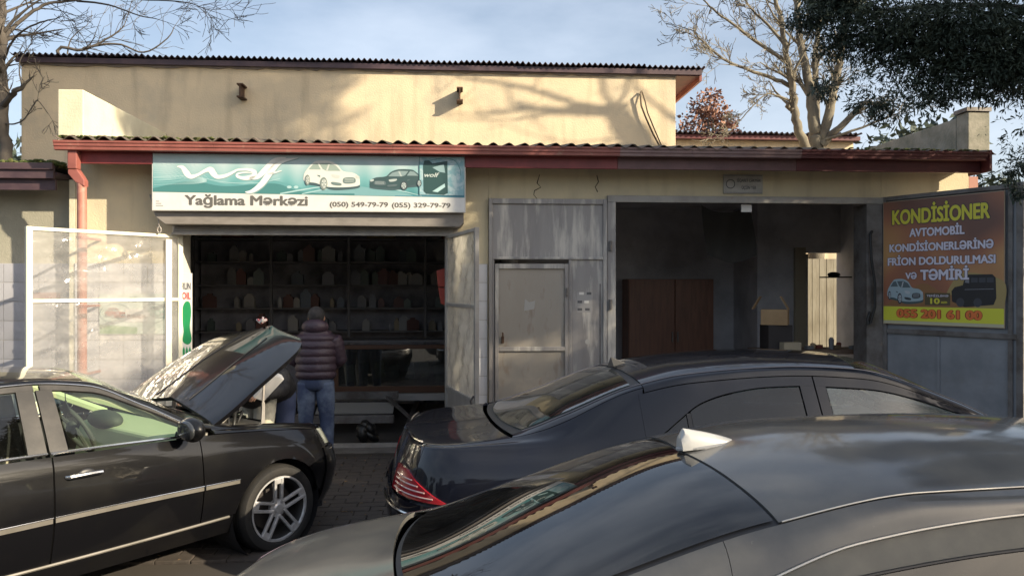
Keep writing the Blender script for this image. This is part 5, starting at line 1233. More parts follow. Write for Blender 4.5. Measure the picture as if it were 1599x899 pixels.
for sd in (-1, 1):
    panel(cm, 'front_bumper', PAINT_M, CM, 1.92, 2.85, 0, 2.8, 36, 12, side=sd, wheels=WM, Rw=.38, off=.012)
    panel(cm, 'rear_bumper', PAINT_M, CM, -3.1, -1.92, 0, 2.30, 50, 14, side=sd, wheels=WM, Rw=.38, off=.02)
    panel(cm, 'tail_panel', PAINT_M, CM, -3.1, -2.55, 2.32, 5.5, 24, 14, side=sd)
    panel(cm, 'sill', PAINT_M, CM, -1.8, 1.8, 0, .98, 60, 6, side=sd, wheels=WM, Rw=.38)
    panel(cm, 'front_wing', PAINT_M, CM, .93, 1.92, 1.0, 3.98, 50, 22, side=sd, wheels=WM, Rw=.365, flange=.03)
    panel(cm, 'wing_top', PAINT_M, CM, 1.32, 2.85, 4.0, 5.98, 36, 6, side=sd)
    panel(cm, 'headlamp', LAMP, CM, 2.0, 2.55, 2.85, 4.0, 16, 8, side=sd, off=.004)
    panel(cm, 'rear_wing', PAINT_M, CM, lambda b: -2.55 + 0 * b, lambda b: -1.16 + .10 * b, 1.0, 5.5, 70, 30, side=sd, wheels=WM, Rw=.365, flange=.02)
    panel(cm, 'rear_pillar', PAINT_M, CM, lambda b: -1.87 + .02 * b, lambda b: -1.06 + .0 * b, 5.52, 5.98, 40, 4, side=sd)
    panel(cm, 'roof_rail', PAINT_M, CM, -1.06, 1.36, 5.14, 5.98, 60, 5, side=sd)
    fd_ = panel(cm, 'front_door', PAINT_M, CM, .025, .925, 1.0, 3.97, 40, 18, side=sd)
    rd_ = panel(cm, 'rear_door', PAINT_M, CM, -1.15, .02, 1.0, 3.97, 40, 18, side=sd, wheels=WM, Rw=.365)
    WF = PAINT_M
    panel(cm, 'window_frame', WF, fd_, .025, 1.22, 4.86, 5.12, 40, 3, side=sd, off=.003)
    panel(cm, 'window_frame', WF, rd_, lambda b: -1.10 + .0 * b, .02, lambda a: topv(-1.10 + 1.12 * a) + .01, 5.12, 60, 5, side=sd, off=.003)
    panel(cm, 'pillar_trim', WF, fd_, .025, .095, 4.03, 4.88, 4, 8, side=sd, off=.002)
    panel(cm, 'pillar_trim', WF, rd_, -.075, .02, 4.03, 4.88, 4, 8, side=sd, off=.002)
    panel(cm, 'side_window', WINDOW_G, fd_, .098, 1.10, 4.06, 4.85, 30, 8, side=sd, flange=0, off=-.004, label='green tinted front side window, its bright view painted in pale teal')
    panel(cm, 'side_window', WINDOW_D, rd_, -.80, -.078, 4.06, lambda a: topv(-.80 + .722 * a), 30, 8, side=sd, flange=0, off=-.004, label='blacked out rear side window')
    panel(cm, 'quarter_window', WINDOW_D, rd_, -1.08, -.83, 4.04, lambda a: topv(-1.08 + .25 * a), 12, 8, side=sd, flange=0, off=-.003)
    panel(cm, 'window_divider', BLACKP, rd_, -.83, -.80, 4.05, 4.53, 3, 8, side=sd, off=.001)
    strip(cm, 'belt_trim', CHROME, rd_, -1.1, .015, 4.02, side=sd, r=.006, off=.005)
    strip(cm, 'belt_trim', CHROME, fd_, .03, 1.08, 4.02, side=sd, r=.006, off=.005)
    strip(cm, 'roof_seam', mat('seam_highlight', (0.12, 0.12, 0.14), 0.2, metal=.6), CM, -1.8, 1.25, 5.99, side=sd, r=.004, off=.002)
    strip(cm, 'boot_trim', CHROME, CM, -3.05, -2.62, 5.4, side=sd, r=.008, off=.012)
    strip(cm, 'bumper_trim', CHROME, CM, -3.05, -2.2, 2.02, side=sd, r=.008, off=.03)
    # wedge-shaped tail lamp with pale bars
    tl = panel(cm, 'tail_lamp', TAILR, CM, -2.86, -2.22, 2.36, lambda a: 3.06 - .68 * np.clip((a - .30) / .70, 0, 1), 40, 14, side=sd, off=.014, flange=.016)
    for k in range(4):
        v_ = 2.46 + .115 * k; smax = -2.22 - .64 * .70 * max(0, (v_ - 2.38)) / .68 - .05
        strip(cm, 'lamp_bar', TAILC, tl, -2.80, smax, v_, side=sd, r=.005, off=.015, nt=5)
    for q_ in (((.15, 1.24), (.75, 1.0)), ((.72, 1.10), (.12, .99))):
        MB().tube([(q_[0][0], sd * .66, q_[0][1]), (q_[1][0], sd * .75, q_[1][1])], .009, 5).build('window_cord', BLACKP, fd_)
    handle(cm, fd_, .15, 3.2, side=sd, m=PAINT_M); handle(cm, rd_, -.98, 3.2, side=sd, m=PAINT_M)
    mirror_arm(cm, fd_, 1.0, 4.3, PAINT_M, side=sd)
wheelset(CM, (1.48, -1.47), .79, .33, .235)
innards(cm, CM, (1.48, -1.47), .38, .33, .80, -1.80, 1.15, [(.05, False), (-.72, True)], .50)
b = MB(); b.add([(.72, -.70, .88), (.72, .70, .88), (1.15, .66, .95), (1.15, -.66, .95), (.7, -.70, .6), (.7, .70, .6)], [(0, 1, 2, 3), (0, 4, 5, 1)]); b.build('dashboard', MATS['dark_dash'], CM)
b = MB(); b.box(-1.80, -1.35, -.6, .6, .93, .95); sh_ = b.build('parcel_shelf', mat('grey_shelf', (0.12, 0.13, 0.13), .9), CM)
b = MB(); b.obox((-1.62, .05, .985), (.16, 0, .02), (0, .17, 0), (0, 0, .003)); b.build('paper_on_shelf', mat('pale_blue_sheet', (0.5, 0.58, 0.6), .7), sh_)

# ================================================================== 3. dusty dark grey coupe in front
CN = thingcar('parked_car', 'dusty dark grey coupe nearest the camera with a silver shark fin antenna', (1.385, 2.853), R(9.6), 0.985)
rowsN = [
 ([(-2.5, .70), (-1.6, .78), (0, .80), (1.6, .78), (2.3, .66)], [(-2.5, .32), (-1.8, .24), (0, .21), (1.6, .22), (2.3, .28)], 2.30, -2.42),
 ([(-2.5, .76), (-1.6, .86), (0, .87), (1.6, .85), (2.3, .72)], [(-2.5, .42), (0, .35), (2.3, .38)], 2.34, -2.50),
 ([(-2.5, .80), (-1.5, .905), (0, .90), (1.6, .88), (2.3, .76)], [(-2.5, .62), (0, .58), (2.3, .55)], 2.35, -2.53),
 ([(-2.5, .77), (-1.5, .89), (0, .88), (1.4, .85), (2.3, .70)], [(-2.5, .83), (-1, .84), (.6, .80), (1.4, .745), (2.3, .66)], 2.26, -2.49),
 ([(-2.5, .68), (-2.0, .76), (-1.5, .80), (-.6, .79), (.9, .78), (1.4, .75), (2.3, .60)], [(-2.5, .90), (-2.1, .945), (-1.5, .99), (-.4, .97), (.8, .92), (1.4, .85), (2.3, .72)], 2.18, -2.42),
 ([(-2.5, .64), (-2.0, .71), (-1.5, .735), (-1.0, .70), (-.3, .66), (.1, .655), (.6, .72), (.95, .74), (1.4, .71), (2.3, .55)], [(-2.5, .92), (-2.05, .975), (-1.6, 1.03), (-1.0, 1.11), (-.55, 1.232), (.0, 1.285), (.3, 1.25), (.65, 1.08), (.95, .935), (1.4, .87), (2.3, .735)], 2.15, -2.40),
 ([(-2.5, .58), (-2.1, .62), (-1.7, .60), (-1.2, .60), (-.6, .595), (.0, .58), (.25, .58), (.7, .65), (1.0, .68), (1.4, .65), (2.3, .48)], [(-2.5, .93), (-2.05, .99), (-1.75, 1.035), (-1.3, 1.17), (-.8, 1.305), (-.3, 1.375), (.0, 1.375), (.25, 1.335), (.7, 1.13), (1.0, .96), (1.4, .89), (2.3, .745)], 2.14, -2.40),
 ([(-2.5, .30), (-1.7, .33), (-.6, .32), (.25, .32), (1.1, .36), (2.3, .28)], [(-2.5, .95), (-2.05, 1.005), (-1.82, 1.04), (-1.3, 1.225), (-.8, 1.375), (-.3, 1.445), (.0, 1.452), (.3, 1.41), (.78, 1.15), (1.15, .97), (1.5, .91), (2.3, .76)], 2.20, -2.44),
 ([(0, 0)], [(-2.5, .96), (-2.05, 1.01), (-1.85, 1.045), (-1.3, 1.24), (-.8, 1.395), (-.3, 1.468), (.0, 1.475), (.32, 1.43), (.8, 1.16), (1.18, .975), (1.5, .92), (2.3, .77)], 2.22, -2.45)]
SH_ = .60                                   # long cabin: everything ahead of the roof's middle sits further forward
def fwd(k): return [(x + SH_ * min(1, max(0, (x + .05) / .25)), v) for x, v in k]
rowsN = [(fwd(y), fwd(z), fx + SH_, rx) for y, z, fx, rx in rowsN]
cn = Car(rowsN, 1.7 + SH_, -1.95, 2.6)
WN = [(1.40 + SH_, .33), (-1.40, .33)]
panel(cn, 'roof', PAINT_N, CN, lambda b: -.76 - .05 * b, lambda b: .82 + .08 * b, 6.0, 8, 60, 24, full=True, gap=.003)
panel(cn, 'windscreen', WINDOW_T, CN, lambda b: .84 + .08 * b, lambda b: 1.60 + .14 * b, 6.1, 8, 24, 12, full=True, flange=0)
panel(cn, 'rear_window', WINDOW_N, CN, lambda b: -1.68 - .13 * (1 - (1 - b) ** 2), lambda b: -.765 - .05 * b, 6.05, 8, 60, 24, full=True, flange=0, gap=.004)
panel(cn, 'rear_window_seal', BLACKP, CN, lambda b: -1.69 - .135 * (1 - (1 - b) ** 2), lambda b: -.755 - .05 * b, 6.0, 8, 60, 24, full=True, flange=0, off=-.007, gap=0)
panel(cn, 'boot_lid', PAINT_N, CN, -2.94, lambda b: -1.70 - .13 * (1 - (1 - b) ** 2), 5.2, 8, 60, 20, full=True, gap=.003)
panel(cn, 'bonnet', PAINT_N, CN, lambda b: 1.65 + .14 * b, 3.29, 6.0, 8, 24, 10, full=True)
for sd in (-1, 1):
    panel(cn, 'front_bumper', PAINT_N, CN, 2.36, 3.29, 0, 2.8, 30, 10, side=sd, wheels=WN, Rw=.38, off=.012)
    panel(cn, 'rear_bumper', PAINT_N, CN, -2.94, -1.80, 0, 2.9, 50, 14, side=sd, wheels=WN, Rw=.38, off=.02)
    panel(cn, 'tail_panel', PAINT_N, CN, -2.94, -2.55, 2.92, 5.18, 24, 12, side=sd)
    panel(cn, 'sill', PAINT_N, CN, -1.7, 2.28, 0, .98, 50, 6, side=sd, wheels=WN, Rw=.38)
    panel(cn, 'front_wing', PAINT_N, CN, 1.50, 2.36, 1.0, 3.98, 40, 18, side=sd, wheels=WN, Rw=.365, flange=.03)
    panel(cn, 'wing_top', PAINT_N, CN, 1.60, 3.29, 4.0, 5.98, 30, 6, side=sd)
    panel(cn, 'headlamp', LAMP, CN, 2.50, 3.0, 2.85, 3.98, 16, 8, side=sd, off=.004)
    panel(cn, 'rear_wing', PAINT_N, CN, lambda b: -2.55 + 0 * b, lambda b: -.93 + .0 * b, 1.0, 4.0, 70, 26, side=sd, wheels=WN, Rw=.365, flange=.02, gap=.001)
    panel(cn, 'rear_pillar', PAINT_N, CN, -2.55, lambda b: -.93 + 0 * b, 4.0, lambda a: 5.18 + .80 * np.clip((a - .48) / .06, 0, 1), 90, 14, side=sd, gap=.001, flange=.004)
    panel(cn, 'roof_rail', PAINT_N, CN, -.93, 1.60, 5.2, 5.98, 60, 6, side=sd, gap=.001)
    dr_ = panel(cn, 'door', PAINT_N, CN, -.36, 1.495, 1.0, 3.97, 40, 16, side=sd)
    panel(cn, 'body_side', PAINT_N, CN, -.925, -.365, 1.0, 3.97, 20, 16, side=sd, wheels=WN, Rw=.365)
    CRM = mat('brushed_trim', (0.40, 0.39, 0.36), 0.35, metal=.7)
    panel(cn, 'window_frame', mat('dull_olive_frame', (0.085, 0.085, 0.072), 0.4, c2=(0.12, 0.115, 0.095), nscale=9), CN, lambda b: -.92, 1.50, 4.80, 5.19, 50, 4, side=sd, off=-.004)
    panel(cn, 'side_window', WINDOW_D, CN, -.88, 1.40, 4.06, 4.79, 40, 8, side=sd, flange=0, off=-.006)
    strip(cn, 'window_trim', CRM, CN, -.93, 1.55, 5.18, side=sd, r=.0045, off=.004, n=60)
    strip(cn, 'window_seal', BLACKP, CN, -.90, 1.52, 4.79, side=sd, r=.005, off=.002, n=60)
    strip(cn, 'roof_trim', CRM, CN, -.75, .90, 6.0, side=sd, r=.0028, off=.003, n=60)
    strip(cn, 'belt_trim', CRM, CN, -.92, 1.45, 4.02, side=sd, r=.006, off=.005)
    panel(cn, 'tail_lamp', TAILC, CN, -2.50, -2.18, 3.05, 3.95, 20, 8, side=sd, off=.012)
    handle(cn, dr_, -.2, 3.2, side=sd, m=PAINT_N); mirror_arm(cn, dr_, 1.34, 4.3, PAINT_N, side=sd)
wheelset(CN, (1.40 + SH_, -1.40), .79, .33, .235)
innards(cn, CN, (1.40 + SH_, -1.40), .38, .33, .80, -1.62, 1.65, [(.45, False), (-.50, True)], .46)
b = MB(); b.box(-1.66, -1.2, -.58, .58, .93, .95); b.build('parcel_shelf', DARKIN, CN)
# shark fin: swept blade on an oval foot
fin = MB(); prof = [(-.10, .0, .036), (-.108, .030, .026), (-.112, .058, .010), (-.098, .064, .006)]
sec = []
for t in np.linspace(0, 1, 14):
    x = -.115 + .22 * t; h = .066 * (1 - t) ** .75 * min(1, .55 + t * 6) + .012 * (1 - t * t); wv_ = .036 * math.sin(math.pi * min(.98, .30 + .68 * t)) ** .6
    sec.append([(x - .02 * (k / 8) * 0, wv_ * math.cos(math.pi * k / 8) * (1 if k not in (4,) else 0), h * math.sin(math.pi * k / 8) ** 1.0 * (1 if True else 0)) for k in range(9)])
fb = MB(); fb.grid(sec); n0 = len(fb.v)
fb.f.append(tuple(range(9)))
ctrz = float(cn.S(np.array([-.70]), np.array([8.0]))[0][2])
XA = Matrix.Translation((-.70, 0, ctrz - .004)) @ Matrix.Rotation(R(-5), 4, 'Y')
fb.v = [tuple(XA @ Vector(p)) for p in fb.v]
fo = fb.build('shark_fin_antenna', mat('silver_fin', (0.40, 0.40, 0.39), 0.35, coat=.6), CN, smooth=True)
ft = MB(); ft.lathe([(1.0, 0.0), (1.0, .006), (.9, .009)], 24, (0, 0, 0), 'z', True); ft.v = [tuple(XA @ Vector((p[0] * .125 - .005, p[1] * .044, p[2]))) for p in ft.v]; ft.build('antenna_foot', mat('grey_foot', (0.3, 0.3, 0.3), .5), fo)
# ------------------------------------------------------------------ things inside the bays
random.seed(12)
SHM = mat('shelf_dark_steel', (0.13, 0.125, 0.13), 0.6)
su = thing('parts_shelving', 'tall dark shelving full of oil bottles along the back of the left bay', 'shelving', (-2.3, 3.6, 0))
MB().box(-4.85, .05, 3.76, 3.78, .02, 3.05).build('added_pale_panel', mat('shelf_back_grey', (0.32, 0.31, 0.34), .8, c2=(.16, .155, .17), nscale=3), su)  # pale panel added to brighten the dark space behind the bottles
levels = [1.25, 1.62, 1.99, 2.36, 2.73]
for z in levels: MB().box(-4.85, .05, 3.35, 3.75, z - .012, z + .012).build('shelf_board', SHM, su)
for x in (-4.84, -3.62, -2.40, -1.18, .03): MB().box(x - .02, x + .02, 3.34, 3.38, .02, 3.05).build('shelf_post', SHM, su)
cols = [(0.10, 0.10, 0.11), (0.09, 0.04, 0.035), (0.06, 0.07, 0.085), (0.12, 0.10, 0.07), (0.13, 0.13, 0.13), (0.05, 0.065, 0.06), (0.17, 0.16, 0.15), (0.07, 0.035, 0.03)]
bt = []
for k, c_ in enumerate(cols):
    b = MB(); hh = .22 + .02 * (k % 3); hw_ = .045 + .008 * (k % 3)
    b.prism([(-hw_, 0), (hw_, 0), (hw_, hh * .75), (.02, hh * .88), (.02, hh), (-.02, hh), (-.02, hh * .9), (-hw_, hh * .75)], -.03, .03)
    o_ = b.build('oil_bottle', mat('bottle_%s' % 'abcdefgh'[k], tuple(x * 1.9 for x in c_), .4), o=(0, 0, 0)); bt.append(o_)
CN_ = ['pale grey', 'dark red', 'slate blue', 'ochre', 'light grey', 'dark teal', 'off white', 'maroon']
first_used = set()
for z in levels[:-1]:
    u = -4.75
    while u < -.05:
        u += random.uniform(.11, .20) if random.random() < .75 else random.uniform(.25, .5)
        if u > -.05 or any(abs(u - x) < .08 for x in (-3.62, -2.40, -1.18)): continue
        k = random.randrange(8)
        if k in first_used: q = bt[k].copy(); C.objects.link(q)
        else: q = bt[k]; first_used.add(k)
        q.location = W(u, 3.45 + random.uniform(-.02, .05), z + .0125); q.rotation_euler = (0, 0, TH + random.uniform(-.3, .3)); s_ = random.uniform(.55, 1.2); q.scale = (s_ * random.uniform(.7, 2.2), s_, s_)
        tag(q, '%s oil bottle on the %s shelf, %s compartment of the shelving' % (CN_[k], {1.25: 'lowest', 1.62: 'second lowest', 1.99: 'third lowest', 2.36: 'fourth lowest'}[z], 'leftmost' if u < -3.62 else 'second' if u < -2.4 else 'third' if u < -1.18 else 'rightmost'), 'bottle', 'oil bottles on the shelving')
for k, (u, z) in enumerate([(-4.2, 2.75), (-3.1, 2.75), (-1.9, 2.75), (-.7, 2.75)]):
    b = MB(); b.box(u - .22, u + .22, 3.42, 3.70, z, z + .26); o_ = b.build('storage_box', mat('dim_box_%s' % 'abcd'[k], [(0.15, 0.05, .05), (.12, .13, .15), (.2, .17, .1), (.16, .06, .05)][k], .8), o=(u, 3.5, z), bevel=.008)
    tag(o_, ['dark red box at the left end of the top shelf', 'blue grey box second on the top shelf', 'tan box third on the top shelf', 'maroon box at the right end of the top shelf'][k], 'box')
ct = thing('display_counter', 'low white counter with brown framed glass front in the left bay', 'counter', (-1.4, 2.3, 0))
MB().box(-2.45, -.25, 2.20, 2.75, .30, .42).build('base_panel', mat('counter_white', (0.42, 0.40, 0.38), .5), ct, bevel=.006)
MB().box(-.62, -.25, 2.20, 2.75, .421, 1.16).build('end_panel', MATS['counter_white'], ct, bevel=.006)
BR = mat('brown_frame', (0.11, 0.05, 0.025), .5)
for nm, bx_ in (('frame_rail', (-2.45, -.63, 2.17, 2.23, .421, .52)), ('frame_rail', (-2.45, -.63, 2.17, 2.23, 1.06, 1.12)), ('frame_post', (-2.45, -2.38, 2.17, 2.23, .521, 1.059)), ('frame_post', (-.72, -.63, 2.17, 2.23, .521, 1.059))): MB().box(*bx_).build(nm, BR, ct, bevel=.004)
MB().box(-2.38, -.72, 2.19, 2.20, .521, 1.059).build('glass_front', CASEG, ct)
MB().box(-2.45, -.24, 2.16, 2.78, 1.161, 1.19).build('counter_top', SHM, ct)
for k in range(7):
    u = -2.25 + .22 * k; z = .55
    b = MB(); b.obox((u, 2.45, z + .13 + .03 * (k % 3)), (.07, 0, .02), (0, .05, 0), (-.01, 0, .12)); o_ = b.build('packed_part', mat('pack_%s' % 'abc'[k % 3], [(.35, .35, .34), (.2, .22, .24), (.42, .38, .3)][k % 3], .5), o=(u, 2.4, .5), bevel=.006)
    tag(o_, 'small %s packet behind the counter glass' % ['pale', 'slate', 'cream'][k % 3], 'packet', 'packets in the display counter')
ty = thing('spare_wheel', 'spare wheel leaning at the right end of the counter in the left bay', 'wheel', (-.42, 1.9, 0))
b = MB(); b.lathe([(.20, -.08), (.29, -.09), (.31, -.05), (.31, .05), (.29, .09), (.20, .08)], 28, (-.43, 1.95, .33), 'y'); b.build('tyre', RUBBER, ty, smooth=True)
b = MB(); b.lathe([(.20, -.07), (.17, -.03), (.04, -.05), (0, -.05)], 24, (-.43, 1.95, .33), 'y'); b.build('rim', ALLOY, ty, smooth=True)
pt = thing('service_ramp', 'steel framed ramp over the service pit in the floor of the left bay', 'ramp', (-2.2, 1.0, 0))
for x in (-3.32, -1.36): MB().box(x, x + .08, .36, 4.8, .02, .10).build('side_rail', STEEL_D, pt, bevel=.004)
MB().box(-3.24, -1.36, .30, .36, .016, .06).build('front_sill', STEEL_L, pt)
for z, d in ((.42, 1.9), (.20, 1.2)): MB().box(-3.0, -1.5, d, d + .10, z - .05, z + .05).build('cross_beam', STEEL_D, pt, bevel=.005)
b = MB(); b.obox((-2.05, 1.55, .30), (.52, 0, 0), (0, .14, .05), (0, -.003, .008)); b.build('pale_board', mat('pale_grey_board', (0.30, 0.29, 0.27), .7), pt)
for x, s_ in ((-2.72, 1), (-1.42, -1)): b = MB(); b.obox((x, 1.5, .28), (.20 * s_, .1, .16), (.02, .04, 0), (-.01, 0, .02)); b.build('strut', STEEL_D, pt)
bg_ = MB()
for k_ in range(9): bg_.ell((-1.78 + .05 * math.sin(k_ * 2.3), .60 + .04 * math.cos(k_ * 1.7), .10 + .017 * k_), (.15 - .011 * k_, .10, .05 + .01 * (k_ % 3)), 9, 6, Matrix.Rotation(k_ * .7, 3, 'Y'))
bgo = bg_.build('rubbish_bag', mat('black_bag', (.012, .012, .012), .4, bump=.6, bscale=14), o=(-1.75, .55, 0), smooth=2); tag(bgo, 'crumpled black bag on the floor by the pit of the left bay', 'bag')
# stack of red and green oil packs by the left jamb
rb = thing('oil_pack', 'white and red printed oil pack with a green cap beside the left jamb', 'pack', (-3.62, -.25, 0))
b = MB(); b.box(-3.76, -3.44, -.42, -.16, .0, .62); b.build('carton', PAPER, rb, bevel=.01)
flat(rb, 'red_print', [(-3.75, .20), (-3.45, .20), (-3.45, .42), (-3.75, .46)], -.4212, pm('pack_red', (0.50, 0.05, 0.04))); text('Castrol', -3.74, -3.46, .27, .37, -.4216, PAPER, rb, bold=.03, depth=.0006)
b = MB(); b.obox((-3.66, -.29, .70), (.06, 0, -.02), (0, .04, 0), (.02, 0, .06)); b.build('green_cap', GRN, rb, bevel=.01)
# right bay
wr = thing('wardrobe', 'reddish brown two door wardrobe in the dark left half of the right bay', 'wardrobe', (2.9, 3.5, 0))
MB().box(2.18, 3.63, 3.52, 3.98, .02, 2.10).build('carcass', WOOD, wr)
for x0, x1 in ((2.19, 2.955), (2.97, 3.62)):
    dd = MB().box(x0, x1, 3.49, 3.515, .06, 2.08).build('door', WOOD, wr, bevel=.004)
    MB().box(x1 - .05 if x0 < 2.5 else x0 + .03, x1 - .03 if x0 < 2.5 else x0 + .05, 3.465, 3.489, 1.05, 1.22).build('handle', STEEL_D, dd)
def carton(name, label, u, d, z, w_, dp_, h_, rot, open_=False, m=CARD):
    e = thing(name, label, 'box', (u, d, z)); e.rotation_euler = (0, 0, TH + rot); ORG[e.name] = Vector((0, 0, 0))
    MB().box(-w_ / 2, w_ / 2, -dp_ / 2, dp_ / 2, 0, h_).build('carton', m, e, bevel=.004)
    MB().box(-w_ / 2 - .001, w_ / 2 + .001, -.02, .02, h_ + .0005, h_ + .002).build('tape', mat('tape_tan', (.45, .36, .22), .3), e)
    if open_:
        for a, c_ in ((-1, R(35)), (1, R(125))):
            b = MB(); x = a * w_ / 2; b.obox((x + a * .0 + math.cos(c_) * .08 * a * (1 if a < 0 else 1), 0, h_ + .085), (.004, 0, 0), (0, dp_ / 2, 0), (a * -.05, 0, .085)); b.build('flap', m, e)
    return e
tb = thing('workbench', 'cluttered low workbench along the right side of the right bay', 'bench', (4.1, .7, 0))
MB().box(3.25, 4.9, .42, 1.0, 1.10, 1.15).build('bench_top', mat('bench_wood', (0.14, 0.09, 0.06), .7), tb, bevel=.005)
for x in (3.3, 4.85):
    for y in (.47, .95): MB().box(x - .03, x + .03, y - .03, y + .03, .016, 1.099).build('leg', STEEL_D, tb)
carton('cardboard_box', 'open brown cardboard box catching light on the workbench in the right bay', 3.50, .68, 1.47, .33, .28, .20, R(-28), True)
cb2 = MB(); cb2.box(3.36, 3.68, .55, .85, 1.152, 1.468); o_ = cb2.build('storage_box', mat('dark_crate', (0.035, 0.03, 0.03), .7), o=(3.5, .7, 1.15), bevel=.006); tag(o_, 'dark box under the open cardboard box on the workbench', 'box')
carton('cardboard_box', 'small pale carton low at the front edge of the workbench in the right bay', 3.62, .485, 1.152, .24, .12, .10, R(6), False, mat('pale_card', (0.40, 0.34, 0.24), .8))
random.seed(31)
for k in range(9):
    u = 3.92 + .10 * k; h_ = random.uniform(.06, .2); b = MB()
    if k % 2: b.lathe([(.03, 1.152), (.035, 1.152 + h_ * .8), (.015, 1.152 + h_)], 10, (u, .6 + .1 * (k % 3), 0), 'z', True)
    else: b.obox((u, .6 + .08 * (k % 3), 1.175), (.05, .02, 0), (-.01, .03, 0), (0, 0, .022))
    o_ = b.build('workshop_can' if k % 2 else 'tool_part', mat('clutter_%s' % 'abc'[k % 3], [(.16, .16, .16), (.3, .22, .13), (.22, .07, .05)][k % 3], .5), o=(u, .65, 1.15)); tag(o_, ('small %s can' if k % 2 else 'flat %s metal part') % ('grey', 'tan', 'rusty')[k % 3] + ' on the %s half of the workbench' % ('left' if k < 5 else 'right'), 'can' if k % 2 else 'tool', 'clutter on the workbench')
# doorway edge and shelf with a tool by the yard door
dj = thing('back_doorway_frame', 'pale upright frame of the back doorway in the right bay', 'frame', (4.9, 2.95, 0))
MB().box(4.78, 4.955, 2.93, 2.997, .0, 2.60).build('post', mat('dim_cream', (0.38, 0.33, 0.24), .8), dj)
MB().box(4.965, 5.00, 2.95, 3.05, .0, 2.50).build('post', STEEL_L, dj)
dk = thing('wall_bracket_shelf', 'small black bracket shelf with tools in front of the back doorway', 'shelf', (5.2, 2.6, 2.1))
MB().box(5.12, 5.50, 2.5, 2.8, 2.11, 2.13).build('board', BLACKP, dk)
b = MB(); b.ell((5.28, 2.65, 2.16), (.11, .07, .045), 10, 6); b.build('tool_heap', BLACKP, dk)
hs = MB(); hp = [(4.40, -.07, 2.64), (4.365, -.09, 2.60), (4.375, -.10, 2.3), (4.42, -.10, 2.0), (4.42, -.10, 1.72), (4.37, -.09, 1.53), (4.34, -.08, 1.50), (4.345, -.07, 1.58), (4.375, -.07, 1.66)]
hs.tube([(p_[0], 0, p_[1]) for p_ in []] or [tuple(q) for q in [(a, y, z) for a, y, z in hp]], .017, 8); ho = hs.build('rubber_hose', HOSE, o=(4.39, -.08, 1.5), smooth=True); tag(ho, 'black rubber hose hanging on the right post of the garage opening', 'hose')
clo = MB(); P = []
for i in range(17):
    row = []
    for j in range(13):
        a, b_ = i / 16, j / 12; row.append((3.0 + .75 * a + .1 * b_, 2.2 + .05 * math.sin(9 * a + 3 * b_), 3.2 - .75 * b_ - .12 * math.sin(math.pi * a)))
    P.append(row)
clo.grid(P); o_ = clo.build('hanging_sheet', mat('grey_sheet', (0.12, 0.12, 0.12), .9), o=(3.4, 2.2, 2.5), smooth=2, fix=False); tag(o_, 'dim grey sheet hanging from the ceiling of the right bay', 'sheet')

# ------------------------------------------------------------------ people
SKIN = mat('skin', (0.42, 0.24, 0.16), .6)
def skin_mesh(name, verts, edges, radii, m, parent, root=0, sub_=1):
    me = bpy.data.meshes.new(name); me.from_pydata(verts, edges, []); ob = bpy.data.objects.new(name, me); C.objects.link(ob)
    md = ob.modifiers.new('skin', 'SKIN'); md.use_smooth_shade = True
    if not me.skin_vertices: me.skin_vertices.new() if hasattr(me.skin_vertices, 'new') else None
    for i, r_ in enumerate(radii):
        sv = me.skin_vertices[0].data[i]; sv.radius = (r_, r_) if not isinstance(r_, tuple) else r_; sv.use_root = (i == root)
    sb = ob.modifiers.new('sub', 'SUBSURF'); sb.levels = sub_; sb.render_levels = sub_
    bpy.context.view_layer.update()
    me2 = bpy.data.meshes.new_from_object(ob.evaluated_get(bpy.context.evaluated_depsgraph_get()))
    bpy.data.objects.remove(ob)
    me2.materials.clear(); me2.materials.append(m)
    me2.polygons.foreach_set('use_smooth', [True] * len(me2.polygons))
    o2 = bpy.data.objects.new(name, me2); C.objects.link(o2); o2.parent = parent; ORG[o2.name] = Vector((0, 0, 0)); return o2
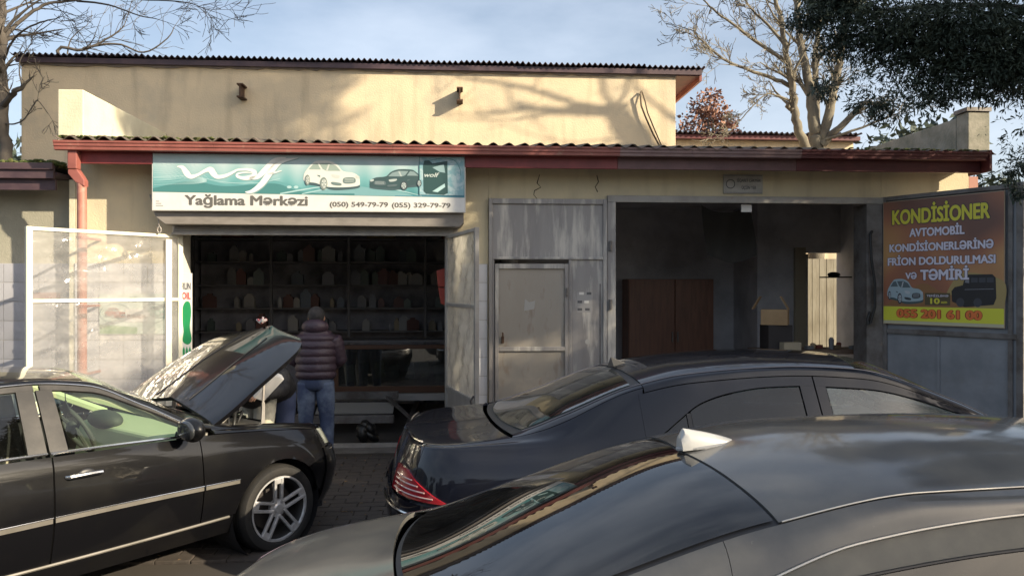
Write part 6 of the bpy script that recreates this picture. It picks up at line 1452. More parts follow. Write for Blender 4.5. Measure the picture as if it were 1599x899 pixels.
def person(label, loc, heading, J, clothes):
    """J: joints in metres, person facing +y in local space"""
    e = bpy.data.objects.new('person', None); C.objects.link(e); e.location = loc; e.rotation_euler = (0, 0, heading); ORG[e.name] = Vector((0, 0, 0))
    tag(e, label, 'person')
    V, E_, Rr = [], [], []
    def vtx(p, r_): V.append(tuple(p)); Rr.append(r_); return len(V) - 1
    pel = vtx(J['pelvis'], .12); sp = vtx(J['waist'], .11); ch = vtx(J['chest'], .13); nk = vtx(J['neck'], .055)
    hd0 = vtx(J['skull0'], .070); hd1 = vtx(J['skull1'], .085); hd2 = vtx(J['skull2'], .060)
    E_ += [(pel, sp), (sp, ch), (ch, nk), (nk, hd0), (hd0, hd1), (hd1, hd2)]
    for s_, nm in ((-1, 'r'), (1, 'l')):
        a = vtx(J['sh' + nm], .06); b = vtx(J['el' + nm], .043); c_ = vtx(J['wr' + nm], .027); E_ += [(ch, a), (a, b), (b, c_)]
        w_ = Vector(J['wr' + nm]); dr = (w_ - Vector(J['el' + nm])).normalized(); side = dr.cross(Vector((0, 0, 1))); side = side.normalized() if side.length > .1 else Vector((1, 0, 0)); up = side.cross(dr).normalized()
        pm_ = vtx(w_ + dr * .045, (.030, .018)); E_.append((c_, pm_))
        for k in range(4):
            L_ = (.07, .08, .075, .058)[k]; base = w_ + dr * .085 + side * (.026 - .0175 * k)
            f0 = vtx(base, .0095); f1 = vtx(base + dr * L_ * .5 - up * .008, .0085); f2 = vtx(base + dr * L_ * .85 - up * .03, .007); E_ += [(pm_, f0), (f0, f1), (f1, f2)]
        t0 = vtx(w_ + dr * .04 + side * .035, .010); t1 = vtx(w_ + dr * .075 + side * .055 - up * .01, .009); E_ += [(pm_, t0), (t0, t1)]
        h_ = vtx(J['hip' + nm], .095); k_ = vtx(J['kn' + nm], .06); an = vtx(J['an' + nm], .038); to_ = vtx(Vector(J['an' + nm]) + Vector((0, .13, -.045)), .035); E_ += [(pel, h_), (h_, k_), (k_, an), (an, to_)]
    body = skin_mesh('body', V, E_, Rr, SKIN, e)
    clothes(e, J)
    return e
def ringtube(pts, radii, n=20, puff=None, seed=0):
    """closed tube through points with elliptical radii (across, along) and optional sewn puffs"""
    b = MB(); rnd = random.Random(seed); pts = [Vector(p) for p in pts]; P = []
    for i, p in enumerate(pts):
        t = (pts[min(i + 1, len(pts) - 1)] - pts[max(i - 1, 0)]).normalized()
        x = Vector((1, 0, 0)); x = (x - t * x.dot(t)).normalized(); y = t.cross(x); rx, ry = radii[i]
        row = []
        for k in range(n + 1):
            a = 2 * math.pi * k / n; w_ = 1 + (.012 * math.sin(7 * a + i * 1.7) + .01 * math.sin(13 * a - i * 2.3)); row.append(p + x * rx * math.cos(a) * w_ + y * ry * math.sin(a) * w_)
        P.append(row)
    P = [[sum(P[0][:-1], Vector()) / n] * (n + 1)] + P + [[sum(P[-1][:-1], Vector()) / n] * (n + 1)]
    return b.grid(P)
def interp(a, b, n): return [Vector(a).lerp(Vector(b), i / (n - 1)) for i in range(n)]
def puffer(e, J, m, name='jacket', hood=True, band=.085):
    top = Vector(J['neck']); bot = Vector(J['pelvis']) + Vector((0, 0, -.02)); n = 48; pts, rad = [], []
    L_ = (top - bot).length
    for i in range(n):
        t = i / (n - 1); p = bot.lerp(top, t); h_ = t * L_
        prof = np.interp(t, [0, .08, .35, .65, .82, .93, 1], [.205, .225, .225, .24, .235, .17, .085])
        prf2 = np.interp(t, [0, .08, .35, .65, .82, .93, 1], [.15, .165, .17, .175, .165, .13, .08])
        pf = abs(math.sin(math.pi * h_ / band)) ** .5
        pts.append(p); rad.append((prof * (.93 + .09 * pf), prf2 * (.91 + .12 * pf)))
    jo = ringtube(pts, rad, 28).build(name, m, e, smooth=2)
    for nm in ('r', 'l'):
        a, b_, c_ = Vector(J['sh' + nm]), Vector(J['el' + nm]), Vector(J['wr' + nm]); seq = interp(a, b_, 16) + interp(b_, c_, 16)[1:]; rr = []
        for i in range(len(seq)):
            t = i / (len(seq) - 1); r_ = np.interp(t, [0, .15, .5, .9, 1], [.085, .098, .082, .066, .05]); r_ *= .90 + .13 * abs(math.sin(math.pi * i / 3.2)) ** .5; rr.append((r_, r_))
        b = MB(); b.tube(seq, [r_[0] for r_ in rr], 14); b.build('sleeve', m, jo, smooth=2)
    if hood:
        b = MB(); c_ = Vector(J['neck']) + Vector((0, -.07, .02)); b.ell(c_, (.15, .10, .085), 18, 10); b.build('hood', m, jo, smooth=2)
    return jo
def jeans(e, J, m, name='jeans', patch=None):
    pel = Vector(J['pelvis']); jo = ringtube([pel + Vector((0, 0, z)) for z in (.10, .04, -.03, -.10, -.14)], [(.165, .12), (.18, .13), (.185, .135), (.175, .125), (.13, .10)], 24).build(name, m, e, smooth=2)
    for nm in ('r', 'l'):
        h_, k_, a_ = Vector(J['hip' + nm]) , Vector(J['kn' + nm]), Vector(J['an' + nm]); seq = interp(h_, k_, 14) + interp(k_, a_, 14)[1:]; n = len(seq)
        rr = [float(np.interp(i / (n - 1), [0, .2, .5, .8, 1], [.105, .105, .082, .072, .068])) * (1 + .04 * math.sin(i * 2.1) * (1 if 8 < i < 18 or i > 22 else .3)) for i in range(n)]
        b = MB(); b.tube(seq, rr, 18); b.build('trouser_leg', m, jo, smooth=2)
    return jo
def shoes(e, J, m):
    for nm in ('r', 'l'):
        a = Vector(J['an' + nm]); b = MB(); b.tube([a + Vector((0, -.07, -.045)), a + Vector((0, -.02, -.03)), a + Vector((0, .08, -.045)), a + Vector((0, .17, -.058)), a + Vector((0, .20, -.062))], [.032, .052, .046, .038, .02], 12); b.build('shoe', m, e, smooth=2)
def face(e, J, hairm, cap=None):
    c_ = (Vector(J['skull0']) + Vector(J['skull2'])) / 2; f = Vector(J.get('look', (0, 1, 0))).normalized(); up = (Vector(J['skull2']) - Vector(J['skull0'])).normalized(); sd = f.cross(up).normalized()
    for s_ in (-1, 1):
        MB().ell(c_ + f * .078 + sd * .032 * s_ - up * .004, (.012, .012, .010), 8, 6).build('eye', PAPER, e, smooth=2)
        MB().ell(c_ + sd * .083 * s_ - up * .012 - f * .008, (.014, .022, .032), 8, 6).build('ear', SKIN, e, smooth=2)
    MB().tube([c_ + f * .08 + up * .0, c_ + f * .105 - up * .035, c_ + f * .08 - up * .042], [.008, .014, .008], 8).build('nose', SKIN, e, smooth=2)
    MB().ell(c_ + f * .078 - up * .066, (.024, .008, .006), 8, 6).build('mouth', mat('lip', (.32, .12, .1), .5), e, smooth=2)
    q = Quaternion(); b = MB(); b.ell(c_ - f * .018 + up * .022, (.094, .098, .098), 20, 12)
    b.v = [p for p in b.v]; b.build('hair', hairm, e, smooth=2)
HAIR = mat('dark_greying_hair', (0.028, 0.025, 0.025), .8, c2=(0.05, 0.046, 0.045), nscale=30)
PUFF = mat('plum_puffer_nylon', (0.058, 0.036, 0.050), .5, c2=(0.042, 0.028, 0.042), nscale=7, bump=.9, bscale=28)
DENIM = mat('faded_blue_denim', (0.045, 0.065, 0.13), .85, c2=(0.13, 0.17, 0.25), nscale=3.2, lo=.48, hi=.62, bump=.3, bscale=40)
DENIM2 = mat('blue_denim', (0.035, 0.05, 0.11), .85, bump=.3, bscale=40)
GREYJ = mat('pale_grey_canvas', (0.42, 0.41, 0.36), .9, c2=(0.34, 0.33, 0.29), nscale=9, bump=.9, bscale=22)
BLKJ = mat('black_jacket', (0.02, 0.02, 0.024), .7, bump=.4, bscale=25)
SHOE = mat('dark_shoe', (0.02, 0.018, 0.016), .6)
J1 = dict(pelvis=(0, 0, .95), waist=(0, .0, 1.10), chest=(0, .01, 1.33), neck=(0, .02, 1.50), skull0=(0, .05, 1.56), skull1=(0, .04, 1.64), skull2=(0, .03, 1.68),
          shr=(.19, .01, 1.40), elr=(.25, .08, 1.14), wrr=(.15, .27, 1.06), shl=(-.19, .01, 1.40), ell=(-.25, .08, 1.14), wrl=(-.13, .28, 1.07),
          hipr=(.095, 0, .90), knr=(.12, .02, .49), anr=(.13, -.02, .09), hipl=(-.095, 0, .90), knl=(-.11, .0, .49), anl=(-.12, .03, .09), look=(0, 1, -.2))
def cl1(e, J):
    puffer(e, J, PUFF); jeans(e, J, DENIM); shoes(e, J, SHOE); face(e, J, HAIR)
person('man seen from behind in a plum quilted jacket and faded blue jeans', (-2.20, 8.62, 0), R(4), J1, cl1)
# second man in dark clothes, close to the first, further in
def cl2(e, J):
    puffer(e, J, BLKJ, band=.5, hood=False); jeans(e, J, DENIM2); shoes(e, J, SHOE); face(e, J, HAIR)

# two men bending over the engine, only his pale work trousers show under the bonnet
J3 = dict(pelvis=(0, 0, .90), waist=(0, .12, 1.0), chest=(0, .34, 1.12), neck=(0, .50, 1.17), skull0=(0, .56, 1.17), skull1=(0, .64, 1.16), skull2=(0, .68, 1.15),
          shr=(.18, .36, 1.10), elr=(.24, .50, .96), wrr=(.16, .70, .93), shl=(-.18, .36, 1.10), ell=(-.24, .50, .96), wrl=(-.14, .70, .93),
          hipr=(.095, 0, .86), knr=(.12, .06, .46), anr=(.12, -.02, .09), hipl=(-.095, 0, .86), knl=(-.11, .06, .46), anl=(-.11, .0, .09), look=(0, .3, -1))
def cl3(e, J):
    puffer(e, J, BLKJ, band=.5, hood=False); jeans(e, J, GREYJ, name='work_trousers'); shoes(e, J, SHOE); face(e, J, HAIR)
person('mechanic in pale grey work trousers bending over the engine under the raised bonnet', (-2.52, 7.66, 0), R(150), J3, cl3)
person('man in dark jeans and black jacket stooping behind the raised bonnet', (-2.46, 8.05, 0), R(175), J3, cl2)
rag = MB(); rq = at(408, 501, 6.75)
for k in range(5): rag.tube([rq + Vector((.045 * math.cos(k * 1.3), .02 * math.sin(k), .02 + .015 * math.sin(k * 2))), rq + Vector((0, 0, -.015)), rq + Vector((.05 * math.cos(k * 1.3 + .5), .03, .01))], [.008, .015, .007], 7)
ro = rag.build('striped_rag', mat('red_white_rag', (0.55, 0.16, 0.16), .8, c2=(.75, .72, .68), nscale=30, lo=.48, hi=.52), o=rq, frame=False, smooth=2); tag(ro, 'small red and white rag knotted on the top edge of the raised bonnet', 'rag')
pr = MB(); pr.obox((-2.24, 7.05, 1.05), (.04, .02, -.02), (-.02, .02, .02), (.085, .04, .10)); P_o = pr.build('white_cloth', PAPER, o=(-2.2, 7.05, 1.0), frame=False, bevel=.01)
tag(P_o, 'bright white folded cloth under the raised bonnet', 'cloth')

# ------------------------------------------------------------------ trees
def grow(b, twig, p, d, L_, r_, depth, rnd, curl=.35, up=.12, mn=.004, spread=.9):
    """a branch and its children; thick parts to b, thin to twig"""
    n = max(3, int(L_ / .22)); pts = [p.copy()]; rs = [r_]; dr = d.normalized()
    for i in range(n):
        dr = (dr + Vector((rnd.gauss(0, 1), rnd.gauss(0, 1), rnd.gauss(0, 1))) * curl * .32 + Vector((0, 0, up * .35))).normalized(); pts.append(pts[-1] + dr * (L_ / n)); rs.append(max(mn, r_ * (1 - .72 * (i + 1) / n)))
    (b if r_ > .02 else twig).tube(pts, rs, 6 if r_ > .02 else 3, caps=False)
    if depth <= 0: return
    k = rnd.randint(3, 5) if depth > 1 else rnd.randint(2, 5)
    for q in range(k):
        i = rnd.randint(max(1, int(n * .25)), n); base = pts[i]; t = (pts[i] - pts[i - 1]).normalized()
        ax = t.cross(Vector((rnd.gauss(0, 1), rnd.gauss(0, 1), rnd.gauss(0, 1)))).normalized(); nd = Quaternion(ax, rnd.uniform(.35, spread)) @ t
        grow(b, twig, base, nd, L_ * rnd.uniform(.42, .72), rs[i] * rnd.uniform(.55, .8), depth - 1, rnd, curl, up, mn, spread)
def limbtree(name, label, base, limbs, m, depth=2, seed=1, group=None, mn=.004, frac=.6, side_n=5, up=.1, frame=False):
    """limbs: [(points, r0, r1)] drawn in space; side branches grow off them"""
    rnd = random.Random(seed); e = bpy.data.objects.new(name, None); C.objects.link(e); e.location = base; ORG[e.name] = Vector(base); tag(e, label, 'tree', group)
    tr = MB(); tw = MB()
    for li, (pts, r0, r1) in enumerate(limbs):
        pts = [Vector(p) for p in pts]; sm = smoothpts([tuple(p) for p in pts], 5) if len(pts) > 2 else pts
        sm = [Vector(p) for p in sm]; n = len(sm); rs = [r0 + (r1 - r0) * (i / (n - 1)) for i in range(n)]
        jit = [Vector((rnd.gauss(0, .01), rnd.gauss(0, .02), rnd.gauss(0, .01))) for _ in sm]; jit[0] = Vector()
        sm = [p + j * min(1, r0 * 12) for p, j in zip(sm, jit)]
        tr.tube(sm, rs, 10 if r0 > .05 else 6, caps=False)
        ln = sum((sm[i + 1] - sm[i]).length for i in range(n - 1)); k = max(2, int(side_n * ln))
        if li == 0 and r0 > .12: k = max(1, k // 3)
        for q in range(k):
            i = rnd.randint(int(n * .30), n - 1)
            if li == 0: i = rnd.randint(int(n * .6), n - 1)
            t = (sm[i] - sm[i - 1]).normalized(); ax = t.cross(Vector((rnd.gauss(0, 1), rnd.gauss(0, 1), rnd.gauss(0, 1)))).normalized()
            nd = Quaternion(ax, rnd.uniform(.4, 1.0)) @ t; grow(tr, tw, sm[i], nd, rnd.uniform(.35, .85) * frac * min(2.2, ln * .6 + .3), max(mn, rs[i] * .5), depth, rnd, up=up, mn=mn)
        t = (sm[-1] - sm[-2]).normalized(); grow(tr, tw, sm[-1], t, frac * min(1.8, ln * .5 + .2), max(mn, r1 * .9), depth, rnd, up=up, mn=mn)
    tr.build('trunk', m, e, smooth=2, fix=False)
    if tw.v: o_ = tw.build('twigs', m, e, fix=False); tag(o_, kind='stuff')
    return e
YP = 14.6
A_ = lambda px, py, Y=YP: tuple(at(px, py, Y))
limbtree('plane_tree', 'bare plane tree with several pale sunlit stems rising behind the right bay roof', tuple(A_(1277, 620)[:2]) + (0,), [
    ([(A_(1277, 0)[0], YP, 0), (A_(1275, 0)[0], YP, 2.5), A_(1276, 240), A_(1272, 205), A_(1268, 165, 14.7), A_(1260, 120, 14.8), A_(1250, 60, 14.9), A_(1243, 0, 15)], .165, .05),
    ([A_(1262, 238, 14.4), A_(1246, 200, 14.3), A_(1240, 165, 14.3), A_(1234, 115, 14.2), A_(1226, 70, 14.1), A_(1216, 20, 14.0), A_(1200, -30, 14)], .09, .03),
    ([A_(1282, 222), A_(1293, 185, 14.5), A_(1302, 145, 14.5), A_(1310, 100, 14.4), A_(1322, 40, 14.4)], .105, .05),
    ([A_(1285, 225, 14.5), A_(1305, 205, 14.4), A_(1330, 180, 14.3), A_(1352, 160, 14.2)], .075, .045),
    ([A_(1276, 215, 14.7), A_(1275, 150, 14.9), A_(1272, 90, 15), A_(1282, 20, 15.1)], .07, .04),
    ([A_(1238, 135, 14.3), A_(1205, 122, 14.2), A_(1170, 110, 14.1), A_(1130, 92, 14.0), A_(1095, 62, 13.9), A_(1082, 48, 13.9)], .040, .010),
    ([A_(1232, 100, 14.2), A_(1195, 75, 14.2), A_(1160, 50, 14.1), A_(1120, 20, 14.0), A_(1098, 0, 14.0)], .040, .012),
    ([A_(1228, 75, 14.1), A_(1205, 45, 14.2), A_(1175, 15, 14.2), A_(1150, -20, 14.2)], .035, .014),
    ([A_(1240, 160, 14.3), A_(1215, 150, 14.2), A_(1195, 148, 14.1), A_(1170, 172, 14.0), A_(1150, 195, 14.0)], .022, .007),
    ([A_(1238, 175, 14.3), A_(1232, 168, 14.3), A_(1229, 165, 14.2)], .05, .035),
    ([A_(1290, 218, 14.4), A_(1330, 205, 14.2), A_(1370, 190, 14.1), A_(1400, 178, 14.0)], .03, .012),
], BARK, depth=3, seed=14, mn=.005, frac=.5, side_n=3.4)
YL = 10.7
L_ = lambda px, py, Y=YL: tuple(at(px, py, Y))
limbtree('walnut_tree', 'bare dark tree at the left edge with drooping twigs over the hall roof', (L_(10, 0)[0], YL, 0), [
    ([(L_(12, 0)[0], YL, 0), (L_(11, 0)[0], YL, 2.4), L_(9, 262), L_(4, 180), L_(3, 100), L_(2, 40), L_(1, -60)], .105, .04),
    ([L_(5, 62), L_(28, 36, 10.9), L_(52, 18, 11), L_(78, 6, 11.1), L_(120, 0, 11.3), L_(170, -12, 11.4)], .030, .012),
    ([L_(4, 100), L_(16, 70, 10.5), L_(40, 45, 10.3), L_(75, 32, 10.2)], .02, .009),
    ([L_(5, 168), L_(18, 150, 10.5), L_(34, 135, 10.4)], .05, .03),
    ([L_(34, 135, 10.4), L_(30, 100, 10.3), L_(42, 78, 10.3)], .010, .005),
    ([L_(4, 192), L_(22, 194, 10.6), L_(38, 186, 10.5), L_(52, 165, 10.5), L_(60, 158, 10.5), L_(75, 178, 10.5)], .012, .005),
    ([L_(120, 2, 11.3), L_(170, 8, 11.2), L_(215, 24, 11.1), L_(245, 30, 11.1)], .016, .006),
    ([L_(90, 0, 11.2), L_(150, -4, 11.2), L_(230, 0, 11.2), L_(290, 4, 11.1), L_(320, 14, 11.1)], .016, .006),
    ([L_(20, 45, 10.9), L_(50, 52, 10.8), L_(85, 58, 10.8)], .012, .005),
], BARK_D, depth=2, seed=5, mn=.0035, frac=.48, side_n=2.8, up=-.02)
YB = 13.5
M_ = lambda px, py, Y=YB: tuple(at(px, py, Y))
limbtree('walnut_tree', 'second bare tree whose twigs rise behind the left end of the hall roof', (M_(60, 0)[0], YB + 4.5, 0), [
    ([(M_(60, 0)[0], YB + 4.5, 0), (M_(66, 0)[0], YB + 4.5, 4), M_(95, 96, YB + 4.5), M_(130, 78, YB + 4.5), M_(165, 62, YB + 4.5), M_(195, 40, YB + 4.5)], .06, .012),
    ([M_(130, 76, YB + 4.5), M_(180, 68, YB + 4.5), M_(225, 82, YB + 4.5), M_(262, 60, YB + 4.5), M_(272, 42, YB + 4.5)], .03, .008),
    ([M_(105, 85, YB + 4.5), M_(112, 60, YB + 4.5), M_(135, 40, YB + 4.5)], .018, .007),
], BARK_D, depth=1, seed=8, mn=.005, frac=.6, side_n=1.5, up=.06)

def leafmesh(name, centers, radii, n, size, m, parent, seed=0, aspect=(1, .35), droop=0.0, hollow=.35, spray=1):
    rng = np.random.default_rng(seed); centers = np.array(centers, float); radii = np.array(radii, float)
    vol = np.prod(radii, 1) ** (2 / 3); idx = rng.choice(len(centers), n, p=vol / vol.sum())
    d = rng.normal(size=(n, 3)); d /= np.linalg.norm(d, axis=1, keepdims=True); r_ = (hollow + (1 - hollow) * rng.random((n, 1)) ** .6)
    P = centers[idx] + d * radii[idx] * r_
    if spray > 1:
        P = P[:n // spray].repeat(spray, 0); d = d[:n // spray].repeat(spray, 0); n = len(P); P = P + rng.normal(size=P.shape) * size * .45
    # uneven surface: drop leaves where a coarse random field is low
    ph = rng.uniform(0, 6.28, (6, 3)); fr = rng.uniform(1.5, 5.5, (6, 3)); fld = sum(np.sin((P * fr[i] + ph[i]).sum(1)) for i in range(6)); keep = fld > -1.0; P = P[keep]; d = d[keep]; n = len(P)
    a = rng.normal(size=(n, 3)) * (1.0 if spray == 1 else .55) + d * .8;
    if spray > 1: a += np.sin(np.floor(np.arange(n) / spray)[:, None] * np.array([1.7, 2.9, 4.3])) * .8
    a[:, 2] -= droop; a /= np.linalg.norm(a, axis=1, keepdims=True)
    b = np.cross(a, rng.normal(size=(n, 3))); b /= np.maximum(np.linalg.norm(b, axis=1, keepdims=True), 1e-6)
    s_ = size * rng.uniform(.6, 1.4, (n, 1)); V = np.empty((n, 4, 3)); V[:, 0] = P; V[:, 1] = P + a * s_ * .5 * aspect[0] + b * s_ * aspect[1] * .5; V[:, 2] = P + a * s_ * aspect[0]; V[:, 3] = P + a * s_ * .5 * aspect[0] - b * s_ * aspect[1] * .5
    off = np.array(ORG[parent.name]); V -= off
    me = bpy.data.meshes.new(name); me.vertices.add(n * 4); me.vertices.foreach_set('co', V.ravel().astype(np.float32)); me.loops.add(n * 4); me.loops.foreach_set('vertex_index', np.arange(n * 4, dtype=np.int32))
    me.polygons.add(n); me.polygons.foreach_set('loop_start', np.arange(0, n * 4, 4, dtype=np.int32)); me.polygons.foreach_set('loop_total', np.full(n, 4, np.int32)); me.update(); me.validate()
    me.materials.append(m); ob = bpy.data.objects.new(name, me); C.objects.link(ob); ob.parent = parent; ORG[ob.name] = ORG[parent.name]; tag(ob, kind='stuff'); return ob
def leaftree(name, label, base, trunk, centers, radii, n, size, m, bark, seed, nl=1, **k):
    e = bpy.data.objects.new(name, None); C.objects.link(e); e.location = base; ORG[e.name] = Vector(base); tag(e, label, 'tree')
    b = MB(); b.tube(trunk[0], trunk[1], 12)
    rnd = random.Random(seed)
    tp = [Vector(p) for p in trunk[0]]
    for c_, r_ in list(zip(centers, radii))[::nl]:
        c_ = Vector(c_); zt = c_.z - .4; q = min(tp[1:], key=lambda v: abs(v.z - zt)); mid = (q + c_) / 2 + Vector((rnd.uniform(-.3, .3), rnd.uniform(-.3, .3), rnd.uniform(.1, .6))); b.tube([tuple(v) for v in smoothpts([tuple(q), tuple(mid), tuple(c_)], 5)], [.045 * (1 - i / 12) for i in range(11)], 5, caps=False)
    b.build('trunk', bark, e, smooth=2, fix=False); leafmesh('crown', centers, radii, n, size, m, e, seed, **k); return e
# evergreen at the upper right: boughs placed over the yard, trunk beyond the right edge
YE = 7.2
E_ = lambda px, py, Y=YE: tuple(at(px, py, Y))
cen, rad = [], []
for px, py, Y, r_ in [(1262, 30, 7.6, .17), (1285, 70, 7.5, .2), (1300, 110, 7.5, .2), (1290, 140, 7.4, .12), (1330, 60, 7.4, .32), (1345, 115, 7.3, .30), (1372, 160, 7.2, .22), (1400, 40, 7.3, .4), (1410, 110, 7.2, .4), (1425, 160, 7.1, .25), (1470, 60, 7.1, .45), (1480, 120, 7.0, .36), (1450, 150, 7.3, .22), (1540, 40, 7.0, .5), (1545, 110, 6.9, .36), (1500, 150, 7.0, .16), (1590, 90, 6.8, .45), (1575, 160, 6.8, .22), (1600, 190, 6.7, .2), (1585, 225, 6.8, .14), (1560, 205, 6.8, .12), (1598, 255, 6.7, .13), (1310, 10, 7.6, .25), (1345, -30, 7.5, .4), (1575, 275, 6.8, .08), (1590, 300, 6.8, .07), (1555, 180, 6.9, .13), (1275, 5, 7.7, .13)]:
    cen.append(E_(px, py, Y)); rad.append((r_ * 1.3, r_ * 1.2, r_ * .85))
random.seed(44)
for k in range(34):
    z = random.uniform(3.7, 7.4); rr = 2.6 * (1 - (z - 3.3) / 5.2); a = random.uniform(0, 6.28); x = 6.3 + rr * math.cos(a) * random.uniform(.3, 1); y = 6.9 + rr * .8 * math.sin(a) * random.uniform(.3, 1)
    cen.append((x, y, z)); r_ = random.uniform(.45, .75); rad.append((r_ * 1.2, r_, r_ * .65))
leaftree('evergreen_tree', 'dark blue green evergreen hanging its boughs over the upper right of the yard', (6.6, 6.6, 0), ([(6.6, 6.6, 0), (6.55, 6.65, 2), (6.5, 6.7, 4), (6.4, 6.8, 6), (6.3, 6.9, 7.6)], [.22, .19, .15, .1, .04]), cen, rad, 420000, .052, PINE, BARK_D, 3, aspect=(1, .26), droop=.5, hollow=.0, spray=10, nl=14)
# small russet tree beyond the outbuilding
cen, rad = [], []
for px, py, r_ in [(1105, 165, .55), (1090, 185, .6), (1125, 190, .6), (1110, 205, .8), (1075, 200, .5), (1140, 205, .5), (1112, 150, .25)]:
    cen.append(tuple(at(px, py, 25))); rad.append((r_, r_, r_))
bx_ = at(1108, 0, 25).x
leaftree('russet_tree', 'small tree with thin russet leaves beyond the outbuilding', (bx_, 25, 0), ([(bx_, 25, 0), (bx_, 25, 3), (bx_, 25, 6.5)], [.15, .12, .04]), cen, rad, 2600, .13, REDLEAF, BARK, 9, aspect=(1, .6), hollow=.2)
# street trees on the sunny side, outside the frame, whose shade falls on the wall and yard
def crownblobs(cx, cy, z0, z1, R_, n, seed, rr=(.5, .9)):
    rnd = random.Random(seed); c_, r__ = [], []
    for k in range(n):
        z = rnd.uniform(z0, z1); t = (z - z0) / (z1 - z0); rad_ = R_ * math.sin(math.pi * min(.97, .12 + .8 * t)) ** .6; a = rnd.uniform(0, 6.28); q = rnd.uniform(0, 1) ** .5
        c_.append((cx + rad_ * q * math.cos(a), cy + rad_ * q * math.sin(a), z)); r = rnd.uniform(*rr); r__.append((r, r, r * .8))
    return c_, r__
c_, r__ = crownblobs(9.75, 3.4, 9.2, 14.0, 1.35, 34, 2, (.4, .75))
for q_ in ((8.05, 3.3, 6.9), (8.25, 3.5, 6.3), (7.9, 3.4, 6.2), (8.2, 3.4, 5.7)): c_.append(q_); r__.append((.42, .42, .34))  # low leaf clumps added to throw shade on the standing man
leaftree('evergreen_tree', 'tall evergreen beside the yard, right of the camera', (9.6, 3.6, 0), ([(9.6, 3.6, 0), (9.6, 3.6, 5), (9.6, 3.6, 12)], [.3, .25, .1]), c_, r__, 42000, .16, PINE, BARK_D, 21, droop=.4, hollow=.1)
c_, r__ = crownblobs(12.2, 1.2, 2.2, 8.6, 2.7, 52, 5)  # unseen tree added to shade the middle car and the paving
leaftree('evergreen_tree', 'low broad evergreen, unseen, added to shade the cars and paving', (13.0, 1.2, 0), ([(13, 1.2, 0), (13, 1.2, 3), (13, 1.2, 8)], [.3, .25, .1]), c_, r__, 42000, .16, PINE, BARK_D, 22, droop=.4, hollow=.1)
# bare tree casting the branch shadows on the hall wall: drawn where the sun rays to those shadows pass
def sunpt(u, z, t, d=2.4):
    p = W(u, d, z) + SUN * t; return tuple(p)
T_ = 8.0
lim = [([sunpt(2.30, 3.6, T_), sunpt(2.12, 4.05, T_), sunpt(1.90, 4.45, T_ + .3), sunpt(1.72, 4.66, T_ + .3)], .11, .075),
       ([sunpt(1.72, 4.66, T_ + .3), sunpt(1.2, 4.72, T_), sunpt(.62, 4.88, T_ - .3), sunpt(0.1, 5.02, T_ - .5), sunpt(-.6, 5.12, T_ - .6), sunpt(-1.0, 5.3, T_ - .6)], .06, .018),
       ([sunpt(1.72, 4.66, T_), sunpt(1.55, 4.95, T_ + .4), sunpt(1.5, 5.3, T_ + .6), sunpt(1.4, 5.9, T_ + .6)], .05, .02),
       ([sunpt(1.72, 4.66, T_), sunpt(1.9, 4.95, T_ + .4), sunpt(1.95, 5.3, T_ + .4), sunpt(2.2, 5.9, T_)], .045, .02),
       ([sunpt(1.6, 4.60, T_), sunpt(.9, 4.60, T_ - .4), sunpt(.2, 4.48, T_ - .6), sunpt(-.7, 4.46, T_ - .8)], .024, .010),
       ([sunpt(2.75, 4.50, T_), sunpt(2.4, 4.7, T_), sunpt(2.1, 4.98, T_), sunpt(1.95, 5.3, T_)], .05, .02),
       ([sunpt(2.2, 4.05, T_), sunpt(1.7, 4.2, T_), sunpt(1.0, 4.15, T_), sunpt(.3, 4.3, T_)], .022, .010)]
lim = [(p_, a_ * .62, b_ * .62) for p_, a_, b_ in lim]
b0 = Vector(lim[0][0][0]); lim[0] = ([(b0.x + .35, b0.y, 0), (b0.x + .28, b0.y, 4.0)] + lim[0][0], .19, .085)
limbtree('street_tree', 'tall bare street tree standing right of the yard', (b0.x + .35, b0.y, 0), lim, BARK_D, depth=1, seed=33, mn=.006, frac=.6, side_n=.9)

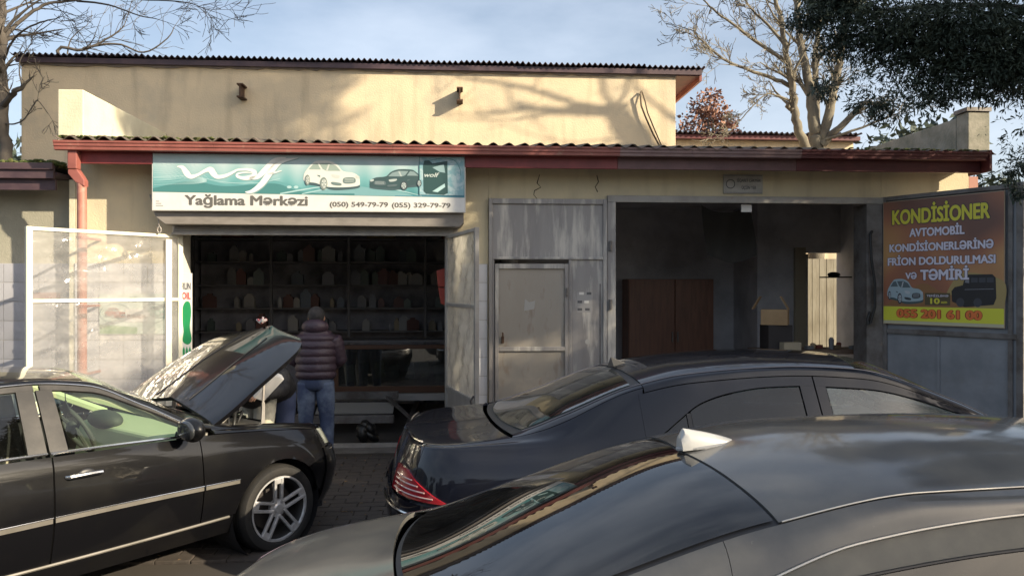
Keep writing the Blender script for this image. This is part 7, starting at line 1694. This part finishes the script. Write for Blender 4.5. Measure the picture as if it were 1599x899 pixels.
for k, (x, y, h) in enumerate([(-13.5, -8.5, 4.8), (-7.5, -11.5, 4.2), (-1.0, -12.0, 5.0), (4.8, -12.5, 4.4), (-19, -5, 5.2)]):
    c_, r__ = crownblobs(x, y, 1.6, h, 2.1, 26, 60 + k, (.6, 1.0))
    leaftree('evergreen_tree', ['bushy evergreen at the far left of the street behind the camera', 'low evergreen left of centre behind the camera', 'tall evergreen straight behind the camera', 'evergreen right of centre behind the camera', 'evergreen beyond the left end of the street'][k], (x, y, 0), ([(x, y, 0), (x, y, h * .5), (x, y, h)], [.2, .15, .05]), c_, r__, 9000, .28, PINE, BARK_D, 70 + k, droop=.4, hollow=.1)

c_, r__ = crownblobs(11.5, -2.9, 2.4, 6.4, 2.0, 36, 15, (.5, .85))  # unseen tree added to keep the sun off the nearest car
leaftree('evergreen_tree', 'unseen rounded evergreen behind the camera, added to shade the nearest car', (11.5, -2.9, 0), ([(11.5, -2.9, 0), (11.5, -2.9, 3), (11.5, -2.9, 6)], [.2, .15, .05]), c_, r__, 26000, .17, PINE, BARK_D, 90, droop=.4, hollow=.1)

# a few dry leaves and bits of litter on the paving
random.seed(77); lf = MB()
for k in range(170):
    x, y = random.uniform(-2.6, .4), random.uniform(4.6, 8.9); a = random.uniform(0, 6.28); r = random.uniform(.012, .028); z = .036
    lf.add([(x + r * math.cos(a), y + r * math.sin(a), z), (x + r * .5 * math.cos(a + 1.6), y + r * .5 * math.sin(a + 1.6), z + .006), (x - r * math.cos(a), y - r * math.sin(a), z + .002), (x - r * .5 * math.cos(a + 1.6), y - r * .5 * math.sin(a + 1.6), z + .008)], [(0, 1, 2, 3)])
o_ = lf.build('fallen_leaves', mat('dry_leaf', (0.20, 0.13, 0.07), .9, c2=(.1, .07, .04), nscale=9), o=(0, 0, 0), frame=False, fix=False); tag(o_, 'dry brown leaves scattered over the block paving', 'leaves', kind='stuff')

for k, (x, y, h, w_) in enumerate([(13, 24, 6.5, 2.6), (21, 27, 7.5, 3.0), (30, 22, 7.0, 3.0), (-13, 23, 6.0, 2.6), (-21, 20, 7.0, 3.0), (-32, 14, 7.0, 3.2)]):
    c_, r__ = crownblobs(x, y, 1.4, h, w_, 24, 160 + k, (.7, 1.2))
    leaftree('evergreen_tree', ['evergreen beyond the block wall, nearest the workshop', 'evergreen second beyond the block wall', 'evergreen farthest right beyond the block wall', 'evergreen behind the hall on the left', 'evergreen second behind the left garage', 'evergreen farthest left behind the garages'][k], (x, y, 0), ([(x, y, 0), (x, y, h * .5), (x, y, h)], [.2, .15, .05]), c_, r__, 7000, .34, PINE, BARK_D, 170 + k, droop=.4, hollow=.1)
